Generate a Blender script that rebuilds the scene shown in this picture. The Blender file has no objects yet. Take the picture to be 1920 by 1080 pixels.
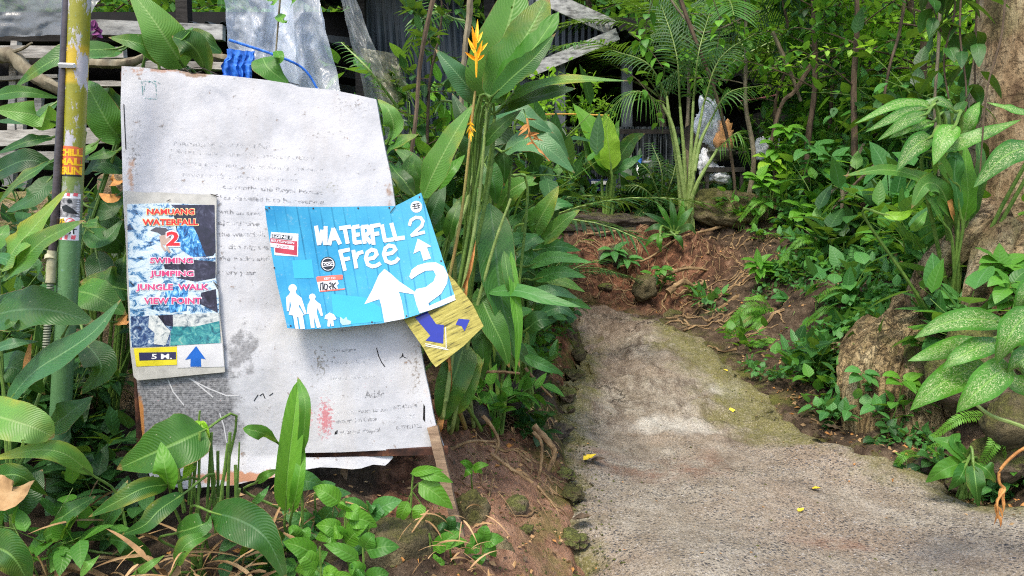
import bpy, bmesh, math, random
import numpy as np
from mathutils import Vector, Matrix, noise, geometry
rad = math.radians
S = bpy.context.scene
COL = S.collection
# ---------------------------------------------------------------- camera, sky, sun, exposure
CAMZ, PITCH, FPX = 1.5, rad(5), 1371.0
cam = bpy.data.cameras.new('camera'); co = bpy.data.objects.new('camera', cam); COL.objects.link(co)
co.location = (0, 0, CAMZ); co.rotation_euler = (rad(90) - PITCH, 0, 0)
cam.sensor_width = 36; cam.lens = 36 * FPX / 1920; cam.clip_start = .05; cam.clip_end = 500
S.camera = co
W = bpy.data.worlds.new("World"); S.world = W; W.use_nodes = True
SUN_EL, SUN_AZ = rad(58), rad(205)      # azimuth measured clockwise from +Y
wn = W.node_tree; wn.nodes.clear()
sky = wn.nodes.new('ShaderNodeTexSky'); sky.sky_type = 'NISHITA'; sky.sun_disc = False
sky.sun_elevation = SUN_EL; sky.sun_rotation = SUN_AZ; sky.dust_density = 3.0; sky.air_density = 1.0; sky.ozone_density = 1.0
bg = wn.nodes.new('ShaderNodeBackground'); bg.inputs[1].default_value = .15
wo = wn.nodes.new('ShaderNodeOutputWorld')
wn.links.new(sky.outputs[0], bg.inputs[0]); wn.links.new(bg.outputs[0], wo.inputs[0])
sl = bpy.data.lights.new('sun', 'SUN'); sl.energy = 1.35; sl.angle = rad(11); sl.color = (1, .93, .80)
so = bpy.data.objects.new('sun', sl); COL.objects.link(so)
sd = Vector((math.sin(SUN_AZ) * math.cos(SUN_EL), math.cos(SUN_AZ) * math.cos(SUN_EL), math.sin(SUN_EL)))
so.rotation_euler = sd.to_track_quat('Z', 'Y').to_euler(); so.location = sd * 20
S.view_settings.view_transform = 'Standard'; S.view_settings.look = 'None'
S.view_settings.exposure = 1.27; S.view_settings.gamma = 1
S.cycles.use_denoising = False; S.cycles.filter_width = 1.15; S.cycles.sample_clamp_indirect = 4
S.cycles.max_bounces = 6; S.cycles.diffuse_bounces = 3; S.cycles.glossy_bounces = 2; S.cycles.transmission_bounces = 4
S.cycles.transparent_max_bounces = 12; S.cycles.caustics_reflective = False; S.cycles.caustics_refractive = False
# ---------------------------------------------------------------- helpers
CP, SP = math.cos(PITCH), math.sin(PITCH)
def W3(u, v, Y):                        # a point of the place: sight line through photo point (u, v) at distance Y ahead
    x = (u - 960) / FPX; y = -(v - 540) / FPX
    t = Y / (CP + y * SP)
    return Vector((x * t, Y, CAMZ + (-SP + y * CP) * t))
def toph(a, b): return a + (b - a) * random.random()
def U(a, b): return random.uniform(a, b)
class MB:
    def __init__(s): s.v = []; s.f = []; s.uv = []; s.r = []; s.m = []
    def add(s, vs, fs, uvs=None, r=0.5, m=0):
        o = len(s.v); s.v.extend(vs)
        s.uv.extend(uvs if uvs is not None else [(p[0], p[1]) for p in vs])
        s.r.extend([r] * len(vs))
        for f in fs: s.f.append([i + o for i in f]); s.m.append(m)
    def mesh(s, name, mats, origin=(0, 0, 0), smooth=True):
        me = bpy.data.meshes.new(name); ox, oy, oz = origin
        me.from_pydata([(p[0] - ox, p[1] - oy, p[2] - oz) for p in s.v], [], s.f)
        if not isinstance(mats, (list, tuple)): mats = [mats]
        for m in mats: me.materials.append(m)
        uvl = me.uv_layers.new(name='UVMap'); li = np.zeros(len(me.loops), dtype=np.int32)
        me.loops.foreach_get('vertex_index', li)
        uvl.data.foreach_set('uv', np.array(s.uv, dtype=np.float32)[li].ravel())
        a = me.attributes.new('rnd', 'FLOAT', 'POINT'); a.data.foreach_set('value', np.array(s.r, dtype=np.float32))
        me.polygons.foreach_set('use_smooth', [smooth] * len(me.polygons))
        me.polygons.foreach_set('material_index', s.m); me.update()
        if smooth: me.set_sharp_from_angle(angle=rad(42))
        return me
    def build(s, name, mats, parent=None, origin=None, smooth=True, label=None):
        if parent is not None: origin = parent['_o'] if '_o' in parent else parent.location
        if origin is None: origin = (0, 0, 0)
        o = bpy.data.objects.new(name, s.mesh(name, mats, origin, smooth)); COL.objects.link(o)
        if parent is not None: o.parent = parent
        else: o.location = origin
        if label: o['label'] = label
        return o
def tag(o, label=None, cat=None, group=None, kind=None):
    if label: o['label'] = label
    if cat: o['category'] = cat
    if group: o['group'] = group
    if kind: o['kind'] = kind
    return o
def thing(name, label, cat, loc=(0, 0, 0), group=None):
    o = bpy.data.objects.new(name, None); COL.objects.link(o); o.location = loc; o.empty_display_size = .1
    return tag(o, label, cat, group)
def dup(root, loc, rz=0, sc=1, label=None, group=None, tilt=0):
    c = root.copy(); COL.objects.link(c); c.location = loc; c.rotation_euler = (tilt, 0, rz); c.scale = (sc, sc, sc)
    if label: c['label'] = label
    if group: c['group'] = group
    for ch in list(root.children):
        k = ch.copy(); COL.objects.link(k); k.parent = c
        for g in list(ch.children):
            q = g.copy(); COL.objects.link(q); q.parent = k
    return c
def cr(pts, n):                         # smooth curve through points
    if len(pts) == 2: return [pts[0].lerp(pts[1], i / n) for i in range(n + 1)]
    P = [pts[0] * 2 - pts[1]] + list(pts) + [pts[-1] * 2 - pts[-2]]; out = []; k = len(pts) - 1
    for i in range(n + 1):
        t = i / n * k; j = min(int(t), k - 1); t -= j; a, b, c, d = P[j:j + 4]
        out.append(.5 * ((2 * b) + (c - a) * t + (2 * a - 5 * b + 4 * c - d) * t * t + (3 * b - a - 3 * c + d) * t ** 3))
    return out
def tube(mb, pts, r0, r1=None, sides=6, m=0, r=.5, wob=0, cap=True):
    if r1 is None: r1 = r0
    n = len(pts) - 1; vs = []; uvs = []; fs = []; ref = Vector((.13, .21, .97)); L = 0
    for i, p in enumerate(pts):
        t = (pts[min(i + 1, n)] - pts[max(i - 1, 0)])
        if t.length < 1e-9: t = Vector((0, 0, 1))
        t.normalize()
        if abs(t.dot(ref)) > .95: ref = Vector((1, .1, 0))
        a = t.cross(ref).normalized(); b = t.cross(a); ref = a.cross(t) if False else ref
        q = i / n; rr = (r0 + (r1 - r0) * q) if not callable(r0) else r0(q)
        if i: L += (p - pts[i - 1]).length
        for k in range(sides):
            an = k / sides * 2 * math.pi; w = rr * (1 + (wob * noise.noise((p + a * math.cos(an) * rr * 2 + b * math.sin(an) * rr * 2) * (1.2 / max(rr, .004)) * .4) if wob else 0))
            vs.append(p + (a * math.cos(an) + b * math.sin(an)) * w); uvs.append((k / sides, L))
    for i in range(n):
        for k in range(sides):
            k2 = (k + 1) % sides; fs.append((i * sides + k, i * sides + k2, (i + 1) * sides + k2, (i + 1) * sides + k))
    if cap: fs.append(tuple(range(sides))[::-1]); fs.append(tuple(n * sides + k for k in range(sides)))
    mb.add(vs, fs, uvs, r, m)
def box(mb, c, s, rz=0, m=0, r=.5, M=None):
    c = Vector(c); R_ = Matrix.Rotation(rz, 3, 'Z') if M is None else M
    vs = [c + R_ @ Vector((x * s[0] / 2, y * s[1] / 2, z * s[2] / 2)) for x in (-1, 1) for y in (-1, 1) for z in (-1, 1)]
    mb.add(vs, [(0, 1, 3, 2), (4, 6, 7, 5), (0, 4, 5, 1), (2, 3, 7, 6), (0, 2, 6, 4), (1, 5, 7, 3)], [(v[0] + v[1], v[2]) for v in vs], r, m)
def beam(mb, p0, p1, w, h, up=(0, 0, 1), m=0, r=.5, wob=.0):
    p0 = Vector(p0); p1 = Vector(p1); t = (p1 - p0).normalized(); s = t.cross(Vector(up)).normalized(); u2 = s.cross(t)
    n = 6 if wob else 1; vs = []; uvs = []; fs = []
    for i in range(n + 1):
        p = p0.lerp(p1, i / n)
        for a, b in ((-1, -1), (1, -1), (1, 1), (-1, 1)):
            vs.append(p + s * (a * w / 2 + U(-wob, wob)) + u2 * (b * h / 2 + U(-wob, wob))); uvs.append((i / n * (p1 - p0).length, a * .5 + b * .25))
    for i in range(n):
        for k in range(4): fs.append((i * 4 + k, i * 4 + (k + 1) % 4, i * 4 + 4 + (k + 1) % 4, i * 4 + 4 + k))
    fs += [(3, 2, 1, 0), (n * 4, n * 4 + 1, n * 4 + 2, n * 4 + 3)]
    mb.add(vs, fs, uvs, r, m)
PROF = {
    'lance': lambda t: max(0, math.sin(math.pi * t ** .75)) ** .8 * (1 - .25 * t),
    'ovate': lambda t: max(0, math.sin(math.pi * t ** .62)) ** .85,
    'strap': lambda t: min(1, t * 5 + .25) * min(1, (1 - t) * 2.4) ** .7,
    'banana': lambda t: min(1, (t * 6) ** .6) * (max(0, 1 - t ** 4.5)) ** .8,
    'needle': lambda t: (1 - t) ** .6 * min(1, .4 + t * 6),
}
def leaf(mb, pts, w, nrm, prof='lance', n=8, cross=2, cup=.18, wave=0, r=None, m=0, ragged=0, roll=None):
    """a blade along pts; w = half width; nrm = rough facing direction"""
    if r is None: r = random.random()
    c = cr(pts, n) if len(pts) != n + 1 else pts; f = PROF[prof]; nrm = Vector(nrm); vs = []; uvs = []; fs = []; K = 2 * cross + 1; ph = U(0, 6)
    for i in range(n + 1):
        t = i / n; tg = (c[min(i + 1, n)] - c[max(i - 1, 0)]).normalized()
        s = tg.cross(nrm)
        if s.length < 1e-4: s = tg.cross(Vector((.3, .5, .8)))
        s.normalize(); nn = s.cross(tg)
        if roll: 
            s2 = s * math.cos(roll * t) + nn * math.sin(roll * t); nn = nn * math.cos(roll * t) - s * math.sin(roll * t); s = s2
        ww = w * f(t)
        for k in range(K):
            a = (k - cross) / cross; q = 1 - (ragged * random.random() if ragged and abs(a) == 1 else 0)
            z = cup * abs(a) * ww + (wave * ww * math.sin(t * 17 + ph + a * 1.5) * abs(a) if wave else 0)
            vs.append(c[i] + s * (a * ww * q) + nn * z); uvs.append((t, a * .5 + .5))
    for i in range(n):
        for k in range(K - 1): fs.append((i * K + k, i * K + k + 1, (i + 1) * K + k + 1, (i + 1) * K + k))
    mb.add(vs, fs, uvs, r, m)
def arc(p, d, L, droop, n=4, side=0):   # a line from p along d that sags
    pts = [Vector(p)]; d = Vector(d).normalized(); st = L / n
    for i in range(n):
        d = (d + Vector((0, 0, -droop / n)) ).normalized(); pts.append(pts[-1] + d * st)
    return pts
def rdir(zmin=-1, zmax=1):
    a = U(0, 2 * math.pi); z = U(zmin, zmax); q = math.sqrt(max(0, 1 - z * z)); return Vector((q * math.cos(a), q * math.sin(a), z))
def frond(mb, sb, pts, ll, pairs, ang=60, droop=.3, lw=.012, prof='lance', nrm=(0, 0, 1), t0=.12, rr=.006, taper=.75, n=3, m=0, lift=.15, jit=.1):
    c = cr(pts, max(pairs, 8)); N = len(c) - 1; r = random.random(); nrm = Vector(nrm)
    tube(sb, c[::max(1, N // 10)] + ([c[-1]] if N % max(1, N // 10) else []), rr, rr * .25, 4, r=r)
    for i in range(pairs):
        t = t0 + (1 - t0) * i / (pairs - 1); j = min(N, int(t * N)); p = c[j]
        tg = (c[min(j + 1, N)] - c[max(j - 1, 0)]).normalized(); s = tg.cross(nrm).normalized(); up = s.cross(tg)
        k = math.sin(math.pi * min(1, (t * .92 + .1))) ** .6 if taper > .5 else 1
        k = max(.12, k * (1 - taper * max(0, t - .25) / .75)) if taper <= .5 else max(.1, (1 - ((t - .35) / .68) ** 2 * .9) if t > .35 else .6 + t)
        a = rad(ang * (1 - .35 * t)) 
        for sg in (-1, 1):
            d = tg * math.cos(a) + s * sg * math.sin(a) + up * lift + Vector((U(-jit, jit), U(-jit, jit), U(-jit, jit)))
            leaf(mb, arc(p, d, ll * k, droop, n), lw * (.6 + .4 * k), up, prof, n, 1, .25, r=r * .7 + .3 * random.random(), m=m)
# ---------------------------------------------------------------- materials
class NT:
    def __init__(s, name):
        s.mat = bpy.data.materials.new(name); s.mat.use_nodes = True; s.t = s.mat.node_tree; s.b = s.t.nodes['Principled BSDF']; s.o = s.t.nodes['Material Output']
    def nd(s, typ, **kw):
        n = s.t.nodes.new('ShaderNode' + typ)
        for k, v in kw.items(): setattr(n, k, v)
        return n
    def l(s, a, b):
        if isinstance(a, bpy.types.NodeSocket): s.t.links.new(a, b)
        elif isinstance(a, (tuple, list)) and len(a) == 3 and b.type == 'RGBA': b.default_value = (*a, 1)
        else: b.default_value = a
    def noise(s, scale, detail=4, rough=.55, vec=None, dist=0, out=0):
        n = s.nd('TexNoise'); n.inputs['Scale'].default_value = scale; n.inputs['Detail'].default_value = detail
        n.inputs['Roughness'].default_value = rough; n.inputs['Distortion'].default_value = dist
        s.l(vec if vec is not None else s.obj(), n.inputs['Vector']); return n.outputs[out]
    def voro(s, scale, vec=None, feature='F1', out='Distance', rnd=1):
        n = s.nd('TexVoronoi', feature=feature); n.inputs['Scale'].default_value = scale; n.inputs['Randomness'].default_value = rnd
        s.l(vec if vec is not None else s.obj(), n.inputs['Vector']); return n.outputs[out]
    def obj(s): return s.geo() if getattr(s, 'world', 1) else s.nd('TexCoord').outputs['Object']
    def geo(s):
        if not hasattr(s, '_g'): s._g = s.nd('NewGeometry').outputs['Position'] if getattr(s, 'world', 1) else s.nd('TexCoord').outputs['Object']
        return s._g
    def uv(s): return s.nd('TexCoord').outputs['UV']
    def uvs(s):
        x = s.nd('SeparateXYZ'); s.l(s.uv(), x.inputs[0]); return x.outputs[0], x.outputs[1]
    def xyz(s, v):
        x = s.nd('SeparateXYZ'); s.l(v, x.inputs[0]); return x.outputs
    def attr(s, name): return s.nd('Attribute', attribute_name=name).outputs['Fac']
    def rnd(s): return s.nd('ObjectInfo').outputs['Random']
    def ramp(s, fac, stops, interp='LINEAR'):
        n = s.nd('ValToRGB'); n.color_ramp.interpolation = interp; e = n.color_ramp.elements
        while len(e) < len(stops): e.new(.5)
        for q, (p, c) in zip(e, stops):
            q.position = p; q.color = (*c, 1) if isinstance(c, (tuple, list)) else (c, c, c, 1)
        s.l(fac, n.inputs[0]); return n.outputs[0]
    def mix(s, fac, a, b, mode='MIX'):
        n = s.nd('MixRGB', blend_type=mode); s.l(fac, n.inputs[0]); s.l(a, n.inputs[1]); s.l(b, n.inputs[2]); return n.outputs[0]
    def m(s, op, a, b=0, c=0, clamp=False):
        n = s.nd('Math', operation=op, use_clamp=clamp); s.l(a, n.inputs[0]); s.l(b, n.inputs[1]); s.l(c, n.inputs[2]); return n.outputs[0]
    def mapv(s, v, sc=(1, 1, 1), loc=(0, 0, 0), rot=(0, 0, 0)):
        n = s.nd('Mapping'); n.inputs['Scale'].default_value = sc; n.inputs['Location'].default_value = loc; n.inputs['Rotation'].default_value = rot; s.l(v, n.inputs[0]); return n.outputs[0]
    def bump(s, h, st=.5, d=.01, nrm=None):
        n = s.nd('Bump'); n.inputs['Strength'].default_value = st; n.inputs['Distance'].default_value = d; s.l(h, n.inputs['Height'])
        if nrm is not None: s.l(nrm, n.inputs['Normal'])
        s.l(n.outputs[0], s.b.inputs['Normal']); return n.outputs[0]
    def fin(s, col=None, rough=.6, spec=.4, metal=0):
        if col is not None: s.l(col, s.b.inputs['Base Color'])
        s.l(rough, s.b.inputs['Roughness']); s.b.inputs['Specular IOR Level'].default_value = spec; s.b.inputs['Metallic'].default_value = metal
        return s.mat
    def alpha(s, a): s.l(a, s.b.inputs['Alpha'])
def leafmat(name, dark, light, rib=(.16, .28, .07), freq=26, tr=.3, spots=0, yellow=0, rough=.38, slant=.35, veins=1.0, worn=0):
    s = NT(name); s.world = 0; u, v = s.uvs()
    side = s.m('ABSOLUTE', s.m('MULTIPLY_ADD', v, 2, -1)); r = s.attr('rnd')
    nz = s.noise(9, 2); nz2 = s.noise(60, 2)
    f = s.m('ADD', s.m('MULTIPLY_ADD', r, .75, .1), s.m('MULTIPLY_ADD', nz, .5, -.28), clamp=True)
    f = s.m('ADD', f, s.m('MULTIPLY_ADD', s.rnd(), .3, -.15), clamp=True)
    col = s.mix(f, dark, light)
    wv = s.m('SINE', s.m('ADD', s.m('MULTIPLY', s.m('SUBTRACT', u, s.m('MULTIPLY', s.m('POWER', side, 1.4), slant * .5)), freq * 6.283), s.m('MULTIPLY', nz, 7)))
    w1 = s.m('MULTIPLY_ADD', wv, .5, .5)
    col = s.mix(s.m('MULTIPLY', s.m('POWER', w1, 4), .09 * veins), col, rib)
    if spots:
        vadd = s.nd('VectorMath', operation='ADD'); s.l(s.mapv(s.uv(), (15, 8, 1)), vadd.inputs[0]); cmb = s.nd('CombineXYZ'); s.l(s.m('MULTIPLY', r, 91), cmb.inputs[0]); s.l(s.m('MULTIPLY', r, 37), cmb.inputs[2]); s.l(cmb.outputs[0], vadd.inputs[1]); vec = vadd.outputs[0]; vo = s.noise(3.4, 5, .8, vec, 1.0)
        msk = s.m('MULTIPLY', s.ramp(side, [(0, 1), (.62, .8), (.86, 0)]), s.ramp(u, [(.02, 0), (.12, 1), (.85, 1), (.99, 0)]))
        sp = s.m('MULTIPLY', s.ramp(vo, [(.535, 0), (.57, 1)]), msk)
        col = s.mix(s.m('MULTIPLY', sp, spots), col, (.72, .76, .42))
    if yellow:
        yz = s.ramp(s.noise(5, 4, .6), [(.52, 0), (.68, 1)]); ed = s.ramp(s.m('MAXIMUM', side, u), [(.5, 0), (1, 1)])
        col = s.mix(s.m('MULTIPLY', s.m('MULTIPLY', yz, ed), yellow), col, (.42, .36, .03))
    mid = s.ramp(side, [(0, 1), (.035, .9), (.075, 0)]); col = s.mix(s.m('MULTIPLY', mid, .8), col, rib)
    br = s.ramp(s.noise(38, 3, .7), [(.70, 0), (.76, 1)]); col = s.mix(s.m('MULTIPLY', br, .5), col, (.16, .10, .03))
    if worn:
        tip = s.m('ADD', s.ramp(s.m('MAXIMUM', u, s.m('MULTIPLY', side, .97)), [(.86, 0), (1, .5)]), s.m('MULTIPLY', s.noise(7, 6, .7), .6)); col = s.mix(s.ramp(tip, [(.62, 0), (.72, .9)]), col, (.28, .17, .06))
        du = s.noise(3, 6, .7); col = s.mix(s.ramp(du, [(.5, 0), (.72, .35)]), col, (.2, .2, .12)); col = s.mix(s.ramp(s.voro(26), [(.03, .8), (.07, 0)]), col, (.42, .42, .25))
    ht = s.m('ADD', s.m('MULTIPLY', w1, .6 * veins), s.m('ADD', s.m('MULTIPLY', mid, -1), s.m('MULTIPLY', nz2, .3)))
    nb = s.bump(ht, .24, .006)
    s.fin(col, s.m('MULTIPLY_ADD', nz, .25, rough - .08), .38)
    t = s.nd('BsdfTranslucent'); s.l(s.mix(.55, col, (.25, .42, .02)), t.inputs[0]); s.l(nb, t.inputs['Normal'])
    mx = s.nd('MixShader'); mx.inputs[0].default_value = tr
    s.t.links.new(s.b.outputs[0], mx.inputs[1]); s.t.links.new(t.outputs[0], mx.inputs[2]); last = mx.outputs[0]
    if worn:
        hn = s.m('ADD', s.noise(16, 4, .65), s.m('MULTIPLY', s.rnd(), .06)); m2 = s.nd('MixShader'); s.l(s.ramp(hn, [(.755, 0), (.765, 1)]), m2.inputs[0]); s.t.links.new(last, m2.inputs[1]); s.t.links.new(s.nd('BsdfTransparent').outputs[0], m2.inputs[2]); last = m2.outputs[0]
    s.t.links.new(last, s.o.inputs[0])
    return s.mat
ML = {}
ML['ginger'] = leafmat('ginger_leaf', (.022, .095, .016), (.09, .26, .03), (.2, .38, .09), 30, .34, yellow=.5, worn=1)
ML['gingerl'] = leafmat('pale_ginger_leaf', (.07, .22, .035), (.17, .38, .06), (.3, .48, .14), 30, .38, yellow=.8, worn=1)
ML['deep'] = leafmat('deep_green_leaf', (.012, .062, .010), (.05, .17, .024), (.08, .18, .07), 28, .24, worn=1)
ML['blue'] = leafmat('blue_green_leaf', (.03, .12, .04), (.10, .25, .09), (.17, .32, .14), 30, .22, rough=.33, worn=1)
ML['bright'] = leafmat('bright_leaf', (.07, .25, .02), (.19, .46, .045), (.24, .48, .1), 9, .46)
ML['mid'] = leafmat('mid_green_leaf', (.035, .15, .02), (.14, .38, .045), (.16, .34, .08), 8, .42)
ML['cool'] = leafmat('cool_green_leaf', (.035, .15, .032), (.12, .34, .075), (.16, .34, .14), 8, .36, rough=.4)
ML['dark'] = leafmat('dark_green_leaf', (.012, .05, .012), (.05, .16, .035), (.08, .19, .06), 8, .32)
ML['palm'] = leafmat('palm_leaflet', (.035, .13, .02), (.14, .33, .05), (.24, .4, .1), 1, .36, veins=0)
ML['fern'] = leafmat('fern_pinna', (.07, .24, .02), (.22, .48, .06), (.18, .4, .06), 4, .45, veins=.3)
ML['spot'] = leafmat('spotted_leaf', (.035, .16, .015), (.11, .34, .03), (.25, .46, .1), 14, .32, spots=.97, veins=.5)
ML['lime'] = leafmat('lime_leaf', (.24, .55, .03), (.46, .75, .07), (.4, .6, .12), 8, .55)  # lime green leaves, albedo raised to stand in for sunlight
def simple(name, stops, scale=8, rough=.7, spec=.3, bump=.3, bd=.01, sc=(1, 1, 1), detail=6, metal=0, world=1, extra=None):
    s = NT(name); s.world = world
    n = s.noise(scale, detail, .62, s.mapv(s.obj(), sc)); col = s.ramp(n, stops)
    if extra: col = extra(s, col)
    n2 = s.noise(scale * 6, 4, .6, s.mapv(s.obj(), sc)); s.bump(s.m('ADD', n, s.m('MULTIPLY', n2, .4)), bump, bd)
    return s.fin(col, rough, spec, metal)
MT = {}
MT['stem'] = simple('green_stem', [(.3, (.05, .12, .02)), (.7, (.16, .26, .05))], 20, .5, world=0)
MT['stemlt'] = simple('pale_stem', [(.3, (.12, .2, .04)), (.7, (.28, .36, .12))], 20, .5, world=0)
MT['sheath'] = simple('yellow_brown_sheath', [(.3, (.12, .12, .03)), (.5, (.3, .26, .08)), (.7, (.34, .18, .06))], 12, .6, sc=(1, 1, .3), world=0)
MT['dry'] = simple('dry_leaf', [(.25, (.12, .06, .025)), (.5, (.36, .22, .1)), (.8, (.55, .4, .22))], 12, .8)
MT['dryorange'] = simple('dry_orange_leaf', [(.25, (.22, .08, .02)), (.6, (.5, .24, .07)), (.85, (.6, .4, .18))], 25, .7)
MT['bark'] = simple('brown_bark', [(.3, (.035, .025, .016)), (.6, (.12, .085, .055)), (.8, (.2, .16, .11))], 14, .9, sc=(1, 1, .35), bump=.8, world=0)
MT['barklt'] = simple('pale_bark', [(.3, (.09, .07, .045)), (.55, (.2, .17, .11)), (.8, (.34, .31, .22))], 18, .85, sc=(1, 1, .3), bump=.6, world=0)
MT['root'] = simple('pale_root', [(.3, (.1, .06, .03)), (.6, (.3, .2, .1)), (.8, (.42, .33, .18))], 18, .85, bump=.6)
def mossrock(name, base, mosscol=(.13, .16, .03), lo=.48):
    s = NT(name); p = s.obj(); n = s.noise(3.5, 8, .65); n2 = s.noise(26, 5, .6); n3 = s.noise(1.3, 3)
    col = s.ramp(n, [(.3, base[0]), (.5, base[1]), (.72, base[2])]); col = s.mix(s.ramp(n2, [(.55, 0), (.68, .7)]), col, tuple(c * .35 for c in base[0]))
    nz = s.xyz(s.nd('NewGeometry').outputs['Normal'])[2]
    mk = s.m('MULTIPLY', s.ramp(s.m('ADD', s.m('MULTIPLY', nz, .25), s.noise(5, 7, .7)), [(lo, 0), (lo + .14, 1)]), 1)
    col = s.mix(s.m('MULTIPLY', mk, .8), col, s.ramp(s.noise(60, 5, .7), [(.35, tuple(c * .3 for c in mosscol)), (.65, tuple(c * 1.35 for c in mosscol))]))
    s.bump(s.m('ADD', s.m('MULTIPLY', n, 1.5), s.m('ADD', s.m('MULTIPLY', n2, .5), s.m('MULTIPLY', s.noise(90, 4, .7), .45))), 1, .05)
    return s.fin(col, .9, .25)
MT['rock'] = mossrock('mossy_rock', ((.06, .045, .03), (.17, .125, .08), (.34, .27, .18)))
MT['rockmoss'] = mossrock('very_mossy_rock', ((.05, .045, .025), (.14, .115, .06), (.32, .27, .15)), (.10, .105, .022), .56)
def buttmat():
    s = NT('gnarled_root_bark'); p = s.mapv(s.obj(), (1, 1, .4)); n = s.noise(7, 9, .72, p, .6); n2 = s.noise(34, 6, .7); v = s.noise(11, 6, .7, s.mapv(s.obj(), (2.2, 2.2, .35)), 1.5)
    col = s.ramp(n, [(.32, (.06, .04, .022)), (.42, (.22, .155, .075)), (.54, (.40, .30, .155)), (.7, (.55, .46, .27))]); col = s.mix(s.ramp(v, [(.33, .85), (.41, 0)]), col, (.03, .02, .012))
    col = s.mix(s.ramp(n2, [(.54, 0), (.64, .7)]), col, (.05, .035, .02)); col = s.mix(s.ramp(s.noise(4, 6, .7), [(.55, 0), (.66, .6)]), col, (.12, .13, .03))
    s.bump(s.m('ADD', s.m('MULTIPLY', n, 1.2), s.m('ADD', s.m('MULTIPLY', n2, .5), s.ramp(v, [(.34, 0), (.5, .9)]))), 1, .06); return s.fin(col, .92, .2)
MT['butt'] = buttmat()
MT['rockbeige'] = mossrock('beige_rock', ((.14, .10, .06), (.36, .27, .16), (.52, .42, .27)), (.2, .18, .05), .6)
MT['rockdark'] = mossrock('dark_ledge_rock', ((.03, .026, .02), (.085, .07, .055), (.18, .15, .11)), (.1, .1, .03), .62)
def wood(name, a, b, c, world=1):
    s = NT(name); s.world = world; n = s.noise(7, 8, .65, s.mapv(s.obj(), (1, 1, 7))); n2 = s.noise(3, 4)
    s.bump(n, .6, .01); return s.fin(s.mix(s.ramp(n2, [(.4, 0), (.7, .5)]), s.ramp(n, [(.3, a), (.5, b), (.72, c)]), tuple(x * .35 for x in a)), .85, .2)
MT['woodgrey'] = wood('weathered_grey_wood', (.16, .15, .13), (.36, .34, .3), (.56, .54, .49))
MT['woodstake'] = wood('stake_wood', (.12, .08, .05), (.26, .18, .12), (.4, .3, .2))
MT['wooddark'] = wood('dark_timber', (.012, .011, .01), (.03, .027, .024), (.06, .055, .05))
def corr(name, col, f=14, axis=0, rough=.5, metal=.0):
    s = NT(name); p = s.xyz(s.obj()); w = s.m('SINE', s.m('MULTIPLY', p[axis], f * 6.283)); s.bump(w, .8, .03)
    n = s.noise(4, 6, .6); return s.fin(s.mix(s.ramp(n, [(.35, 0), (.75, .8)]), col, tuple(c * .35 for c in col)), rough, .4, metal)
MT['corrdark'] = corr('dark_corrugated_sheet', (.035, .045, .05))
MT['corrblue'] = corr('blue_grey_corrugated_sheet', (.06, .075, .09), 9)
MT['fasc'] = simple('grey_white_paint', [(.36, (.09, .09, .085)), (.46, (.24, .24, .23)), (.62, (.40, .40, .38))], 7, .75, sc=(1, 1, 3))
MT['black'] = simple('painted_shade_black', [(.3, (.006, .006, .006)), (.7, (.015, .014, .013))], 5, .9)  # near-black colour stands in for the shade inside sheds and house
MT['slate'] = simple('slate_panel', [(.3, (.05, .06, .07)), (.7, (.12, .14, .15))], 5, .7)
MT['metal'] = simple('worn_aluminium', [(.3, (.35, .36, .37)), (.7, (.6, .6, .6))], 9, .35, metal=.9, bump=.1)
MT['darkmetal'] = simple('dark_iron', [(.3, (.02, .02, .018)), (.6, (.07, .06, .05))], 15, .6, metal=.3)
MT['wok'] = simple('dull_olive_metal', [(.3, (.06, .06, .04)), (.7, (.2, .2, .15))], 9, .5, metal=.5)
MT['rust'] = simple('rusty_steel', [(.3, (.02, .012, .01)), (.55, (.07, .03, .02)), (.8, (.22, .09, .04))], 22, .85)
MT['white'] = simple('white_plastic', [(.3, (.6, .61, .62)), (.7, (.8, .8, .8))], 9, .45)
MT['orangecloth'] = simple('orange_cloth', [(.3, (.5, .22, .08)), (.7, (.75, .42, .18))], 9, .8)
MT['blueplastic'] = simple('blue_tarpaulin', [(.3, (.01, .06, .3)), (.55, (.03, .16, .62)), (.8, (.1, .3, .8))], 14, .4, sc=(3, 3, .6))
MT['navy'] = simple('navy_cloth', [(.3, (.01, .015, .05)), (.7, (.04, .06, .18))], 14, .7)
MT['purple'] = simple('purple_cloth', [(.3, (.1, .02, .08)), (.7, (.25, .06, .2))], 14, .7)
MT['yellowrope'] = simple('orange_yellow_rope', [(.3, (.4, .2, .03)), (.7, (.65, .4, .08))], 60, .7)
MT['pinkrope'] = simple('pink_rope', [(.3, (.5, .15, .16)), (.7, (.7, .3, .3))], 60, .7)
MT['wire'] = simple('dark_wire', [(.3, (.015, .013, .01)), (.7, (.05, .04, .03))], 60, .6)
MT['flower'] = simple('orange_yellow_bract', [(.3, (.75, .22, .01)), (.55, (.85, .42, .015)), (.8, (.9, .62, .06))], 22, .45, world=0)
MT['flowertip'] = simple('yellow_bract', [(.3, (.8, .45, .02)), (.8, (.9, .7, .1))], 22, .45, world=0)
MT['fallen'] = simple('yellow_fallen_leaf', [(.3, (.6, .36, .02)), (.6, (.75, .6, .05)), (.8, (.5, .55, .08))], 14, .6)
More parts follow.
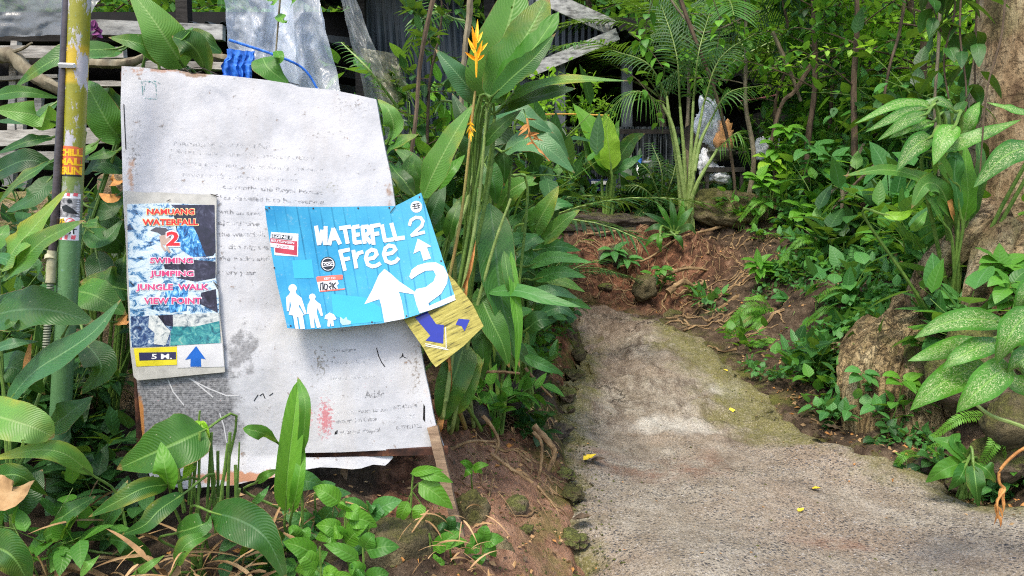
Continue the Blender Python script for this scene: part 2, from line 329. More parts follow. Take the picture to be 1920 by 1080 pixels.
def plastic(name, col, a0, a1, rough=.25, sc=6, tl=.45):
    s = NT(name); v = s.mapv(s.obj(), (1.5, 1.5, .7)); n = s.noise(sc, 5, .6, v, 1.0); wv_ = s.nd('VectorMath', operation='ADD'); s.l(v, wv_.inputs[0]); nv = s.nd('VectorMath', operation='SCALE'); s.l(s.noise(6, 4, .6, v, out=1), nv.inputs[0]); nv.inputs['Scale'].default_value = .22; s.l(nv.outputs[0], wv_.inputs[1])
    n2 = s.m('MULTIPLY', s.voro(sc * .9, wv_.outputs[0], 'DISTANCE_TO_EDGE'), 1.2)
    nb = s.bump(s.m('ADD', s.m('MULTIPLY', n, 1.0), n2), .55, .035); s.fin(col, rough, 1); t = s.nd('BsdfTranslucent'); s.l(col, t.inputs[0]); s.l(nb, t.inputs['Normal'])
    m1 = s.nd('MixShader'); m1.inputs[0].default_value = tl; s.t.links.new(s.b.outputs[0], m1.inputs[1]); s.t.links.new(t.outputs[0], m1.inputs[2])
    tr = s.nd('BsdfTransparent'); m2 = s.nd('MixShader'); s.l(s.ramp(s.m('MULTIPLY_ADD', n, .6, s.m('MULTIPLY', n2, .4)), [(.4, a0), (.6, a1)]), m2.inputs[0]); s.t.links.new(tr.outputs[0], m2.inputs[1]); s.t.links.new(m1.outputs[0], m2.inputs[2]); s.t.links.new(m2.outputs[0], s.o.inputs[0]); return s.mat
MT['plblue'] = plastic('bluish_clear_plastic', (.84, .9, 1.0), .55, .92, .2, 5, .45)
MT['plclear'] = plastic('clear_plastic_sheet', (.75, .78, .78), .3, .6, .18)
MT['plsmoke'] = plastic('grey_clear_plastic', (.3, .32, .33), .7, .93, .3, 2)
MT['plyellow'] = plastic('yellowed_plastic', (.5, .48, .34), .5, .9)
# ground
def groundmat():
    s = NT('red_earth_ground'); n1 = s.noise(1.1, 6, .6); n2 = s.noise(9, 8, .68); n3 = s.noise(45, 5, .65); n4 = s.noise(180, 3, .6)
    red = s.ramp(n2, [(.32, (.022, .011, .007)), (.44, (.10, .04, .022)), (.56, (.25, .105, .055)), (.72, (.44, .24, .15))])
    brn = s.ramp(n2, [(.28, (.022, .016, .011)), (.5, (.075, .052, .034)), (.75, (.2, .15, .1))])
    col = s.mix(s.m('MULTIPLY_ADD', n1, 1.0, s.m('MULTIPLY_ADD', s.attr('redness'), 1.3, -.75), clamp=True), brn, red)
    col = s.mix(s.ramp(n3, [(.56, 0), (.66, .75)]), col, (.035, .022, .014)); col = s.mix(s.ramp(n4, [(.62, 0), (.70, .55)]), col, (.45, .33, .22))
    snd = s.attr('sandy'); col = s.mix(s.m('MULTIPLY', snd, .75), col, s.ramp(s.m('MULTIPLY_ADD', n2, .6, s.m('MULTIPLY', n3, .4)), [(.33, (.08, .04, .024)), (.44, (.27, .15, .09)), (.6, (.42, .26, .17)), (.75, (.5, .35, .25))])); col = s.mix(s.ramp(s.voro(38), [(.05, .75), (.16, 0)]), col, (.03, .018, .01))
    ms = s.m('MULTIPLY', s.attr('moss'), s.ramp(s.noise(5, 7, .7), [(.45, 0), (.58, 1)])); col = s.mix(ms, col, s.mix(n3, (.05, .06, .012), (.2, .22, .04)))
    s.bump(s.m('ADD', s.m('MULTIPLY', n2, 1), s.m('ADD', s.m('MULTIPLY', n3, .5), s.m('MULTIPLY', n4, .2))), 1, .03)
    return s.fin(col, .95, .15)
MT['ground'] = groundmat()
def pathmat():
    s = NT('worn_concrete'); n1 = s.noise(.9, 6, .6); n2 = s.noise(6, 8, .68); n3 = s.noise(38, 6, .65); e = s.attr('edge'); sm = s.attr('smooth')
    dr = s.attr('rnd')
    col = s.ramp(n2, [(.3, (.17, .138, .095)), (.48, (.26, .222, .165)), (.7, (.36, .325, .26))])
    warm = s.ramp(n1, [(.46, 0), (.64, .6)]); col = s.mix(warm, col, (.25, .175, .115))
    vo = s.voro(64, out='Color'); vd = s.voro(64); vb = s.xyz(vo)
    pat = s.ramp(s.noise(2.2, 4, .6), [(.36, .25), (.55, 1)])
    peb = s.m('MULTIPLY', s.m('MULTIPLY', s.ramp(vd, [(.34, 1), (.46, 0)]), s.ramp(vb[0], [(.42, 0), (.5, 1)])), s.m('MULTIPLY', s.m('SUBTRACT', 1, sm), pat))
    pc = s.ramp(vb[1], [(0, (.02, .022, .026)), (.5, (.06, .06, .065)), (.7, (.15, .135, .12)), (.9, (.34, .31, .28)), (1, (.5, .48, .44))])
    col = s.mix(peb, col, pc)
    v2 = s.voro(120, out='Color'); d2 = s.voro(120); b2 = s.xyz(v2); p2 = s.m('MULTIPLY', s.ramp(d2, [(.3, 1), (.45, 0)]), s.ramp(b2[0], [(.5, 0), (.56, .8)]))
    col = s.mix(s.m('MULTIPLY', p2, s.m('MULTIPLY_ADD', sm, -.7, 1)), col, s.ramp(b2[1], [(0, (.03, .03, .03)), (.6, (.12, .1, .09)), (1, (.5, .47, .43))]))
    v3 = s.voro(34, s.mapv(s.obj(), (1, 1.7, 1), rot=(0, 0, .5)), out='Color'); d3 = s.voro(34, s.mapv(s.obj(), (1, 1.7, 1), rot=(0, 0, .5))); p3 = s.m('MULTIPLY', s.m('MULTIPLY', s.ramp(d3, [(.28, 1), (.36, 0)]), s.ramp(s.xyz(v3)[0], [(.58, 0), (.62, 1)])), s.m('MULTIPLY', s.m('SUBTRACT', 1, sm), s.ramp(s.noise(1.7, 4, .6), [(.44, .1), (.56, 1)])))
    col = s.mix(p3, col, s.ramp(s.xyz(v3)[1], [(0, (.02, .022, .028)), (.7, (.06, .062, .07)), (1, (.3, .28, .25))]))
    dirt = s.attr('dirt'); col = s.mix(s.m('MULTIPLY', dirt, s.ramp(n3, [(.3, 1), (.75, .75)])), col, s.ramp(n2, [(.3, (.05, .032, .02)), (.5, (.13, .085, .055)), (.7, (.25, .17, .12))]))
    # red silt in the low band, worn and damp patches, moss along the edges
    silt = s.m('MULTIPLY', s.attr('silt'), s.ramp(s.noise(7, 6, .65), [(.4, 0), (.62, .85)])); col = s.mix(silt, col, (.2, .1, .06))
    col = s.mix(s.ramp(s.noise(3.1, 8, .7), [(.54, 0), (.7, .38)]), col, (.10, .08, .058)); col = s.mix(s.m('MULTIPLY', sm, s.ramp(s.noise(30, 6, .75), [(.54, 0), (.64, .65)])), col, (.055, .042, .03))
    streak = s.noise(5, 6, .7, s.mapv(s.obj(), (2.2, .7, 1), rot=(0, 0, .6))); col = s.mix(s.m('MULTIPLY', sm, s.ramp(streak, [(.46, 0), (.62, .8)])), col, (.085, .058, .038))
    col = s.mix(s.m('MULTIPLY', s.attr('pale'), s.ramp(n3, [(.3, .5), (.6, .9)])), col, (.46, .44, .38))
    m2 = s.m('ADD', s.m('MULTIPLY', e, 1.25), s.m('MULTIPLY_ADD', s.noise(2.6, 7, .7), 1.7, -1.0)); mk = s.ramp(m2, [(.3, 0), (.68, .88)])
    mc = s.mix(s.noise(11, 4), (.05, .05, .012), (.2, .19, .035)); col = s.mix(s.m('MULTIPLY', mk, s.ramp(n3, [(.35, .65), (.6, 1)])), col, mc)
    gr1 = s.noise(95, 5, .75); col = s.mix(s.ramp(gr1, [(.40, .55), (.49, 0)]), col, (.05, .04, .03)); col = s.mix(s.ramp(gr1, [(.54, 0), (.66, .5)]), col, (.46, .42, .36))
    wv_ = s.nd('VectorMath', operation='ADD'); s.l(s.obj(), wv_.inputs[0]); nv = s.nd('VectorMath', operation='SCALE'); s.l(s.noise(2.5, 5, .7, out=1), nv.inputs[0]); nv.inputs['Scale'].default_value = .5; s.l(nv.outputs[0], wv_.inputs[1])
    ck = s.voro(1.7, wv_.outputs[0], 'DISTANCE_TO_EDGE'); ckm = s.m('MULTIPLY', s.ramp(ck, [(.003, 1), (.012, 0)]), s.m('MULTIPLY', s.m('MULTIPLY_ADD', sm, .8, .2), s.ramp(s.noise(1.3, 2), [(.5, 0), (.6, 1)]))); col = s.mix(s.m('MULTIPLY', ckm, .7), col, (.035, .026, .018))
    s.bump(s.m('ADD', s.m('SUBTRACT', s.m('MULTIPLY', n2, 1.3), s.m('MULTIPLY', ckm, 1.2)), s.m('ADD', s.m('MULTIPLY', n3, .5), s.m('ADD', s.m('MULTIPLY', peb, .22), s.m('MULTIPLY', s.m('MULTIPLY', streak, sm), .8)))), .9, .02)
    return s.fin(col, .85, .25)
MT['path'] = pathmat()
# ---------------------------------------------------------------- terrain and path
random.seed(7)
CPTS = [(-.15,3.1,.2),(-.6,3.15,.32),(-1.5,3,.42),(-3,3,.6),(-.2,2,.05),(-1,2,.22),(-2,2,.38),(-2,0,.2),(.2,3,.0),(.05,3,.1),
 (-.1,3.7,.25),(-.4,3.75,.38),(-1.2,3.8,.6),(-2.5,3.8,.95),(.02,4.7,.38),(-.6,4.8,.72),(-1.5,4.6,1.0),(-3,4.6,1.25),
 (.1,5.6,.62),(-.5,5.8,.9),(-2,5.8,1.3),(-4,5.8,1.4),(.3,6.6,.85),(-.5,6.8,1.1),(-3,7,1.4),(.1,7.2,1.0),(-1.5,7.3,1.2),(-4,7.5,1.4),
 (0,7.9,.66),(-1.2,8,.8),(-2.5,8,1.0),(.2,8.5,.85),(1,8.35,.7),(1.7,8.1,.62),(-1,8.7,1.0),(.2,9.3,1.5),(1,9.3,1.5),(1.8,9.0,1.35),(-1.5,9.3,1.5),(3,9.2,1.55),
 (2.05,7.2,.5),(2.1,6.5,.42),(2.3,6,.4),(2.05,5.2,.22),(2.2,4.6,.13),(2.5,4.25,.08),(2.75,3.78,.06),(3.2,3.2,.03),(4,2.4,.05),
 (2.45,4.75,.16),(2.2,4.95,.2),(2.8,5.4,.8),(2.85,4.6,.3),(3.4,6,1.15),(3.35,5,1.28),(3.05,4.25,.6),(3.1,3.7,.45),(3.7,3.5,.9),(4.2,4.5,1.5),(2.6,7.3,.76),(3.2,8.2,1.32),(2.5,8.9,1.3),(2.39,8.3,.92),(1.8,8.5,.85),(2.5,6.3,.6),(2.8,6.6,.9),
 (4.6,2.6,.5),(6,2.5,.8),(5,4,1.8),(5,7,1.9),(8,5,3),(6,10,2.2),(4,12,1.9),(0,11,1.68),(2,11,1.68),(-3,11,1.6),(0,14,1.75),(3,14,1.9),(8,14,2.6),(-8,14,1.8),
 (0,19,2.6),(-8,22,4),(8,20,5),(0,28,9),(-15,28,9),(15,28,10),(15,15,5),(0,42,18),(28,42,18),(-28,42,18),(-20,10,2),(-10,5,1.4),(-10,0,.8),(15,0,3),(15,8,4),(0,-8,0),(10,-8,1),(-10,-8,.5),(28,10,6),(-28,20,5)]
for _y, _z in ((0, 0), (1.5, 0), (3, 0), (4.1, .03), (5, .1), (5.8, .26), (6.7, .42), (7.6, .53), (8.0, .57)):
    for _x in ((.5, 1.2, 1.8) if _y > 4.5 else (.5, 1.3, 2.1, 2.8)) if _y < 7 else (.8, 1.3, 1.75): CPTS.append((_x, _y, _z))
_A = np.array(CPTS); _c2 = .12
def _phi(d2): return np.sqrt(d2 + _c2)
_d2 = ((_A[:, None, :2] - _A[None, :, :2]) ** 2).sum(-1); _n = len(_A)
_K = np.zeros((_n + 3, _n + 3)); _K[:_n, :_n] = -_phi(_d2) - np.eye(_n) * .002
_K[:_n, _n] = 1; _K[_n, :_n] = 1; _K[:_n, _n + 1:] = _A[:, :2]; _K[_n + 1:, :_n] = _A[:, :2].T
_w = np.linalg.solve(_K, np.concatenate([_A[:, 2], [0, 0, 0]]))
def hs(x, y):                            # smooth height, arrays
    x = np.asarray(x, float); y = np.asarray(y, float)
    d2 = (x[..., None] - _A[:, 0]) ** 2 + (y[..., None] - _A[:, 1]) ** 2
    return -(_phi(d2) @ _w[:_n]) + _w[_n] + _w[_n + 1] * x + _w[_n + 2] * y
# path: left and right edges along its length
LE = [(-.15,-1),(.0,1),(.24,2.4),(.28,3),(.3,3.6),(.33,4.2),(.30,4.9),(.38,5.5),(.55,6.2),(.62,6.8),(.66,7.25),(.5,7.5),(0,7.6),(-.8,7.6),(-2.2,7.65)]
RE = [(4.6,-1),(4.3,1.2),(3.7,2.5),(3.3,3.1),(2.72,3.72),(2.38,4.25),(2.1,4.6),(1.92,5.2),(1.84,6),(1.72,6.6),(1.5,7.2),(1.2,7.7),(.7,8.1),(0,8.3),(-2.2,8.4)]
def c2(P, n): return cr([Vector((a, b, 0)) for a, b in P], n)
_L = c2(LE, 330); _R = c2(RE, 330)
_poly = np.array([(p.x, p.y) for p in _L] + [(p.x, p.y) for p in _R[::-1]])
def inpath(x, y):                        # arrays -> bool
    x = np.asarray(x, float); y = np.asarray(y, float); c = np.zeros(x.shape, bool); P = _poly[::4]; j = len(P) - 1
    for i in range(len(P)):
        xi, yi = P[i]; xj, yj = P[j]
        with np.errstate(divide='ignore', invalid='ignore'):
            c ^= ((yi > y) != (yj > y)) & (x < (xj - xi) * (y - yi) / (yj - yi + 1e-12) + xi)
        j = i
    return c
def pdist(x, y):
    P = _poly[::4]; return np.sqrt(((np.asarray(x)[..., None] - P[:, 0]) ** 2 + (np.asarray(y)[..., None] - P[:, 1]) ** 2).min(-1))
def fbm(x, y, sc, oc=4, z=0): return noise.fractal(Vector((x * sc, y * sc, z)), .9, 2.1, oc)
xs = np.concatenate([np.linspace(-30, -4.2, 30), np.arange(-4, -1.2, .06), np.arange(-1.2, 4.6, .03), np.arange(4.6, 8, .12), np.linspace(8.2, 32, 26)])
ys = np.concatenate([np.linspace(-10, 1.4, 14), np.arange(1.6, 10, .032), np.arange(10, 15, .12), np.linspace(15.4, 44, 36)])
xs = np.unique(np.round(xs, 4)); ys = np.unique(np.round(ys, 4)); X, Y_ = np.meshgrid(xs, ys); H = hs(X, Y_); PD = pdist(X, Y_); IN = inpath(X, Y_)
vs = []; red = []; moss = []; sandy = []
for j in range(len(ys)):
    for i in range(len(xs)):
        x, y, z = X[j, i], Y_[j, i], H[j, i]; d = PD[j, i]
        near = 1.6 < y < 11 and -4 < x < 6
        if IN[j, i]: z -= .05 + min(.06, d * .3) + (.0)
        else:
            a = min(1, d / .35)
            if near:
                nn = fbm(x, y, 1.6, 3) * .07 + fbm(x, y, 6.5, 5, 3) * .06 + abs(fbm(x, y, 15, 4, 9)) * .035
                bk = max(0, 1 - abs(y - 8.75) / .8) * (1 if -1 < x < 3 else 0)
                nn = nn * (1 + .9 * bk) + bk * .05 * noise.fractal(Vector((x * 9, y * 2.2, 7)), 1, 2, 4)
                z += nn * (.25 + .75 * a) - .012 * (1 - a)
            else: z += fbm(x, y, .5, 4) * .25 * min(1, max(0, abs(y - 6) - 5) / 4)
        vs.append((x, y, z))
        r_ = 0
        if near:
            r_ = max(0, 1 - ((x + .05) ** 2 / .6 + (y - 3.5) ** 2 / 1.2)) * 1.0
            r_ = max(r_, max(0, 1 - ((x - .35) ** 2 / .15 + (y - 6.2) ** 2 / 1.2)) * 1.2, max(0, 1 - ((x - 1.5) ** 2 / 1.6 + (y - 8.6) ** 2 / .8)) * .8)
            if x > 1.4 and y < 7.6: r_ = -.15
            if x < -.6: r_ -= .3
            r_ += .1
        sandy.append(min(1, 1.6 * max(0, 1 - ((x + .02) ** 2 / .22 + (y - 3.35) ** 2 / .75))) if near else 0)
        red.append(r_); moss.append(min(1, max(0, 1 - d / .3)) * .8 if near else .5)
nx = len(xs); fs = [(j * nx + i, j * nx + i + 1, (j + 1) * nx + i + 1, (j + 1) * nx + i) for j in range(len(ys) - 1) for i in range(nx - 1)]
gv_ = vs
g = MB(); g.v = vs; g.f = fs; g.uv = [(0, 0)] * len(vs); g.r = [.5] * len(vs); g.m = [0] * len(fs)
ground = g.build('ground', MT['ground']); tag(ground, 'red brown earth with roots and leaf litter on both banks', kind='structure')
for nm, arr in (('redness', red), ('moss', moss), ('sandy', sandy)):
    a = ground.data.attributes.new(nm, 'FLOAT', 'POINT'); a.data.foreach_set('value', np.array(arr, dtype=np.float32))
def pathz(x, y, z):                      # worn surface of the concrete
    sm = min(1, max(0, (y - 4.5) / .5))
    rip = abs(fbm(x * 1.0 + y * .4, y, 3.2, 5, 2)) * .08
    st = .035 * max(0, math.tanh((y - 5.02 + fbm(x, y, 1.5, 3) * .25) * 14)) * (1 if x > .5 else .3)
    return z + fbm(x, y, .9, 3) * .02 + sm * (rip + st + fbm(x, y, 9, 3, 5) * .008) + (1 - sm) * fbm(x, y, 14, 2, 4) * .003
M_ = 64; NL = 330; vs = []; ed = []; smo = []; silt = []; pale = []; dirt = []
for i in range(NL + 1):
    for k in range(M_ + 1):
        q = k / M_; p = _L[i].lerp(_R[i], q); wd = (_R[i] - _L[i]).length; de = min(q, 1 - q) * wd
        en = fbm(p.x, p.y, 4.5, 4, 8) * .15 * max(0, 1 - de / .3) + fbm(p.x, p.y, 13, 4, 1) * .06 * max(0, 1 - de / .15)
        dr = (_R[i] - _L[i]).normalized(); s_ = 1 if q > .5 else -1; p = p + dr * s_ * en
        vs.append([p.x, p.y, 0, de, q])
PX = np.array(vs); hz = hs(PX[:, 0], PX[:, 1]); out = []
for (x, y, _, de, q), h in zip(vs, hz):
    z = pathz(x, y, h) - (.10 * max(0, 1 - de / .16) ** 1.5) + .012
    out.append((x, y, z))
    lside = q < .5
    if y < 4.6: e_ = max(0, 1 - de / (.25 if lside else .75)) * (.8 if lside else .7)
    else: e_ = max(0, 1 - de / (.45 if lside else .95)) * 1.0
    dt_ = min(1, max(0, (y - 6.5 + fbm(x, y, 2.5, 4) * .6) / 1.1)); dirt.append(dt_); e_ *= 1 - dt_
    ed.append(e_); smo.append(min(1, max(0, (y - 4.4 + fbm(x, y, 2, 3) * .5) / .6)))
    silt.append(max(0, 1 - abs(y - 4.35 - .12 * math.sin(x * 5)) / .28) * (1 if x < 1.3 else .1) + .8 * max(0, 1 - ((x - 1.55) ** 2 / .12 + (y - 3.35) ** 2 / .01)))
    pale.append(max(0, 1 - ((x - 1.1) ** 2 / .12 + (y - 4.95 + .2 * (x - 1.1)) ** 2 / .03) + fbm(x, y, 7, 3) * .5) + max(0, 1 - ((x - 1.62) ** 2 / .035 + (y - 5.45) ** 2 / .02) + fbm(x, y, 9, 3) * .4) * 1.2)
fs = [(i * (M_ + 1) + k, i * (M_ + 1) + k + 1, (i + 1) * (M_ + 1) + k + 1, (i + 1) * (M_ + 1) + k) for i in range(NL) for k in range(M_)]
g = MB(); g.v = out; g.f = fs; g.uv = [(0, 0)] * len(out); g.r = [.5] * len(out); g.m = [0] * len(fs)
path = g.build('path', MT['path']); tag(path, 'worn concrete footpath climbing and bending left between the banks', kind='structure')
for nm, arr in (('edge', ed), ('smooth', smo), ('silt', silt), ('pale', np.clip(pale, 0, 1)), ('dirt', dirt)):
    a = path.data.attributes.new(nm, 'FLOAT', 'POINT'); a.data.foreach_set('value', np.array(arr, dtype=np.float32))
ZG = np.array([v[2] for v in gv_]).reshape(len(ys), len(xs))
def _cell(x, y):
    i = min(len(xs) - 2, max(0, int(np.searchsorted(xs, x)) - 1)); j = min(len(ys) - 2, max(0, int(np.searchsorted(ys, y)) - 1))
    return i, j, (x - xs[i]) / (xs[i + 1] - xs[i]), (y - ys[j]) / (ys[j + 1] - ys[j])
def _bil(G, x, y):
    i, j, a, b = _cell(x, y); return float((G[j, i] * (1 - a) + G[j, i + 1] * a) * (1 - b) + (G[j + 1, i] * (1 - a) + G[j + 1, i + 1] * a) * b)
def isin(x, y): i, j, a, b = _cell(x, y); return bool(IN[j + (b > .5), i + (a > .5)])
def pd1(x, y): i, j, a, b = _cell(x, y); return float(PD[j + (b > .5), i + (a > .5)])
def gz(x, y):                            # ground height at one spot
    return pathz(x, y, _bil(H, x, y)) + .012 if isin(x, y) else _bil(ZG, x, y)
def gp(u, Y):                            # spot on the ground, u = across the picture, Y = distance ahead
    x = (u - 960) / FPX * Y * 1.0; return Vector((x, Y, gz(x, Y)))
# ---------------------------------------------------------------- sky-blocking hillside is part of the ground sheet above
# ---------------------------------------------------------------- sheds, house, fences
random.seed(11)
def drape(mb, f, nu, nv, r=.5):          # sheet from f(s, t)
    vs = [f(i / nu, j / nv) for j in range(nv + 1) for i in range(nu + 1)]; n = nu + 1
    mb.add(vs, [(j * n + i, j * n + i + 1, (j + 1) * n + i + 1, (j + 1) * n + i) for j in range(nv) for i in range(nu)], [(i / nu, j / nv) for j in range(nv + 1) for i in range(nu + 1)], r)
def pxq(c, Y, fold=.05, sag=0, fr=9, seed=0):   # hanging cloth between four points of the place
    def f(s, t):
        u = (c[0][0] * (1 - s) + c[1][0] * s) * (1 - t) + (c[3][0] * (1 - s) + c[2][0] * s) * t
        v = (c[0][1] * (1 - s) + c[1][1] * s) * (1 - t) + (c[3][1] * (1 - s) + c[2][1] * s) * t + sag * math.sin(math.pi * s)
        d = fold * (.2 + .8 * t) * math.sin(s * fr + 2 * noise.noise(Vector((s * 2, t * 2, seed)))) + fold * .8 * noise.fractal(Vector((s * 3, t * 3, seed + 5)), 1, 2, 4)
        e = noise.fractal(Vector((s * 3, t * 3, seed + 9)), 1, 2, 3)
        return W3(u + 6 * e, v + 4 * e, Y + d)
    return f
# left open shed
sh = thing('open_shed', 'dark open shed with corrugated roof and timber posts behind the sign and lattice rack', 'shed', (-2.6, 7, 1.4))
m = MB(); 
def roof_sheet(mb, a, b, c, d, waves, n=2, amp=.03):   # corrugated sheet, a-b along waves
    K = waves * 6; vs = []; N = ((Vector(b) - Vector(a)).cross(Vector(d) - Vector(a))).normalized()
    for i in range(K + 1):
        s = i / K; p = Vector(a).lerp(Vector(b), s); q = Vector(d).lerp(Vector(c), s); o = N * amp * math.sin(s * waves * 2 * math.pi)
        vs += [p + o, q + o, q + o + N * .004, p + o + N * .004]
    fs = []
    for i in range(K):
        o = i * 4; fs += [(o, o + 4, o + 5, o + 1), (o + 3, o + 2, o + 6, o + 7), (o, o + 3, o + 7, o + 4), (o + 1, o + 5, o + 6, o + 2)]
    mb.add(vs, fs, [(0, 0)] * len(vs))
roof_sheet(m, (-6.5, 5.7, 3.0), (-1.75, 5.7, 3.0), (-1.75, 9.2, 3.55), (-6.5, 9.2, 3.55), 40); m.build('roof', MT['corrdark'], sh)
m = MB(); roof_sheet(m, (-2.5, 5.9, 3.75), (-.15, 5.9, 3.75), (-.15, 9.4, 4.2), (-2.5, 9.4, 4.2), 22); m.build('roof', MT['corrdark'], sh)
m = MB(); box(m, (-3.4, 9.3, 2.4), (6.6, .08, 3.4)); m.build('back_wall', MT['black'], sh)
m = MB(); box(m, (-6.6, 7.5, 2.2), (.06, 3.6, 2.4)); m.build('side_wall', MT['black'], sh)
m = MB(); roof_sheet(m, (-1.3, 6.9, 1.2), (-.22, 6.9, 1.2), (-.5, 6.8, 3.9), (-1.5, 6.8, 3.9), 10, amp=.018); m.build('side_panel', MT['corrblue'], sh)
for x, y in ((-6.3, 5.8), (-4.4, 5.8), (-2.55, 5.85), (-1.35, 6.7), (-.2, 6.6)):
    m = MB(); beam(m, (x, y, 1.2), (x, y, 3.0 if x < -2.6 else 3.7), .09, .09, (0, 1, 0)); m.build('post', MT['wooddark'], sh)
m = MB(); beam(m, W3(175, 52, 5.62), W3(420, 62, 5.62), .06, .11); m.build('beam', MT['fasc'], sh)
m = MB(); beam(m, (-6.5, 5.68, 2.92), (-2.65, 5.68, 2.92), .07, .1); m.build('beam', MT['wooddark'], sh)
for k in range(5):
    m = MB(); beam(m, W3(520 + k * 4, 62 + k * 30, 8.9), W3(700, 85 + k * 30, 8.9), .05, .1); m.build('shelf', MT['slate'], sh)
# plastic sheets hung on the shed
def sheet(name, label, c, Y, mat, fold=.06, fr=9, sd_=0, cat='plastic sheet', nu=44, nv=34, sag=0):
    m = MB(); drape(m, pxq(c, Y, fold, sag, fr, sd_), nu, nv); p = W3(c[0][0], c[0][1], Y); o = m.build(name, mat, origin=p); return tag(o, label, cat)
sheet('plastic_sheet', 'smoky clear plastic sheet sagging over the shed roof at top left', [(-60, -60), (245, -60), (135, 66), (-60, 70)], 5.35, MT['plsmoke'], .05, 5, 3)
sheet('plastic_sheet', 'bluish clear plastic sheet hanging behind the top edge of the white sign', [(418, -40), (545, -40), (560, 165), (428, 90)], 4.3, MT['plblue'], .05, 10, 1)
sheet('plastic_sheet', 'long crinkled clear plastic sheet hanging right of the bluish one', [(530, -40), (590, -40), (640, 178), (505, 165)], 4.45, MT['plblue'], .06, 11, 7)
sheet('plastic_sheet', 'grey clear plastic sheet draped diagonally beside the corrugated panel', [(630, -30), (655, -30), (745, 195), (690, 200)], 5.0, MT['plclear'], .07, 9, 4)
sheet('plastic_bag', 'yellowed clear plastic bag bunched above the right corner of the white sign', [(675, 90), (740, 100), (772, 180), (715, 205)], 4.9, MT['plyellow'], .1, 12, 5, 'plastic bag')
sheet('plastic_sheet', 'pale plastic scrap hanging low behind the right edge of the white sign', [(708, 190), (752, 200), (765, 235), (725, 262)], 4.8, MT['plclear'], .04, 9, 6)
sheet('blue_tarpaulin', 'bright blue tarpaulin scrap bunched behind the top of the white sign', [(425, 92), (478, 96), (470, 155), (412, 152)], 4.1, MT['blueplastic'], .014, 26, 2, 'tarpaulin')
m = MB(); tube(m, cr([W3(430, 75, 4.15), W3(520, 105, 4.1), W3(570, 130, 4.1), W3(600, 175, 4.1)], 16), .008, .006); tag(m.build('cord', MT['blueplastic'], origin=W3(430, 75, 4.15)), 'blue cord tied across the bluish plastic sheet', 'cord')
m = MB(); tube(m, cr([W3(527, -20, 4.0), W3(522, 40, 4.0), W3(517, 100, 4.0), W3(512, 150, 4.0)], 16), .006, .004, 5); vine_st = m
# weathered rack / lattice
rk = thing('wooden_rack', 'weathered grey timber rack with rails and posts at far left behind the green pole', 'rack', W3(60, 300, 4.9))
def brd(name, a, b, w, h, Y=4.9, mat='woodgrey', wob=.004, parent=rk):
    m = MB(); beam(m, W3(*a, Y), W3(*b, Y), h, w, (0, 1, 0), wob=wob); m.build(name, MT[mat], parent)
brd('rail', (-60, 98), (235, 100), .05, .075); brd('rail', (-60, 262), (200, 255), .06, .1, 4.85); brd('rail', (-60, 290), (160, 296), .08, .06, 4.88)
brd('rail', (100, 155), (235, 158), .03, .035, 4.95); brd('rail', (-60, 150), (110, 143), .03, .025, 4.93); brd('rail', (235, 122), (430, 125), .05, .05, 5.0)
for a, b, w in (((30, 78), (22, 345), .05), ((45, 100), (40, 250), .035), ((18, 290), (15, 350), .05), ((62, 295), (45, 350), .05), ((75, 180), (72, 250), .04), ((330, 110), (330, 300), .06)):
    brd('post', a, b, w, .045, 4.97)
m = MB(); p = cr([W3(-60, 108, 4.8), W3(20, 105, 4.8), W3(60, 140, 4.78), W3(105, 165, 4.8), W3(150, 185, 4.85)], 22); tube(m, p, lambda q: .05 - .015 * q, sides=9, wob=.35)
tube(m, cr([p[4], W3(40, 92, 4.75), W3(60, 80, 4.7)], 6), .014, .006, 6); tag(m.build('driftwood_branch', MT['barklt'], origin=p[0]), 'thick pale crooked branch lying over the grey timber rack', 'branch')
m = MB(); p = cr([W3(165, 118, 4.7), W3(240, 118, 4.7), W3(300, 95, 4.72), W3(360, 95, 4.8), W3(430, 110, 4.8)], 22); tube(m, p, lambda q: .03 - .008 * q, sides=8, wob=.35)
tag(m.build('dry_branch', MT['barklt'], origin=p[0]), 'thin pale branch running from the green pole to behind the sign top', 'branch')
m = MB(); 
for k in range(14): a = W3(176 + U(-5, 5), 58 + U(-12, 12), 4.6); leaf(m, arc(a, rdir(), .05, .2), .022, rdir(), 'ovate', 4, 1)
tag(m.build('purple_flower', MT['purple'], origin=W3(176, 58, 4.6)), 'small purple red flower cluster beside the green pole below the plastic', 'flower')
# ---- house in the middle distance
hb = thing('house', 'grey wooden house with pale bargeboards and dark veranda behind the palms', 'house', (1.2, 13, 1.8))
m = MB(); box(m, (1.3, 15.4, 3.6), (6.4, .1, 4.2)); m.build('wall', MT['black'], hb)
m = MB(); beam(m, W3(985, -28, 12.6), W3(1146, 50, 12.6), .06, .24, (0, 1, 0)); m.build('bargeboard', MT['fasc'], hb) if False else None
m = MB(); beam(m, W3(1010, -10, 12.4), W3(1148, 52, 12.4), .26, .05, (0, 1, 0)); m.build('bargeboard', MT['fasc'], hb)
m = MB(); beam(m, W3(1158, 64, 12.0), W3(990, 135, 12.0), .19, .05, (0, 1, 0)); m.build('bargeboard', MT['fasc'], hb)
m = MB(); A, B, C, D = W3(1010, -20, 12.45), W3(1152, 46, 12.45), W3(1152, 46, 12.45) + Vector((0, 3.2, .1)), W3(1010, -20, 12.45) + Vector((0, 3.2, .1))
roof_sheet(m, A, B, C, D, 9, amp=.03); roof_sheet(m, W3(1162, 56, 12.05), W3(960, 142, 12.05), W3(960, 142, 12.05) + Vector((0, 3.2, .1)), W3(1162, 56, 12.05) + Vector((0, 3.2, .1)), 14, amp=.03); m.build('roof', MT['corrblue'], hb)
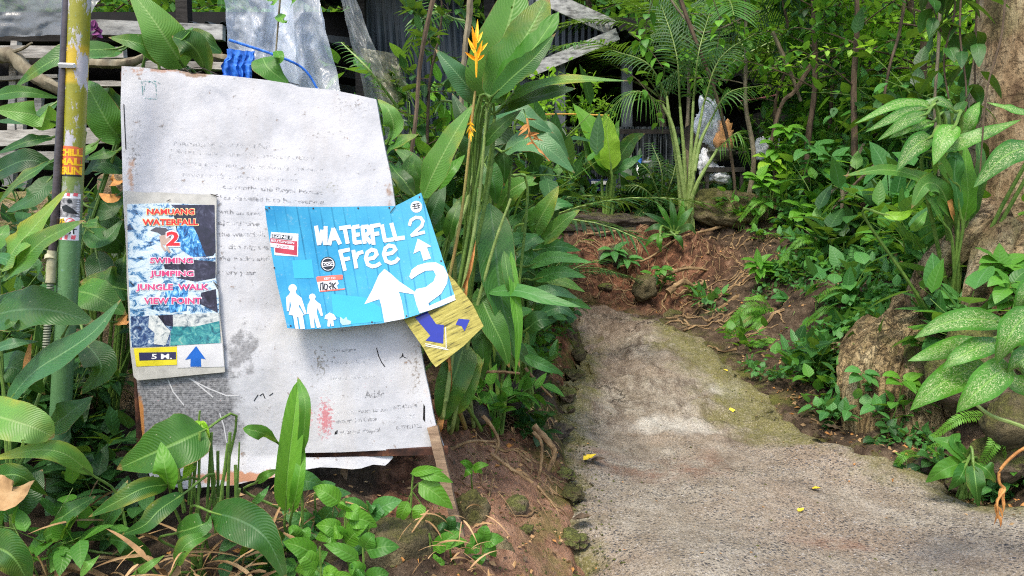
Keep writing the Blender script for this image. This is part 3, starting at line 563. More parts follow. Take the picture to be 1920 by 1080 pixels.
m = MB(); roof_sheet(m, W3(1150, 50, 12.3), W3(1500, 190, 11.8), W3(1500, 190, 11.8) + Vector((0, 3.2, .2)), W3(1150, 50, 12.3) + Vector((0, 3.2, .2)), 18, amp=.03); m.build('roof', MT['corrdark'], hb)
m = MB(); beam(m, W3(975, 150, 12.3), W3(1045, 150, 12.3), .2, .06, (0, 1, 0)); m.build('beam', MT['slate'], hb)
for u in (1050, 1175): m = MB(); beam(m, W3(u, 110, 12.2), W3(u, 400, 12.2), .16, .16, (0, 1, 0)); m.build('post', MT['slate'], hb)
def prism(mb, P, Y, th, m=0):
    f = [W3(u, v, Y) for u, v in P]; k = len(f); mb.add(f + [p + Vector((0, th, 0)) for p in f], [tuple(range(k))[::-1], tuple(range(k, 2 * k))] + [(i, (i + 1) % k, k + (i + 1) % k, k + i) for i in range(k)], None, .5, m)
m = MB(); prism(m, [(975, -60), (1020, -14), (1142, 50), (1150, 66), (1000, 124), (975, 134)], 12.95, .06); m.build('gable_sheet', MT['corrblue'], hb)
for k in range(5):
    m = MB(); v = 132 + k * 23; prism(m, [(960, v), (1062, v - 22), (1062, v - 2), (960, v + 20)], 12.75 - .01 * (k % 2), .05); m.build('weatherboard', MT['slate'], hb)
# corrugated fence
cf = thing('corrugated_fence', 'dark corrugated metal fence with upright ribs behind the palm clump', 'fence', W3(1150, 400, 11.2))
a, b = W3(985, 400, 11.4), W3(1300, 400, 11.4); top = W3(1000, 236, 11.4).z
m = MB(); roof_sheet(m, (a.x, 11.4, a.z - .3), (b.x, 11.4, a.z - .3), (b.x, 11.5, top), (a.x, 11.5, top), 30, amp=.02); m.build('panel', MT['corrdark'], cf)
m = MB(); beam(m, (a.x, 11.3, top - .1), (b.x, 11.3, top - .1), .05, .07); m.build('rail', MT['wooddark'], cf)
m = MB(); 
for k in range(30): x = a.x + (b.x - a.x) * k / 29; beam(m, (x, 11.33, a.z - .2), (x, 11.33, top - .14), .012, .02, (0, 1, 0))
m.build('rib', MT['slate'], cf)
m = MB(); beam(m, W3(1172, 270, 10.9), W3(1176, 400, 10.9), .16, .12, (0, 1, 0), wob=.006); m.build('post', simple('algae_green_post', [(.3, (.07, .1, .07)), (.7, (.18, .22, .17))], 8, .8), cf)
m = MB(); beam(m, W3(1040, 240, 10.8), W3(1037, 400, 10.8), .05, .05, (0, 1, 0)); m.build('post', MT['fallen'] if False else MT['woodstake'], cf)
m = MB(); box(m, (4.6, 14.2, 3.2), (5.2, .1, 2.8)); tag(m.build('dark_shed', MT['black'], origin=(4.6, 14.2, 1.8)), 'shed wall coloured dark for deep shade behind the thin saplings', 'shed')  # deep shade is put into the wall's near-black colour
m = MB(); tube(m, cr([W3(965, 217, 9.2), W3(1060, 214, 9.2), W3(1142, 217, 9.2)], 12), .01, .01, 5); tag(m.build('rope', MT['yellowrope'], origin=W3(965, 217, 9.2)), 'orange yellow rope stretched level behind the tall heliconia', 'rope')
m = MB(); tube(m, cr([W3(1385, 190, 10), W3(1420, 185, 10), W3(1456, 178, 10)], 12), .01, .01, 5); tag(m.build('rope', MT['pinkrope'], origin=W3(1385, 190, 10)), 'pink rope stretched in front of the dark shed', 'rope')
# household things by the fence
def lathe(mb, c, prof, n=20, m=0, sc=1):
    vs = []; fs = []
    for i, (r_, z) in enumerate(prof):
        for k in range(n): a = k / n * 2 * math.pi; vs.append(Vector(c) + Vector((r_ * math.cos(a), r_ * math.sin(a), z)) * sc)
    for i in range(len(prof) - 1):
        for k in range(n): fs.append((i * n + k, i * n + (k + 1) % n, (i + 1) * n + (k + 1) % n, (i + 1) * n + k))
    mb.add(vs, fs, [(0, 0)] * len(vs), .5, m)
tb = thing('work_table', 'low rough table holding pots beside the corrugated fence', 'table', W3(1205, 400, 10.4))
m = MB(); box(m, W3(1200, 352, 10.4), (.75, .5, .05)); m.build('tabletop', MT['slate'], tb)
for u in (1162, 1238): 
    for y in (10.2, 10.6): m = MB(); beam(m, W3(u, 354, 10.4) + Vector((0, y - 10.4, 0)), W3(u, 400, 10.4) + Vector((0, y - 10.4, -.1)), .05, .05, (0, 1, 0)); m.build('leg', MT['wooddark'], tb)
p = W3(1215, 334, 10.35)
pt = thing('metal_pot', 'tall aluminium pot with lid on the low table by the fence', 'pot', p)
m = MB(); lathe(m, p, [(0, 0), (.11, 0), (.12, .02), (.12, .2), (.125, .21)]); m.build('body', MT['metal'], pt); m = MB(); lathe(m, p, [(.128, .21), (.1, .24), (.02, .26), (.02, .29), (0, .29)]); m.build('lid', MT['metal'], pt)
p = W3(1199, 330, 10.3); pt = thing('plastic_bottle', 'small white bottle with blue top beside the aluminium pot', 'bottle', p)
m = MB(); lathe(m, p, [(0, 0), (.045, 0), (.045, .12), (.03, .15)]); m.build('body', MT['white'], pt); m = MB(); lathe(m, p, [(.032, .15), (.032, .24), (0, .24)]); m.build('cap', MT['blueplastic'], pt)
p = W3(1196, 352, 10.2); pt = thing('metal_basin', 'wide shiny metal basin on the low table in front of the pot', 'basin', p)
m = MB(); lathe(m, p, [(0, 0), (.13, 0), (.2, .1), (.21, .105), (.2, .09), (.12, .01), (0, .01)]); m.build('body', MT['metal'], pt)
p = W3(1126, 348, 10.3); m = MB(); box(m, p, (.42, .3, .16)); box(m, p + Vector((0, -.16, .03)), (.3, .012, .05), m=1); tag(m.build('storage_box', [MT['navy'], MT['white']], origin=p), 'dark blue box with a pale band left of the green plank post', 'box')
p = W3(1025, 350, 9.9); m = MB()
for k in range(26): q = p + Vector((U(-.12, .12), U(-.1, .1), U(-.12, .12))); leaf(m, arc(q, rdir(), .16, .6), .05, rdir(), 'ovate', 4, 1)
tag(m.build('blue_cloth_bundle', MT['navy'], origin=p), 'dark blue cloth bundle hanging behind the ginger leaves', 'cloth')
# rubbish pile right of the palm
def bag(name, label, u, v, Y, sx, sz, mat, cat, sd_=0):
    p = W3(u, v, Y); bm = bmesh.new(); bmesh.ops.create_icosphere(bm, subdivisions=4, radius=1)
    for w in bm.verts:
        q = w.co.copy(); n1 = noise.fractal(q * 1.6 + Vector((sd_, 0, 0)), 1, 2, 4); n2 = abs(noise.noise(q * 4 + Vector((0, sd_, 3))))
        q *= 1 + .3 * n1 - .3 * n2; w.co = Vector((q.x * sx, q.y * sx * .7, q.z * sz + (.35 * sz * max(0, q.z) ** 3)))
    me = bpy.data.meshes.new(name); bm.to_mesh(me); bm.free(); me.materials.append(mat); me.polygons.foreach_set('use_smooth', [True] * len(me.polygons))
    o = bpy.data.objects.new(name, me); COL.objects.link(o); o.location = p; return tag(o, label, cat)
bag('plastic_bag', 'large clear plastic bag hanging above the wok right of the palm', 1330, 232, 9.8, .2, .3, MT['plblue'], 'plastic bag', 2)
bag('cloth_bag', 'orange brown cloth bag hanging beside the large clear plastic bag', 1358, 262, 9.7, .13, .2, MT['orangecloth'], 'bag', 5)
bag('plastic_bag', 'white plastic bag slumped left under the wok', 1326, 308, 9.6, .13, .16, MT['white'], 'plastic bag', 9)
bag('plastic_bag', 'flat white plastic bag slumped right under the wok', 1350, 330, 9.5, .14, .1, MT['white'], 'plastic bag', 12)
bag('plastic_bag', 'crumpled white plastic bag behind the thin sapling right of the wok', 1428, 282, 9.9, .11, .14, MT['white'], 'plastic bag', 14)
bag('plastic_bag', 'small white plastic scrap near the foot of the thin sapling', 1452, 268, 9.9, .08, .1, MT['white'], 'plastic bag', 17)
p = W3(1352, 300, 9.5); pt = thing('wok', 'olive grey metal wok with lid on a dark iron stand', 'wok', p)
m = MB(); lathe(m, p, [(0, -.02), (.1, -.01), (.16, .05), (.18, .1), (.185, .1), (.16, .13), (.05, .16), (0, .17)]); m.build('pan', MT['wok'], pt)
m = MB(); tube(m, [p + Vector((.16, 0, .08)), p + Vector((.32, 0, .1))], .02); m.build('handle', MT['darkmetal'], pt)
p = W3(1352, 320, 9.6); m = MB(); box(m, p, (.5, .4, .06))
for sx in (-.22, .22):
    for sy in (-.15, .15): beam(m, p + Vector((sx, sy, 0)), p + Vector((sx, sy, -.5)), .04, .04, (0, 1, 0))
tag(m.build('iron_stand', MT['darkmetal'], origin=p), 'dark iron stand carrying the olive grey wok', 'stand')
p = W3(1300, 262, 10); m = MB(); lathe(m, (0, 0, 0), [(0, 0), (.14, .02), (.2, .06), (.2, .065), (.14, .03), (0, .012)]); o = m.build('dark_pan', MT['darkmetal']); o.location = p; o.rotation_euler = (rad(80), 0, rad(10)); tag(o, 'round dark pan hanging left of the clear plastic bag', 'pan')
# ---------------------------------------------------------------- the signs
random.seed(5)
def planefn(a, b, c):                    # three (u, v, Y): the plane through those places
    A = np.array([[p[0], p[1], 1] for p in (a, b, c)], float); w = np.linalg.solve(A, np.array([1 / p[2] for p in (a, b, c)]))
    return lambda u, v: 1 / (w[0] * u + w[1] * v + w[2])
PM = planefn((228, 125, 3.0), (262, 835, 2.86), (705, 185, 3.22))
def SM(u, v, off=0):                     # main sheet: slightly buckled plane
    d = .008 * noise.noise(Vector((u / 160, v / 190, 1))) + .003 * noise.noise(Vector((u / 40, v / 45, 4)))
    if v > 855: d -= .0012 * (v - 855) * .5
    return W3(u, v, PM(u, v) + d - off)
def SP_(u, v, off=0):                    # poster, tied on the main sheet
    d = .004 * noise.noise(Vector((u / 60, v / 50, 7))) 
    return W3(u, v, PM(u, v) - .018 + d - off)
def SB(u, v, off=0):                     # blue sign, curling away from the sheet at its bottom
    t = max(0, (v - 400) / 210); s = (u - 680) / 180
    return W3(u, v, PM(u, v) - .05 - .05 * t * t - .02 * s * s - (.03 * max(0, (u - 745) / 100)) - off)
PY = planefn((770, 600, 3.07), (905, 612, 3.02), (818, 685, 3.0))
def SY(u, v, off=0): return W3(u, v, PY(u, v) - off)
def poly(mb, pts, surf, off=.0015, thick=0, step=16, m=0, raw=None):
    """fill an outline (photo points) on a surface; thick > 0 makes it a solid sheet"""
    bm = bmesh.new()
    if raw: 
        vv = [bm.verts.new((a, b, 0)) for a, b in raw[0]]
        for f in raw[1]:
            try: bm.faces.new([vv[i] for i in f])
            except ValueError: pass
    else:
        vv = [bm.verts.new((a, b, 0)) for a, b in pts]
        for t in geometry.tessellate_polygon([[Vector((a, b, 0)) for a, b in pts]]):
            try: bm.faces.new([vv[i] for i in t])
            except ValueError: pass
    for _ in range(7):
        es = [e for e in bm.edges if e.calc_length() > step]
        if not es: break
        bmesh.ops.subdivide_edges(bm, edges=es, cuts=1); bmesh.ops.triangulate(bm, faces=[f for f in bm.faces if len(f.verts) > 3])
    bm.normal_update(); bm.verts.index_update(); P = [(v.co.x, v.co.y) for v in bm.verts]
    fs = [[v.index for v in (f.verts if f.normal.z < 0 else reversed(f.verts))] for f in bm.faces]
    fr = [surf(a, b, off) for a, b in P]; uv = [(a / 1000, b / 1000) for a, b in P]
    mb.add(fr, fs, uv, .5, m)
    if thick:
        mb.add([p + Vector((0, thick, 0)) for p in fr], [f[::-1] for f in fs], uv, .5, m)
        for e in bm.edges:
            if len(e.link_faces) == 1:
                i, j = e.verts[0].index, e.verts[1].index; q = [fr[i], fr[j], fr[j] + Vector((0, thick, 0)), fr[i] + Vector((0, thick, 0))]
                mb.add(q, [(0, 1, 2, 3)], [uv[i], uv[j], uv[j], uv[i]], .5, m)
    bm.free()
def stroke(pts, w):                      # outline of a brush stroke
    P = [Vector((a, b)) for a, b in pts]; n = len(P); L = []; R_ = []
    for i in range(n):
        a = (P[i] - P[i - 1]).normalized() if i else (P[1] - P[0]).normalized(); b = (P[i + 1] - P[i]).normalized() if i < n - 1 else a
        t = (a + b); t = t.normalized() if t.length > .2 else a; k = 1 / max(.55, t.dot(a)); nn = Vector((-t.y, t.x)) * w / 2 * k
        L.append(P[i] + nn); R_.append(P[i] - nn)
    return L, R_
def strokes(mb, lst, w, surf, off=.002, m=0):
    for k, pts in enumerate(lst):
        L, R_ = stroke(pts, w); n = len(L)
        for i in range(n - 1): poly(mb, [tuple(L[i]), tuple(L[i + 1]), tuple(R_[i + 1]), tuple(R_[i])], surf, off + .00012 * (k % 5) + .00002 * i, m=m)
def textmesh(txt, bold=0):
    c = bpy.data.curves.new('t', 'FONT'); c.body = txt; c.offset = bold; c.resolution_u = 2; o = bpy.data.objects.new('t', c); COL.objects.link(o)
    bpy.context.view_layer.update(); me = bpy.data.meshes.new_from_object(o.evaluated_get(bpy.context.evaluated_depsgraph_get()))
    V = [(v.co.x, v.co.y) for v in me.vertices]; F = [tuple(p.vertices) for p in me.polygons]
    bpy.data.objects.remove(o); bpy.data.curves.remove(c); bpy.data.meshes.remove(me); return V, F
def text(mb, txt, u0, u1, vb, h, surf, ang=0, bold=0, off=.002, m=0, step=14):
    """txt fitted between u0 and u1 on baseline vb, capital height h (photo units), ang in degrees downhill"""
    V, F = textmesh(txt, bold)
    if not V: return
    x0 = min(p[0] for p in V); x1 = max(p[0] for p in V); sx = (u1 - u0) / max(1e-6, x1 - x0); sy = h / .7; ca, sa = math.cos(rad(ang)), math.sin(rad(ang))
    P = [(u0 + (x - x0) * sx * ca + y * sy * sa, vb + (x - x0) * sx * sa - y * sy * ca) for x, y in V]
    poly(mb, None, surf, off, m=m, raw=(P, F), step=step)
def blob(s, cu, cv, ru, rv):
    v = s.mapv(s.uv(), (1 / ru, 1 / rv, 0), (-cu / ru, -cv / rv, 0)); n = s.nd('VectorMath', operation='LENGTH'); s.l(v, n.inputs[0])
    return s.m('SUBTRACT', 1, n.outputs['Value'], clamp=True)
def vinyl():
    s = NT('weathered_white_vinyl'); uv = s.uv(); n = s.noise(9, 8, .7, uv); n2 = s.noise(45, 6, .7, uv); n3 = s.noise(170, 4, .65, uv)
    weave = s.m('MULTIPLY_ADD', s.m('SINE', s.m('MULTIPLY', s.xyz(uv)[1], 1650)), .5, .5)
    col = s.ramp(n, [(.3, (.39, .40, .425)), (.5, (.52, .525, .55)), (.7, (.61, .61, .62))])
    col = s.mix(s.m('MULTIPLY', weave, .02), col, (.33, .33, .35))
    col = s.mix(s.ramp(s.noise(5, 6, .7, s.mapv(uv, (2.2, .6, 1))), [(.5, 0), (.72, .35)]), col, (.42, .38, .33))
    col = s.mix(s.ramp(s.m('ADD', n2, s.m('MULTIPLY', n3, .35)), [(.80, 0), (.84, .55)]), col, (.15, .145, .14))
    def stain(b, c, k, lo=.62, amt=.9, nz=None):
        nonlocal col
        q = s.m('ADD', s.m('MULTIPLY', b, k), nz if nz is not None else n2); col = s.mix(s.m('MULTIPLY', s.ramp(q, [(lo, 0), (lo + .12, 1)]), amt), col, c)
    grey = s.mix(s.m('MULTIPLY_ADD', weave, .25, s.ramp(n3, [(.38, 0), (.62, .75)])), (.04, .04, .045), (.30, .30, .31))
    stain(blob(s, .34, .75, .15, .12), grey, .75, .66, .92, s.m('MULTIPLY_ADD', n, .6, s.m('MULTIPLY', n2, .4))); stain(blob(s, .455, .66, .06, .09), grey, .5, .74, .7, n2)
    stain(blob(s, .42, .80, .09, .08), grey, .5, .74, .8, n)
    stain(blob(s, .25, .29, .04, .10), (.1, .1, .09), .26, .73, .7, n3); stain(blob(s, .60, .68, .035, .07), (.16, .14, .1), .3, .72, .8, n3)
    stain(blob(s, .575, .78, .018, .04), (.55, .1, .13), .4, .68, .7, n3); stain(blob(s, .61, .785, .025, .06), (.5, .12, .14), .4, .68, .8, n3)
    stain(blob(s, .66, .20, .09, .04), (.16, .14, .12), .24, .73, .7, n3); stain(blob(s, .78, .69, .025, .14), (.2, .16, .12), .3, .74, .7, n3)
    stain(blob(s, .44, .895, .13, .022), (.42, .16, .05), .5, .66, .85, n2); stain(blob(s, .30, .13, .14, .014), (.4, .18, .08), .4, .7, .7, n2); stain(blob(s, .262, .79, .012, .07), (.5, .2, .04), .6, .66, .9, n)
    stain(blob(s, .36, .136, .05, .012), (.25, .14, .06), .5, .64, .8, n2); stain(blob(s, .245, .33, .014, .06), (.4, .2, .09), .4, .7, .7, n2); stain(blob(s, .73, .36, .02, .12), (.3, .17, .1), .3, .72, .7, n2)
    stain(blob(s, .53, .52, .02, .3), (.3, .27, .2), .25, .74, .5, n2); stain(blob(s, .62, .35, .06, .03), (.2, .2, .12), .25, .73, .6, n3)
    s.bump(s.m('ADD', s.m('MULTIPLY', n, 1.2), s.m('ADD', s.m('MULTIPLY', n2, .3), s.m('MULTIPLY', n3, .08))), .36, .012)
    return s.fin(col, .5, .35)
def worn(name, col, lo=.45, hi=.58, sc=120, amt=1):   # print that has flaked away in places
    s = NT(name); n = s.noise(sc, 5, .7, s.uv()); s.alpha(s.m('MULTIPLY', s.ramp(n, [(lo, 0), (hi, 1)]), amt)); return s.fin(col, .6, .3)
def flat(name, col, rough=.5, mot=.12, sc=40):
    s = NT(name); n = s.noise(sc, 5, .6, s.uv()); s.bump(n, .12, .004); return s.fin(s.mix(s.ramp(n, [(.4, 0), (.75, mot * 3)]), col, tuple(c * .55 for c in col)), rough, .35)
VIN = vinyl(); PRB = worn('faded_black_print', (.13, .13, .14), .46, .57, 130, .62); PRF = worn('very_faded_print', (.26, .27, .29), .50, .60, 150, .6); HOLE = flat('dark_tear', (.01, .01, .01), .9)
root = thing('notice_board', 'large weathered white vinyl notice board with flaking faded text leaning on stakes', 'sign', W3(560, 860, 3.0))
m = MB()
ML_ = [(228, 124), (262, 126), (300, 131), (330, 131), (360, 137), (430, 142), (500, 150), (545, 157), (560, 163), (620, 168), (665, 177), (705, 186), (707, 196), (713, 232), (722, 280), (733, 330), (741, 385), (752, 450), (764, 540), (775, 600), (788, 650), (797, 700), (805, 735), (812, 775), (818, 800), (832, 838), (818, 836), (760, 843), (700, 845), (640, 848), (580, 849), (530, 851), (527, 892), (500, 898), (470, 902), (440, 910), (400, 912), (345, 917), (310, 908), (285, 905), (276, 880), (268, 830), (262, 770), (256, 712), (250, 640), (242, 560), (236, 460), (231, 380), (229, 300), (226, 200)]
poly(m, ML_, SM, 0, .022, 18); m.build('sheet', VIN, root)
m = MB(); poly(m, [(531, 857), (600, 858), (690, 856), (735, 853), (737, 858), (728, 868), (722, 873), (700, 871), (690, 874), (678, 878), (660, 880), (630, 877), (600, 876), (565, 882), (531, 891)], SM, -.015, .004, 18); m.build('torn_flap', VIN, root)
m = MB(); beam(m, W3(520, 851, 3.05), W3(840, 844, 3.1), .03, .034, (0, 1, 0)); m.build('bottom_rail', MT['rust'], root)
m = MB(); tube(m, [W3(232, 135, 3.04), W3(262, 830, 2.9)], .012, .012, 6); m.build('frame_rail', MT['rust'], root)
m = MB(); tube(m, [W3(700, 196, 3.26), W3(812, 835, 3.12)], .012, .012, 6); m.build('frame_rail', MT['rust'], root)
m = MB(); beam(m, W3(812, 800, 3.11), W3(842, 930, 3.0), .045, .03, (0, 1, 0), wob=.002); beam(m, W3(842, 930, 3.0), W3(892, 1120, 2.85), .042, .03, (0, 1, 0), wob=.002); m.build('stake', MT['woodstake'], root)
m = MB(); beam(m, W3(648, 840, 3.12), W3(642, 945, 3.16), .028, .02, (0, 1, 0), wob=.001); m.build('stake', MT['woodstake'], root)
m = MB(); beam(m, W3(300, 840, 2.98), W3(296, 1060, 3.0), .03, .03, (0, 1, 0), wob=.002); m.build('stake', MT['woodstake'], root)
m = MB(); tube(m, cr([W3(350, 132, 3.0), W3(372, 126, 3.02), W3(392, 133, 3.03), W3(408, 140, 3.03)], 10), .002); tube(m, cr([W3(346, 128, 3.0), W3(360, 138, 2.99), W3(378, 134, 3.0)], 10), .002); m.build('wire_tie', MT['wire'], root)
for k, T in enumerate(([(755, 661), (758, 671), (764, 672), (756, 668), (748, 673), (753, 668)], [(794, 757), (797, 762), (797, 792), (793, 786)], [(628, 810), (633, 806), (632, 813), (627, 815)])):
    m = MB(); poly(m, T, SM, .0012); m.build('tear', HOLE, root)
for T in ([(706, 652), (710, 668), (716, 680), (722, 688)], [(487, 742), (493, 738), (497, 747)], [(476, 752), (484, 740)], [(505, 742), (512, 737)], [(540, 154), (562, 160)], [(232, 195), (236, 280)]):
    m = MB(); strokes(m, [T], 1.7, SM, .0012); m.build('tear', HOLE, root)
m = MB()
for t, a, b, v, h, an in (('Please do not', 614, 664, 622, 6, -1.5), ('No camping', 622, 667, 660, 7, -1.5), ('Addr', 684, 720, 746, 13, -2), ('Police station', 672, 727, 775, 7.5, -5), ('Immigration Office', 629, 707, 794, 8, -4), ('Koh Samui Hospital', 631, 713, 815, 8, -4),
  ('0-77421098', 737, 783, 768, 7, -7), ('0-77421322', 743, 791, 806, 7, -6), ('with an area', 409, 490, 400, 8, 3), ('ajesti the', 408, 488, 421, 8.5, 2), ('the waterfall,', 409, 497, 443, 8.5, 0), ('in the big wa', 409, 505, 466, 9, 1), ('the rocks and', 410, 505, 489, 9, 0), ('every year', 408, 480, 514, 8.5, 1),
  ('has classified it to be reserved', 412, 607, 374, 8, 2.5), ('currently, the Royal Forest', 417, 605, 353, 8, 3.5)):
    m = MB(); text(m, t, a, b, v, h, SM, an, .022, .0012); m.build('print', PRB, root)
m = MB()
for t, a, b, v, h, an in (('Namuang Wat', 628, 670, 779, 7, -4), ('0-7726', 741, 780, 787, 7, -6), ('Namuang 2 Waterfall', 325, 505, 272, 9, 2), ('Surat Thani ... the falls, park sanctuary', 330, 590, 287, 8, 3), ('Nature and mountain nature is the near', 330, 606, 308, 8, 3), ('seven falls but out its so as', 340, 560, 330, 8, 3), ('No smoking', 622, 690, 683, 7, -2), ('animal collection', 618, 705, 712, 6, -2)):
    m = MB(); text(m, t, a, b, v, h, SM, an, .016, .0012); m.build('faded_print', PRF, root)
m = MB(); strokes(m, [[(266, 152), (268, 184)], [(268, 184), (294, 186)], [(294, 186), (292, 158), (282, 152), (272, 158), (270, 172)], [(264, 153), (290, 152), (302, 158)]], 2, SM, .0012); m.build('emblem', worn('faded_teal_print', (.1, .28, .28), .47, .56, 140, .8), root)
m = MB(); strokes(m, [[(315, 712), (325, 735), (345, 760)], [(355, 710), (390, 728), (425, 742), (448, 742)], [(360, 712), (400, 745)], [(412, 775), (420, 800), (425, 830)]], 2.5, SM, .0012); m.build('scratch', flat('pale_scratch', (.55, .55, .56)), root)
# poster -------------------------------------------------------------------
def Q(X, Y): return (230 + X / 2.919, 350 + Y / 2.919)
pr = thing('poster', 'waterfall poster with red lettering and a blue arrow tied to the white notice board', 'poster', W3(320, 700, 2.85))
m = MB(); poly(m, [Q(8, 22), Q(120, 32), Q(200, 30), Q(330, 38), Q(430, 42), Q(505, 40), Q(514, 52), Q(512, 200), Q(514, 330), Q(512, 480), Q(505, 510), Q(512, 540), Q(526, 580), Q(530, 690), Q(548, 850), Q(560, 1015), Q(400, 1030), Q(250, 1045), Q(80, 1060), Q(60, 1040), Q(42, 900), Q(32, 700), Q(22, 500), Q(20, 300), Q(15, 150)], SP_, 0, .004, 14); m.build('sheet', flat('dirty_cream_vinyl', (.5, .49, .45), .5, .2, 60), pr)
def pic(name, stops, sc, dist=1.0, contrast=None, st=(1, 1, 1)):
    s = NT(name); n = s.noise(sc, 9, .75, s.mapv(s.uv(), st), dist); s.bump(s.noise(30, 3, .5, s.uv()), .3, .006); return s.fin(s.ramp(n, stops), .3, .5)
PK = [pic('printed_rocks', [(.38, (.01, .02, .06)), (.45, (.05, .2, .42)), (.5, (.5, .62, .68)), (.7, (.68, .72, .74))], 42, .8, None, (1, 1.6, 1)),
      pic('printed_dark', [(.4, (.008, .008, .02)), (.55, (.025, .022, .05)), (.7, (.12, .13, .2))], 40),
      pic('printed_water', [(.38, (.0, .02, .09)), (.48, (.01, .13, .4)), (.55, (.1, .42, .75)), (.63, (.6, .75, .85))], 70, .8, None, (1.6, .8, 1)),
      pic('printed_shore', [(.35, (.01, .015, .05)), (.5, (.03, .07, .2)), (.56, (.2, .3, .42)), (.63, (.6, .65, .7))], 70, 1),
      pic('printed_boulder', [(.38, (.12, .16, .2)), (.48, (.5, .54, .54)), (.7, (.78, .78, .74))], 60),
      pic('printed_trees', [(.34, (.01, .06, .1)), (.48, (.02, .2, .24)), (.58, (.08, .36, .34)), (.7, (.45, .5, .4))], 60, 1)]
m = MB(); poly(m, [Q(25, 95), Q(265, 90), Q(500, 102), Q(508, 300), Q(508, 480), Q(525, 600), Q(528, 700), Q(538, 858), Q(45, 880), Q(38, 640), Q(28, 400)], SP_, .001, m=0)
poly(m, [Q(262, 98), Q(502, 100), Q(508, 360), Q(495, 378), Q(440, 385), Q(400, 360), Q(300, 270), Q(280, 160), Q(300, 130)], SP_, .0016, m=1)
poly(m, [Q(300, 200), Q(345, 185), Q(385, 215), Q(410, 265), Q(435, 330), Q(455, 380), Q(380, 385), Q(320, 345), Q(290, 280)], SP_, .0022, m=2)
poly(m, [Q(225, 425), Q(330, 395), Q(508, 410), Q(508, 500), Q(400, 520), Q(300, 500), Q(300, 460), Q(230, 450)], SP_, .0016, m=1)
poly(m, [Q(230, 560), Q(360, 530), Q(350, 680), Q(260, 690), Q(240, 630)], SP_, .0016, m=2); poly(m, [Q(430, 580), Q(510, 560), Q(520, 690), Q(420, 640)], SP_, .0019, m=1)
poly(m, [Q(45, 710), Q(190, 705), Q(260, 780), Q(255, 872), Q(50, 878)], SP_, .0018, m=3); poly(m, [Q(190, 705), Q(275, 700), Q(275, 765), Q(235, 760)], SP_, .0021, m=1)
poly(m, [Q(145, 705), Q(190, 705), Q(235, 765), Q(262, 790), Q(235, 868), Q(170, 862), Q(175, 800), Q(140, 770)], SP_, .0024, m=4)
poly(m, [Q(275, 700), Q(525, 690), Q(528, 765), Q(400, 770), Q(275, 765)], SP_, .0020, m=4); poly(m, [Q(275, 765), Q(400, 765), Q(528, 735), Q(536, 855), Q(260, 870), Q(262, 800)], SP_, .0025, m=5); m.build('printed_photo', PK, pr)
m = MB(); poly(m, [Q(150, 240), Q(180, 222), Q(235, 225), Q(262, 250), Q(262, 280), Q(240, 285), Q(220, 270), Q(190, 250)], SP_, .0027, m=0); poly(m, [Q(200, 270), Q(235, 262), Q(268, 290), Q(262, 320), Q(225, 318), Q(205, 300)], SP_, .0029, m=1)
strokes(m, [[Q(212, 300), Q(215, 325), Q(235, 350)], [Q(240, 315), Q(245, 340), Q(258, 360)]], 4, SP_, .0030, 1); m.build('printed_figure', [flat('printed_grey', (.08, .08, .1)), flat('printed_skin', (.45, .33, .27))], pr)
m = MB(); poly(m, [Q(60, 885), Q(297, 875), Q(297, 975), Q(75, 985)], SP_, .0012); m.build('yellow_strip', flat('yellow_tape', (.72, .62, .03), .4, .2), pr)
m = MB(); poly(m, [Q(88, 908), Q(292, 905), Q(292, 945), Q(92, 952)], SP_, .0018); m.build('navy_strip', flat('navy_print', (.03, .03, .09), .4), pr)
m = MB(); text(m, '5 M.', *[Q(x, 0)[0] for x in (158, 270)], Q(0, 942)[1], 9, SP_, 0, .03, .0024); m.build('lettering', flat('white_print', (.75, .75, .75)), pr)
m = MB(); poly(m, [Q(297, 868), Q(545, 855), Q(556, 985), Q(300, 992)], SP_, .0014); m.build('white_strip', flat('white_patch', (.62, .62, .64), .4, .1), pr)
m = MB(); poly(m, [Q(402, 872), Q(455, 945), Q(428, 940), Q(430, 985), Q(370, 985), Q(372, 942), Q(342, 948), Q(375, 905)], SP_, .0022); m.build('arrow', flat('blue_print', (.01, .12, .5), .35, .2), pr)
RED = worn('red_print', (.75, .03, .04), .2, .3, 60); MAG = worn('magenta_print', (.62, .06, .2), .25, .42, 60); YEL = flat('cream_yellow_print', (.85, .72, .35)); WHT = flat('pale_outline_print', (.8, .75, .8))
for t, a, b, v, h, f, o_ in (('NAMUANG', 133, 392, 151, 10, RED, YEL), ('WATERFALL', 108, 412, 209, 10.5, RED, YEL), ('2', 238, 312, 320, 25, RED, WHT), ('SWIMING', 150, 384, 418, 10, MAG, WHT), ('JUMPING', 150, 388, 489, 10, MAG, WHT), ('JUNGLE  WALK', 74, 470, 563, 10, MAG, WHT), ('VIEW POINT', 116, 430, 640, 11, MAG, WHT)):
    u0, u1, vb = Q(a, 0)[0], Q(b, 0)[0], Q(0, v)[1]
    m = MB(); text(m, t, u0 - 1.5, u1 + 1.5, vb + .6, h + 1.2, SP_, 0, .075, .0030); m.build('lettering_outline', o_, pr)
    m = MB(); text(m, t, u0, u1, vb, h, SP_, 0, .03, .0038); m.build('lettering', f, pr)
m = MB(); text(m, '12/21 02:38 AM', *[Q(x, 0)[0] for x in (390, 498)], Q(0, 392)[1], 2.6, SP_, 0, .01, .003); m.build('date_print', WHT, pr)
for T in ([Q(240, 80), Q(262, 70)], [Q(480, 40), Q(525, 55)], [Q(500, 50), Q(520, 42)], [Q(495, 520), Q(525, 545)], [Q(40, 520), Q(60, 540)], [Q(505, 530), Q(520, 560)]):
    m = MB(); strokes(m, [T], 1.5, SP_, .004); m.build('wire_tie', MT['wire'], pr)
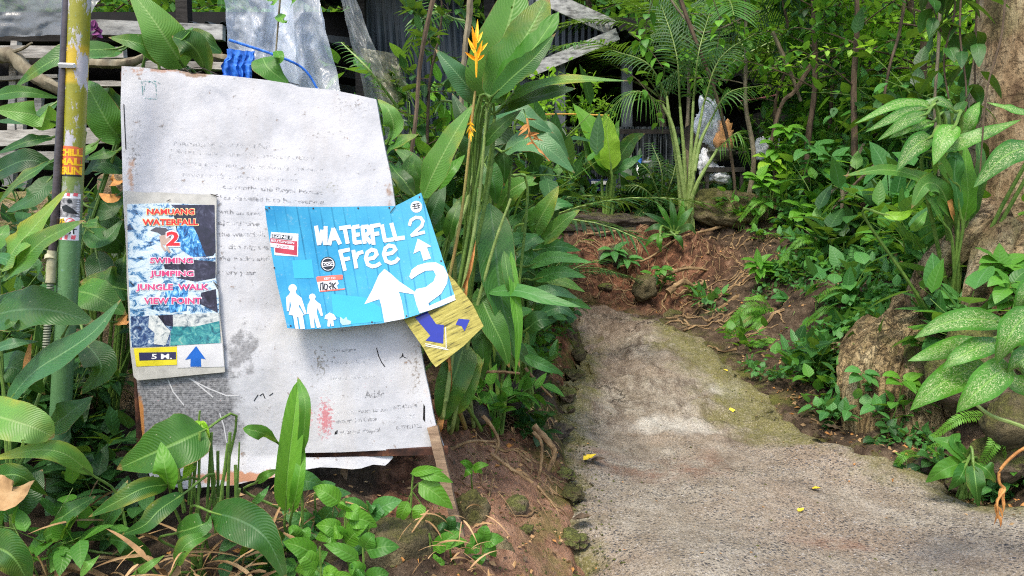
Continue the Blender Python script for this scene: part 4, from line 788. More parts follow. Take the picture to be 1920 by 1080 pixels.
# blue sign -----------------------------------------------------------------
def Z(X, Y): return (490 + X / 3.086, 350 + Y / 3.086)
def ZL(l): return [Z(*p) for p in l]
def bluemat():
    s = NT('blue_painted_board'); uv = s.uv(); x = s.xyz(uv); n = s.noise(14, 6, .6, uv); n3 = s.noise(180, 3, .6, uv)
    q = s.m('ADD', s.m('MULTIPLY', x[0], 46), s.m('MULTIPLY', x[1], -8)); fr = s.m('FRACT', q); ln = s.ramp(s.m('ABSOLUTE', s.m('SUBTRACT', fr, .5)), [(0, 1), (.045, .8), (.07, 0)])
    ln = s.m('MULTIPLY', ln, s.ramp(s.noise(6, 3, .6, s.mapv(uv, (2, 1, 1), (3, 0, 0))), [(.42, .15), (.6, 1)]))
    gr = s.ramp(x[0], [(.5, (.012, .23, .46)), (.66, (.025, .28, .50)), (.85, (.08, .39, .59))]); col = s.mix(s.ramp(n, [(.38, 0), (.66, .55)]), gr, (.07, .43, .62)); col = s.mix(s.ramp(s.noise(45, 6, .75, uv), [(.60, 0), (.68, .45)]), col, (.30, .42, .46)); col = s.mix(s.m('MULTIPLY', s.ramp(x[1], [(.52, 0), (.62, .5)]), s.ramp(s.noise(30, 5, .7, s.mapv(uv, (1, .3, 1))), [(.5, 0), (.62, 1)])), col, (.05, .16, .22))
    col = s.mix(ln, col, (.01, .17, .33)); col = s.mix(s.ramp(n3, [(.62, 0), (.7, .35)]), col, (.2, .5, .65)); s.bump(s.m('SUBTRACT', s.m('MULTIPLY', n3, .15), ln), .5, .004); return s.fin(col, .42, .4)
WP = flat('white_cut_vinyl', (.72, .73, .76), .4, .06)
br = thing('blue_sign', 'bright blue board with white WATERFLL Free lettering and arrows fixed over the notice board', 'sign', W3(680, 600, 2.95))
BO = ZL([(20, 110), (200, 115), (400, 117), (600, 114), (775, 112), (850, 74), (925, 35), (980, 200), (1050, 420), (1090, 540), (1125, 655), (1050, 690), (980, 715), (900, 742), (825, 765), (760, 778), (700, 790), (550, 805), (400, 820), (250, 826), (150, 818), (128, 720), (90, 560), (55, 360), (30, 200)])
m = MB(); poly(m, BO, SB, 0, .005, 10); m.build('board', bluemat(), br)
m = MB(); poly(m, ZL([(178, 427), (292, 420), (306, 528), (190, 532)]), SB, .001); poly(m, ZL([(405, 620), (600, 640), (690, 700), (700, 780), (520, 795), (415, 740)]), SB, .001); m.build('patch', flat('lighter_blue_patch', (.04, .40, .63), .4, .05), br)
m = MB()
WF = [[(316, 226), (334, 338)], [(334, 336), (352, 250)], [(352, 250), (374, 338)], [(370, 336), (352, 250)], [(371, 338), (372, 228)], [(392, 338), (418, 240)], [(414, 240), (456, 333)], [(400, 302), (440, 297)], [(450, 241), (518, 231)], [(482, 238), (500, 330)], [(531, 230), (541, 330)], [(528, 236), (568, 229)], [(534, 280), (570, 276)], [(538, 325), (580, 319)],
      [(584, 226), (598, 330)], [(580, 233), (612, 231), (624, 250), (618, 272), (592, 284)], [(598, 278), (634, 328)], [(636, 222), (650, 336)], [(630, 230), (690, 220)], [(643, 276), (682, 270)], [(697, 219), (716, 316)], [(710, 312), (768, 304)], [(752, 210), (778, 306)], [(772, 303), (830, 294)]]
strokes(m, [ZL(p) for p in WF[:2] + WF[3:]], 7.5, SB, .002)
FR = [[(455, 366), (484, 486)], [(450, 376), (512, 363)], [(466, 424), (512, 414)], [(532, 366), (550, 472)], [(545, 415), (560, 386), (590, 376)], [(610, 420), (650, 412), (668, 392), (660, 370), (638, 364), (614, 380), (604, 415), (616, 450), (642, 462), (668, 456), (690, 442)], [(714, 392), (756, 384), (776, 364), (766, 346), (740, 340), (718, 356), (708, 390), (722, 430), (750, 442), (776, 434), (796, 412)]]
strokes(m, [ZL(p) for p in FR], 7, SB, .002)
strokes(m, [ZL([(856, 226), (866, 194), (892, 178), (922, 180), (936, 200), (928, 228), (896, 256), (868, 284)]), ZL([(864, 284), (946, 262)])], 6, SB, .0024); m.build('lettering', WP, br)
m = MB(); poly(m, ZL([(905, 300), (985, 345), (958, 352), (982, 415), (938, 428), (920, 368), (880, 388)]), SB, .002); poly(m, ZL([(712, 476), (745, 500), (800, 550), (890, 610), (880, 622), (795, 608), (812, 660), (829, 756), (826, 764), (712, 786), (695, 690), (683, 650), (596, 680), (640, 600), (680, 510)]), SB, .002); m.build('arrow', WP, br)
m = MB(); poly(m, ZL([(856, 520), (870, 480), (905, 455), (955, 440), (1010, 438), (1055, 462), (1080, 510), (1074, 560), (1040, 620), (966, 674), (970, 690), (1118, 624), (1124, 655), (980, 713), (916, 732), (897, 680), (882, 622), (897, 592), (950, 582), (996, 548), (1010, 512), (996, 484), (950, 486), (905, 510), (868, 536)]), SB, .0026); m.build('numeral', WP, br)
def circ(x, y, r, n=16): return [(x + r * math.cos(k / n * 6.283), y + r * math.sin(k / n * 6.283)) for k in range(n)]
m = MB(); poly(m, ZL(circ(181, 588, 24)), SB, .0022); poly(m, ZL([(168, 606), (198, 606), (204, 622), (232, 642), (262, 735), (250, 740), (222, 682), (216, 692), (246, 742), (240, 746), (252, 822), (226, 824), (215, 755), (206, 755), (216, 822), (196, 821), (184, 745), (158, 740), (172, 690), (165, 650), (160, 720), (148, 720), (143, 640), (162, 622)]), SB, .002); m.build('woman_figure', WP, br)
m = MB(); poly(m, ZL(circ(295, 638, 19)), SB, .0022); poly(m, ZL([(282, 652), (310, 652), (318, 662), (342, 680), (357, 745), (345, 750), (325, 700), (320, 730), (345, 813), (322, 817), (303, 745), (308, 817), (287, 815), (275, 730), (280, 700), (275, 735), (264, 735), (268, 685), (280, 664)]), SB, .002); m.build('man_figure', WP, br)
m = MB(); poly(m, ZL([(370, 745), (395, 728), (420, 740), (435, 765), (420, 772), (415, 765), (420, 806), (405, 808), (400, 785), (395, 810), (382, 808), (385, 768), (365, 765)]), SB, .002); m.build('child_figure', WP, br)
m = MB(); poly(m, ZL([(456, 752), (475, 768), (492, 752), (498, 770), (520, 778), (516, 796), (470, 802), (456, 785)]), SB, .002); m.build('doodle', flat('pale_blue_paint', (.4, .62, .66), .5, .3), br)
# stickers on the blue sign
RS, BK, CO = flat('red_sticker', (.5, .05, .08), .35, .3), flat('black_sticker', (.02, .025, .03), .35), flat('coral_sticker', (.8, .17, .12), .35)
m = MB(); poly(m, ZL([(56, 262), (215, 272), (212, 404), (76, 396), (72, 350), (50, 330)]), SB, .0012, m=0); poly(m, ZL([(52, 298), (208, 316), (206, 398), (80, 380), (78, 330), (52, 326)]), SB, .0018, m=1); poly(m, ZL([(60, 272), (180, 285), (178, 308), (60, 296)]), SB, .0021, m=2)
poly(m, ZL([(52, 324), (190, 342), (188, 366), (78, 352), (54, 348)]), SB, .0022, m=0)
text(m, 'SZENE E', *[Z(x, 0)[0] for x in (62, 178)], Z(0, 292)[1], 5.5, SB, 6, .03, .0028, 0); text(m, 'REUTLINGEN', *[Z(x, 0)[0] for x in (56, 190)], Z(0, 318)[1], 4.5, SB, 6, .02, .0028, 0); text(m, '72005', *[Z(x, 0)[0] for x in (84, 160)], Z(0, 350)[1], 4.5, SB, 6, .0, .0028, 1)
text(m, 'oo~xoox', *[Z(x, 0)[0] for x in (84, 190)], Z(0, 378)[1], 3.5, SB, 6, .02, .0028, 2) if False else None
m.build('sticker', [WP, RS, BK], br)
m = MB(); poly(m, ZL(circ(385, 448, 43, 24)), SB, .0014, m=1); poly(m, ZL(circ(385, 448, 37, 24)), SB, .0018, m=0); poly(m, ZL(circ(385, 448, 33, 24)), SB, .0021, m=1); poly(m, ZL([(350, 438), (420, 432), (424, 456), (350, 464)]), SB, .0024, m=0); poly(m, ZL([(356, 442), (415, 437), (418, 452), (356, 459)]), SB, .0027, m=1)
strokes(m, [ZL([(362, 452), (372, 444), (382, 452), (392, 443), (402, 450), (412, 442)])], 1.5, SB, .003, 0); m.build('sticker', [WP, BK], br)
m = MB(); poly(m, ZL(circ(897, 116, 34, 24)), SB, .0014, m=0); strokes(m, [ZL([(875, 104), (915, 96)]), ZL([(872, 116), (920, 108)]), ZL([(880, 128), (918, 121)]), ZL([(885, 98), (890, 130)]), ZL([(905, 96), (910, 126)])], 1.6, SB, .002, 1); m.build('sticker', [WP, BK], br)
m = MB(); poly(m, ZL([(318, 526), (322, 520), (465, 509), (472, 514), (470, 536), (322, 551)]), SB, .0018, m=2); poly(m, ZL([(322, 548), (440, 540), (448, 560), (438, 572), (444, 598), (336, 607)]), SB, .0014, m=0); poly(m, ZL([(338, 602), (440, 592), (486, 588), (480, 596), (340, 609)]), SB, .0019, m=2)
text(m, 'KEY TO', *[Z(x, 0)[0] for x in (364, 430)], Z(0, 539)[1], 4.2, SB, -4, .02, .0026, 0)
strokes(m, [ZL([(342, 600), (344, 560), (356, 556), (356, 598)]), ZL([(366, 560), (362, 590), (378, 598), (384, 570), (370, 562)]), ZL([(390, 560), (402, 556), (404, 575), (392, 580), (404, 594)]), ZL([(412, 556), (414, 596)]), ZL([(430, 554), (414, 574), (434, 594)])], 2.1, SB, .0022, 1); m.build('sticker', [WP, BK, CO], br)
for T in ([(775, 114), (746, 150)], [(20, 128), (38, 136)]): m = MB(); strokes(m, [ZL(T)], 1.6, SB, .004); m.build('wire_tie', MT['wire'], br)
for c in ((45, 122), (300, 125), (560, 124), (740, 122), (915, 60), (1105, 640), (840, 748), (640, 783), (170, 805), (75, 470), (1040, 430)):
    m = MB(); poly(m, ZL(circ(*c, 5, 8)), SB, .0022); m.build('nail', MT['rust'], br)
# yellow sign ----------------------------------------------------------------
def ymat():
    s = NT('yellow_painted_wood'); uv = s.uv(); r = s.mapv(uv, (1, 1, 1), (0, 0, 0), (0, 0, rad(26))); g_ = s.noise(20, 8, .7, s.mapv(r, (1, 9, 1))); n = s.noise(30, 5, .6, uv)
    col = s.ramp(g_, [(.36, (.05, .045, .012)), (.44, (.26, .225, .045)), (.56, (.38, .335, .075)), (.75, (.48, .44, .18))]); col = s.mix(s.ramp(n, [(.6, 0), (.72, .6)]), col, (.2, .2, .06)); s.bump(g_, .5, .005); return s.fin(col, .6, .3)
yr = thing('yellow_sign', 'small tilted yellow wooden board with dark blue arrows behind the blue sign', 'sign', W3(840, 680, 3.02))
m = MB(); poly(m, ZL([(822, 766), (960, 620), (1075, 500), (1122, 548), (1222, 680), (1286, 808), (1170, 922), (1010, 1045), (980, 1010), (935, 930), (880, 850)]), SY, 0, .012, 14); m.build('board', ymat(), yr)
m = MB(); poly(m, ZL([(888, 756), (960, 722), (1012, 796), (1056, 800), (1052, 908), (950, 890), (978, 862)]), SY, .0015); poly(m, ZL([(1124, 798), (1142, 764), (1206, 770), (1192, 800), (1176, 836), (1158, 806)]), SY, .0015); m.build('arrow', flat('dark_blue_vinyl', (.012, .025, .28), .25, .1), yr)
m = MB(); strokes(m, [ZL([(948, 908), (1070, 936)]), ZL([(1070, 936), (1066, 812)]), ZL([(950, 920), (1082, 944)])], 1.6, SY, .0015); m.build('arrow_outline', flat('chalky_white', (.6, .6, .55)), yr)
# green pole, conduit ---------------------------------------------------------
PU = [(151, -60), (150, 0), (138, 300), (130, 480), (112, 800), (96, 1130)]
def pc_(v):
    for (u0, v0), (u1, v1) in zip(PU, PU[1:]):
        if v <= v1: return u0 + (u1 - u0) * (v - v0) / (v1 - v0)
    return PU[-1][0]
PYY, PR = 2.75, .0365
def SPOLE(u, v, off=0):
    c = W3(pc_(v), v, PYY); d = (u - pc_(v)) / FPX * PYY; r_ = PR + off; d = max(-r_ * .985, min(r_ * .985, d))
    return c + Vector((d, -math.sqrt(r_ * r_ - d * d), 0))
def polemat():
    s = NT('peeling_green_yellow_paint'); z = s.xyz(s.obj())[2]; n = s.noise(11, 8, .72, s.mapv(s.obj(), (1, 1, .4))); n2 = s.noise(60, 6, .6); n1 = s.noise(3, 3)
    teal = s.mix(n, (.04, .12, .04), (.14, .28, .12)); ol = s.mix(n, (.13, .14, .01), (.38, .36, .02)); yl = s.mix(n2, (.38, .24, .01), (.62, .45, .02))
    zz = s.m('ADD', z, s.m('MULTIPLY', n1, .25)); col = s.mix(s.ramp(s.m('MULTIPLY', s.m('SUBTRACT', zz, 1.3), 1.1, clamp=True), [(.35, 0), (.75, 1)]), teal, ol)
    col = s.mix(s.ramp(s.m('ABSOLUTE', s.m('SUBTRACT', z, 2.08)), [(.0, .9), (.06, .85), (.075, 0)]), col, yl)
    col = s.mix(s.m('MULTIPLY', s.ramp(n, [(.505, 0), (.53, 1)]), s.ramp(s.m('MULTIPLY', z, .33), [(.5, .0), (.58, .9)])), col, (.45, .44, .5))
    col = s.mix(s.ramp(n2, [(.62, 0), (.7, .6)]), col, (.18, .33, .28)); s.bump(s.m('ADD', s.ramp(n, [(.505, 1), (.53, 0)]), n2), .4, .003); return s.fin(col, .4, .45)
pl = thing('painted_pole', 'tall green and yellow painted pole with peeling paint and stickers left of the notice board', 'pole', W3(96, 1130, PYY))
m = MB(); pts = [W3(pc_(v), v, PYY) for v in range(-60, 1131, 40)]; tube(m, pts, PR, PR, 28); m.build('shaft', polemat(), pl)
m = MB(); poly(m, [(118, 274), (157, 277), (155, 331), (115, 329)], SPOLE, .0006, m=0, step=5)
poly(m, [(118, 283), (157, 286), (155, 327), (116, 325)], SPOLE, .0010, m=1, step=5) if False else None
for t, a, b, v, h in (('CHILL', 124, 158, 293, 12), ('MAL', 122, 157, 310, 12), ('BERLIN', 118, 156, 327, 13)): text(m, t, a, b, v, h, SPOLE, 1, .05, .0014, 1, 5)
poly(m, [(115, 326), (155, 329), (155, 332), (115, 330)], SPOLE, .0012, m=2, step=5); m.build('sticker', [flat('orange_red_sticker', (.6, .14, .05), .3), flat('yellow_sticker_print', (.85, .5, .02), .3), BK], pl)
m = MB(); poly(m, [(115, 362), (155, 364), (150, 451), (110, 448)], SPOLE, .0006, m=0, step=5)
for k in range(4):
    poly(m, [(117 + k * 10, 362), (122 + k * 10, 363), (121 + k * 10, 369), (116 + k * 10, 368)], SPOLE, .0012, m=1, step=5); poly(m, [(113 + k * 10, 441), (118 + k * 10, 441), (117 + k * 10, 449), (112 + k * 10, 448)], SPOLE, .0012, m=1, step=5)
poly(m, [(115, 371), (154, 373), (152, 408), (113, 407)], SPOLE, .0012, m=2, step=5)
poly(m, [(126, 388), (136, 384), (146, 392), (152, 402), (140, 400), (130, 396)], SPOLE, .0018, m=3, step=5); poly(m, circ(141, 378, 4, 10), SPOLE, .0018, m=3, step=5)
poly(m, [(121, 411), (131, 409), (134, 420), (127, 425), (120, 420)], SPOLE, .0012, m=4, step=5); strokes(m, [[(127, 411), (127, 422)], [(122, 413), (132, 418)], [(132, 412), (123, 419)]], 1.5, SPOLE, .0018, 3)
poly(m, circ(141, 416, 7, 14), SPOLE, .0012, m=1, step=5); poly(m, circ(141, 416, 5.3, 14), SPOLE, .0016, m=0, step=5); poly(m, [(137, 417), (145, 412), (146, 416), (139, 420)], SPOLE, .002, m=1, step=5)
text(m, 'EST', 133, 149, 438, 9, SPOLE, 0, .03, .0012, 3, 5); poly(m, circ(113, 424, 6, 12), SPOLE, .0010, m=1, step=5)
m.build('sticker', [WP, flat('pink_red_print', (.7, .12, .15), .3), pic('grey_photo_print', [(.4, (.08, .08, .09)), (.55, (.35, .35, .36)), (.65, (.7, .7, .7))], 60), BK, flat('gold_print', (.6, .42, .03), .3)], pl)
cd = thing('conduit', 'thin dark metal conduit strapped to the left side of the painted pole', 'pipe', W3(98, 480, 2.73))
m = MB(); tube(m, cr([W3(127, -40, 2.74), W3(118, 150, 2.73), W3(108, 330, 2.72), W3(99, 472, 2.72)], 16), .0145, .0145, 12); m.build('pipe', simple('dark_maroon_metal', [(.3, (.035, .028, .03)), (.7, (.09, .075, .08))], 9, .35, .5, metal=.3), cd)
m = MB(); tube(m, [W3(98, 470, 2.72), W3(95, 530, 2.71)], .017, .017, 10); 
tube(m, [W3(95, 480, 2.72), W3(94, 488, 2.71)], .02, .02, 10); m.build('coupling', simple('cream_plastic', [(.3, (.22, .22, .12)), (.7, (.42, .4, .26))], 20, .6), cd)
m = MB(); 
for k in range(26): c = W3(95 - k * .35, 530 + k * 5, 2.71); lathe(m, c, [(.011, -.004), (.0135, 0), (.011, .004)], 10)
m.build('flexible_hose', simple('grey_green_hose', [(.3, (.12, .14, .1)), (.7, (.26, .28, .2))], 20, .6), cd)
for v in (122, 434):
    m = MB(); uc = 119 if v == 122 else 101; tube(m, [W3(uc - 8, v, 2.71), W3(pc_(v) - 5, v + 1, 2.705)], .0095, .0095, 4); m.build('strap', MT['white'], cd)
# ---------------------------------------------------------------- large leafy plants, leaf by leaf
random.seed(21)
def hleaf(root, mat, hw, px, Y, prof='lance', wave=.12, cup=.14, nrm=None, n=14, ragged=0, base=None, pr=3.2, name='leaf', bow=.06, label=None):
    Ys = Y if isinstance(Y, (tuple, list)) else (Y, Y); k = len(px) - 1
    P = [W3(u, v, Ys[0] + (Ys[1] - Ys[0]) * i / k - bow * math.sin(math.pi * i / k)) for i, (u, v) in enumerate(px)]
    N = Vector(nrm) if nrm else Vector((U(-.35, .35), -1, U(.15, .8)))
    m = MB(); leaf(m, cr(P, n), hw * 1.06 / FPX * Ys[0], N, prof, n, 3, cup, wave, ragged=ragged, r=random.random()); o = m.build(name, ML[mat] if mat in ML else MT[mat], root, label=label)
    if base is not None:
        b = Vector(base); d = (P[0] - P[1]); d = d.normalized() * min(.12, (b - P[0]).length * .3); mid = P[0] + d
        m = MB(); r_ = pr / FPX * Ys[0]; tube(m, cr([P[1].lerp(P[0], .6) , P[0], mid, mid.lerp(b, .5) + Vector((U(-.02, .02), 0, .02)), b], 14), r_ * .6, r_ * 1.1, 6); m.build('petiole', MT['stem'], root)
    return o
def hero(name, label, cat, b, leaves, group=None, dz=0):
    p = b if isinstance(b, Vector) else gp(*b); p = p + Vector((0, 0, dz)); root = thing(name, label, cat, p, group)
    for L in leaves:
        mat, hw, px, Y = L[:4]; kw = dict(L[4]) if len(L) > 4 else {}
        if kw.pop('pet', 1): kw['base'] = p + Vector((U(-.04, .04), U(-.03, .03), 0))
        hleaf(root, mat, hw, px, Y, **kw)
    return root
np_ = {'pet': 0}
# left edge clumps
hero('ginger_plant', 'ginger clump with long drooping dark leaves left of the conduit below the timber rack', 'plant', (20, 3.1), [
 ('ginger', 24, [(222, 92), (150, 96), (90, 118), (25, 166)], (3.1, 2.95)), ('ginger', 13, [(-20, 182), (40, 172), (112, 184)], 3.0),
 ('gingerl', 26, [(112, 232), (60, 214), (-15, 205)], (3.1, 2.9)), ('ginger', 14, [(100, 258), (50, 266), (-10, 290)], 3.0), ('deep', 16, [(110, 190), (60, 222), (-10, 228)], 3.15),
 ('ginger', 17, [(104, 298), (70, 318), (30, 345), (-8, 388)], (3, 2.9)), ('deep', 22, [(100, 330), (60, 372), (10, 398)], 3.2), ('gingerl', 14, [(185, 265), (150, 290), (118, 262)], 3.2), ('deep', 24, [(-20, 330), (50, 300), (110, 318)], 3.3)])
hero('ginger_plant', 'ginger clump with broad leaves filling the gap between the pole and the white board', 'plant', (185, 3.25), [
 ('ginger', 32, [(230, 262), (205, 235), (172, 175), (160, 150)], (3.15, 3.1)), ('deep', 30, [(235, 205), (190, 190), (160, 168)], 3.3), ('lime', 18, [(232, 228), (205, 222), (182, 208)], 3.25),
 ('deep', 28, [(235, 318), (190, 305), (152, 330)], 3.2), ('ginger', 13, [(218, 285), (195, 288), (158, 300)], 3.1), ('ginger', 12, [(228, 96), (200, 100), (165, 110)], 3.2), ('deep', 20, [(165, 388), (200, 395), (238, 372)], 3.2),
 ('deep', 24, [(165, 430), (195, 450), (232, 410)], 3.1), ('ginger', 14, [(158, 420), (180, 418), (200, 430)], 3.0), ('deep', 34, [(240, 470), (200, 430), (160, 400)], 3.3), ('dryorange', 14, [(230, 345), (215, 338), (205, 352)], 3.1), ('dryorange', 10, [(225, 365), (205, 372), (185, 362)], 3.1), ('deep', 26, [(180, 470), (190, 520), (180, 560)], 3.15), ('deep', 30, [(235, 480), (225, 520), (200, 560)], 3.2), ('ginger', 36, [(140, 545), (180, 555), (238, 590)], (3.0, 2.9)), ('ginger', 40, [(240, 545), (200, 535), (150, 528)], 3.05), ('dryorange', 12, [(215, 605), (235, 600), (250, 612)], 2.95)])
hero('ginger_plant', 'ginger plant with one big pale leaf rising behind the board top', 'plant', (395, 3.45), [
 ('gingerl', 40, [(346, 128), (318, 85), (290, 40), (236, -30)], (3.2, 3.1), {'wave': .05}), ('ginger', 20, [(325, 126), (285, 92), (250, 78), (203, 70)], (3.2, 3.05)), ('ginger', 33, [(388, 138), (372, 100), (350, 78), (322, 68)], (3.2, 3.1)),
 ('gingerl', 14, [(334, 74), (348, 62), (362, 50)], 3.15), ('ginger', 26, [(330, 80), (380, 80), (418, 100)], 3.25), ('ginger', 14, [(318, 122), (300, 95), (255, 82)], 3.25)])
hero('ginger_plant', 'ginger plant with an upright pale pointed leaf crossing the conduit at far left', 'plant', (-20, 2.35), [
 ('gingerl', 32, [(8, 505), (25, 470), (60, 430), (128, 352)], (2.3, 2.25), {'wave': .2}), ('ginger', 29, [(5, 520), (40, 490), (85, 448), (160, 412)], (2.3, 2.2)), ('ginger', 22, [(-25, 500), (-5, 450), (15, 420)], 2.4), ('cool', 12, [(-10, 480), (20, 490), (50, 520)], 2.3), ('blue', 20, [(30, 500), (60, 500), (85, 530)], 2.4)])
hero('ginger_plant', 'ginger plant with a wide dark pleated leaf lying level across the lower pole', 'plant', (-60, 2.45), [
 ('deep', 45, [(-40, 600), (30, 582), (100, 583), (180, 606)], (2.4, 2.3), {'prof': 'ovate'}), ('blue', 30, [(8, 762), (60, 700), (130, 655), (180, 618), (228, 560)], (2.35, 2.3)), ('ginger', 9, [(0, 620), (20, 605), (40, 600)], 2.3), ('dryorange', 10, [(28, 728), (48, 690), (60, 625)], 2.4), ('blue', 12, [(-20, 660), (20, 645), (72, 640)], 2.3),
 ('deep', 34, [(-30, 700), (30, 690), (85, 740)], 2.5), ('deep', 30, [(95, 800), (130, 775), (175, 742)], 2.5, ), ('deep', 30, [(160, 640), (190, 690), (150, 740)], 2.6)])
hero('ginger_plant', 'ginger plant with yellow streaked leaves folding down at the lower left edge', 'plant', (258, 2.3), [
 ('gingerl', 36, [(-40, 770), (10, 785), (60, 800), (102, 820)], (2.2, 2.15), {'pet': 0, 'prof': 'banana'}), ('gingerl', 20, [(175, 892), (120, 850), (60, 845), (-20, 862)], (2.25, 2.15)), ('ginger', 22, [(-30, 905), (30, 890), (90, 930)], 2.35, np_), ('deep', 40, [(-20, 950), (40, 930), (80, 880)], 2.45, np_), ('ginger', 40, [(-30, 1020), (20, 1040), (58, 1100)], (2.1, 2.05), np_), ('dry', 30, [(-20, 900), (20, 930), (65, 900)], 2.3, np_), ('ginger', 20, [(80, 1010), (120, 985), (155, 940)], 2.3, np_), ('gingerl', 12, [(150, 1078), (165, 1060), (188, 1040)], 2.1, np_)])
hero('ginger_plant', 'low ginger plant with a broad ragged leaf against the bottom left of the white board', 'plant', (350, 2.45), [
 ('ginger', 50, [(385, 806), (340, 826), (280, 852), (218, 880)], (2.4, 2.35), {'prof': 'ovate', 'ragged': .08}), ('bright', 24, [(318, 915), (310, 880), (302, 828)], (2.3, 2.28), {'wave': .05}), ('ginger', 20, [(318, 908), (270, 915), (220, 940), (165, 970)], (2.3, 2.2)), ('ginger', 20, [(346, 925), (300, 955), (270, 985), (228, 1002)], (2.28, 2.2)),
 ('ginger', 26, [(330, 1000), (375, 985), (398, 975)], 2.25), ('deep', 40, [(395, 960), (450, 975), (500, 1010), (538, 1090)], (2.25, 2.1)), ('deep', 30, [(180, 1000), (210, 960), (240, 900)], 2.4), ('ginger', 22, [(100, 985), (130, 960), (180, 930)], 2.3, np_), ('ginger', 18, [(330, 1060), (350, 1020), (400, 1000)], 2.2), ('deep', 25, [(280, 1060), (240, 1020), (200, 1010)], 2.3), ('gingerl', 9, [(240, 1090), (280, 1060), (310, 1040)], 2.15, np_)])
hero('ginger_plant', 'single tall furled ginger shoot standing in front of the bottom of the white board', 'plant', (532, 2.55), [
 ('bright', 21, [(535, 960), (540, 880), (552, 780), (560, 712)], (2.5, 2.55), {'cup': .5, 'wave': 0, 'prof': 'banana', 'nrm': (.25, -1, .1)}), ('ginger', 10, [(566, 850), (572, 760), (558, 706)], (2.48, 2.53), {'prof': 'strap', 'pet': 0}), ('ginger', 15, [(527, 835), (500, 815), (470, 806), (455, 803)], (2.5, 2.4)), ('bright', 12, [(548, 960), (560, 900), (570, 830)], 2.5, {'prof': 'strap'})])
hero('seedling', 'small round leafed seedling right of the furled ginger shoot', 'plant', (615, 2.75), [('cool', 19, [(548, 908), (575, 902), (608, 912)], (2.65, 2.6), {'prof': 'ovate'}), ('ginger', 9, [(480, 905), (500, 890), (525, 880)], 2.6), ('cool', 8, [(470, 948), (490, 930), (505, 910)], 2.6)])
def sapl(name, label, b, lv, Y, mat='bright', hw=14, cat='seedling', stem=None, prof='ovate'):
    p = gp(*b); root = thing(name, label, cat, p)
    for q in lv: hleaf(root, mat, q[2] if len(q) > 2 else hw, [q[0], ((q[0][0] + q[1][0]) / 2, (q[0][1] + q[1][1]) / 2 - 4), q[1]], Y, prof, .1, .15, n=8, bow=.02)
    st = [W3(*a, Y) for a in stem]; m = MB(); tube(m, cr(st + [p - Vector((0, 0, .02))], 14), .0035, .005, 5)
    for q in lv: 
        a = W3(*q[0], Y); s = min(st, key=lambda c: (c - a).length); tube(m, [s, a], .002, .002, 4)
    m.build('stem', MT['stem'], root); return root
sapl('seedling', 'bright seedling with drooping serrated leaves just right of the thin stake', (768, 2.95), [((782, 885), (850, 905), 12), ((785, 905), (850, 955), 19), ((765, 940), (745, 990), 13), ((790, 945), (778, 992), 13), ((770, 888), (832, 882), 9)], 2.85, 'bright', stem=[(775, 885), (772, 920), (770, 980)])
sapl('seedling', 'tiny seedling on the bare red earth below the corner of the board', (885, 3.4), [((885, 878), (862, 866)), ((885, 880), (917, 872)), ((885, 882), (870, 895)), ((887, 880), (905, 888))], 3.35, 'bright', 7, stem=[(885, 880), (884, 900)])
sapl('seedling', 'low seedling with dark leaves at the foot of the leaning stake', (905, 2.75), [((905, 1020), (880, 1010)), ((905, 1018), (945, 1012)), ((908, 1020), (930, 1045)), ((900, 1022), (870, 1040)), ((905, 1015), (912, 985)), ((900, 1040), (895, 1065))], 2.72, 'mid', 13, stem=[(905, 1015), (905, 1050)])
sapl('seedling', 'small dark seedling left of the mossy stone at bottom centre', (850, 2.8), [((840, 1000), (820, 985)), ((842, 1000), (870, 985)), ((840, 1010), (810, 1025)), ((845, 1010), (872, 1030)), ((842, 995), (850, 965))], 2.75, 'dark', 11, stem=[(842, 1000), (845, 1040)])
for k, (lab, b, c, n_, Y, mt) in enumerate((('leafy seedling with ovate leaves over the mossy boulder at bottom centre', (650, 2.55), (645, 985), 11, 2.5, 'bright'), ('second leafy seedling leaning over the left of the mossy boulder', (560, 2.5), (565, 1040), 9, 2.45, 'mid'), ('leafy seedling behind the mossy boulder under the torn flap', (700, 2.7), (690, 990), 7, 2.65, 'cool'), ('short seedling at the bottom edge right of the dark drooping leaf', (605, 2.3), (600, 1075), 8, 2.3, 'bright'), ('bright seedling on the slope left of the upright mossy stone', (800, 2.75), (805, 1050), 7, 2.7, 'bright'), ('mid green seedling in front of the smaller mossy boulder', (670, 2.3), (680, 1065), 7, 2.3, 'mid'), ('cool seedling just right of the tall furled shoot', (600, 2.75), (590, 975), 7, 2.7, 'cool'))):
    lv = []
    for i in range(n_):
        a = i * 2.4 + k; r0 = 8; r1 = U(55, 80); y0 = c[1] + U(-45, 45); lv.append(((c[0] + r0 * math.cos(a), y0), (c[0] + r1 * math.cos(a), y0 + U(-45, 25)), U(12, 19)))
    sapl('seedling', lab, b, lv, Y, mt, stem=[(c[0], c[1] - 50), (c[0] + 2, c[1]), (c[0], c[1] + 45)])
sapl('climbing_seedling', 'pale green seedling climbing in front of the dark lower left corner of the board', (375, 2.5), [((372, 800), (356, 812)), ((374, 790), (395, 830)), ((370, 815), (345, 838)), ((374, 830), (360, 862)), ((368, 850), (342, 892)), ((372, 788), (358, 822)), ((366, 870), (340, 905)), ((376, 800), (392, 812))], 2.42, 'lime', 8, stem=[(375, 770), (372, 800), (368, 850), (365, 920)])
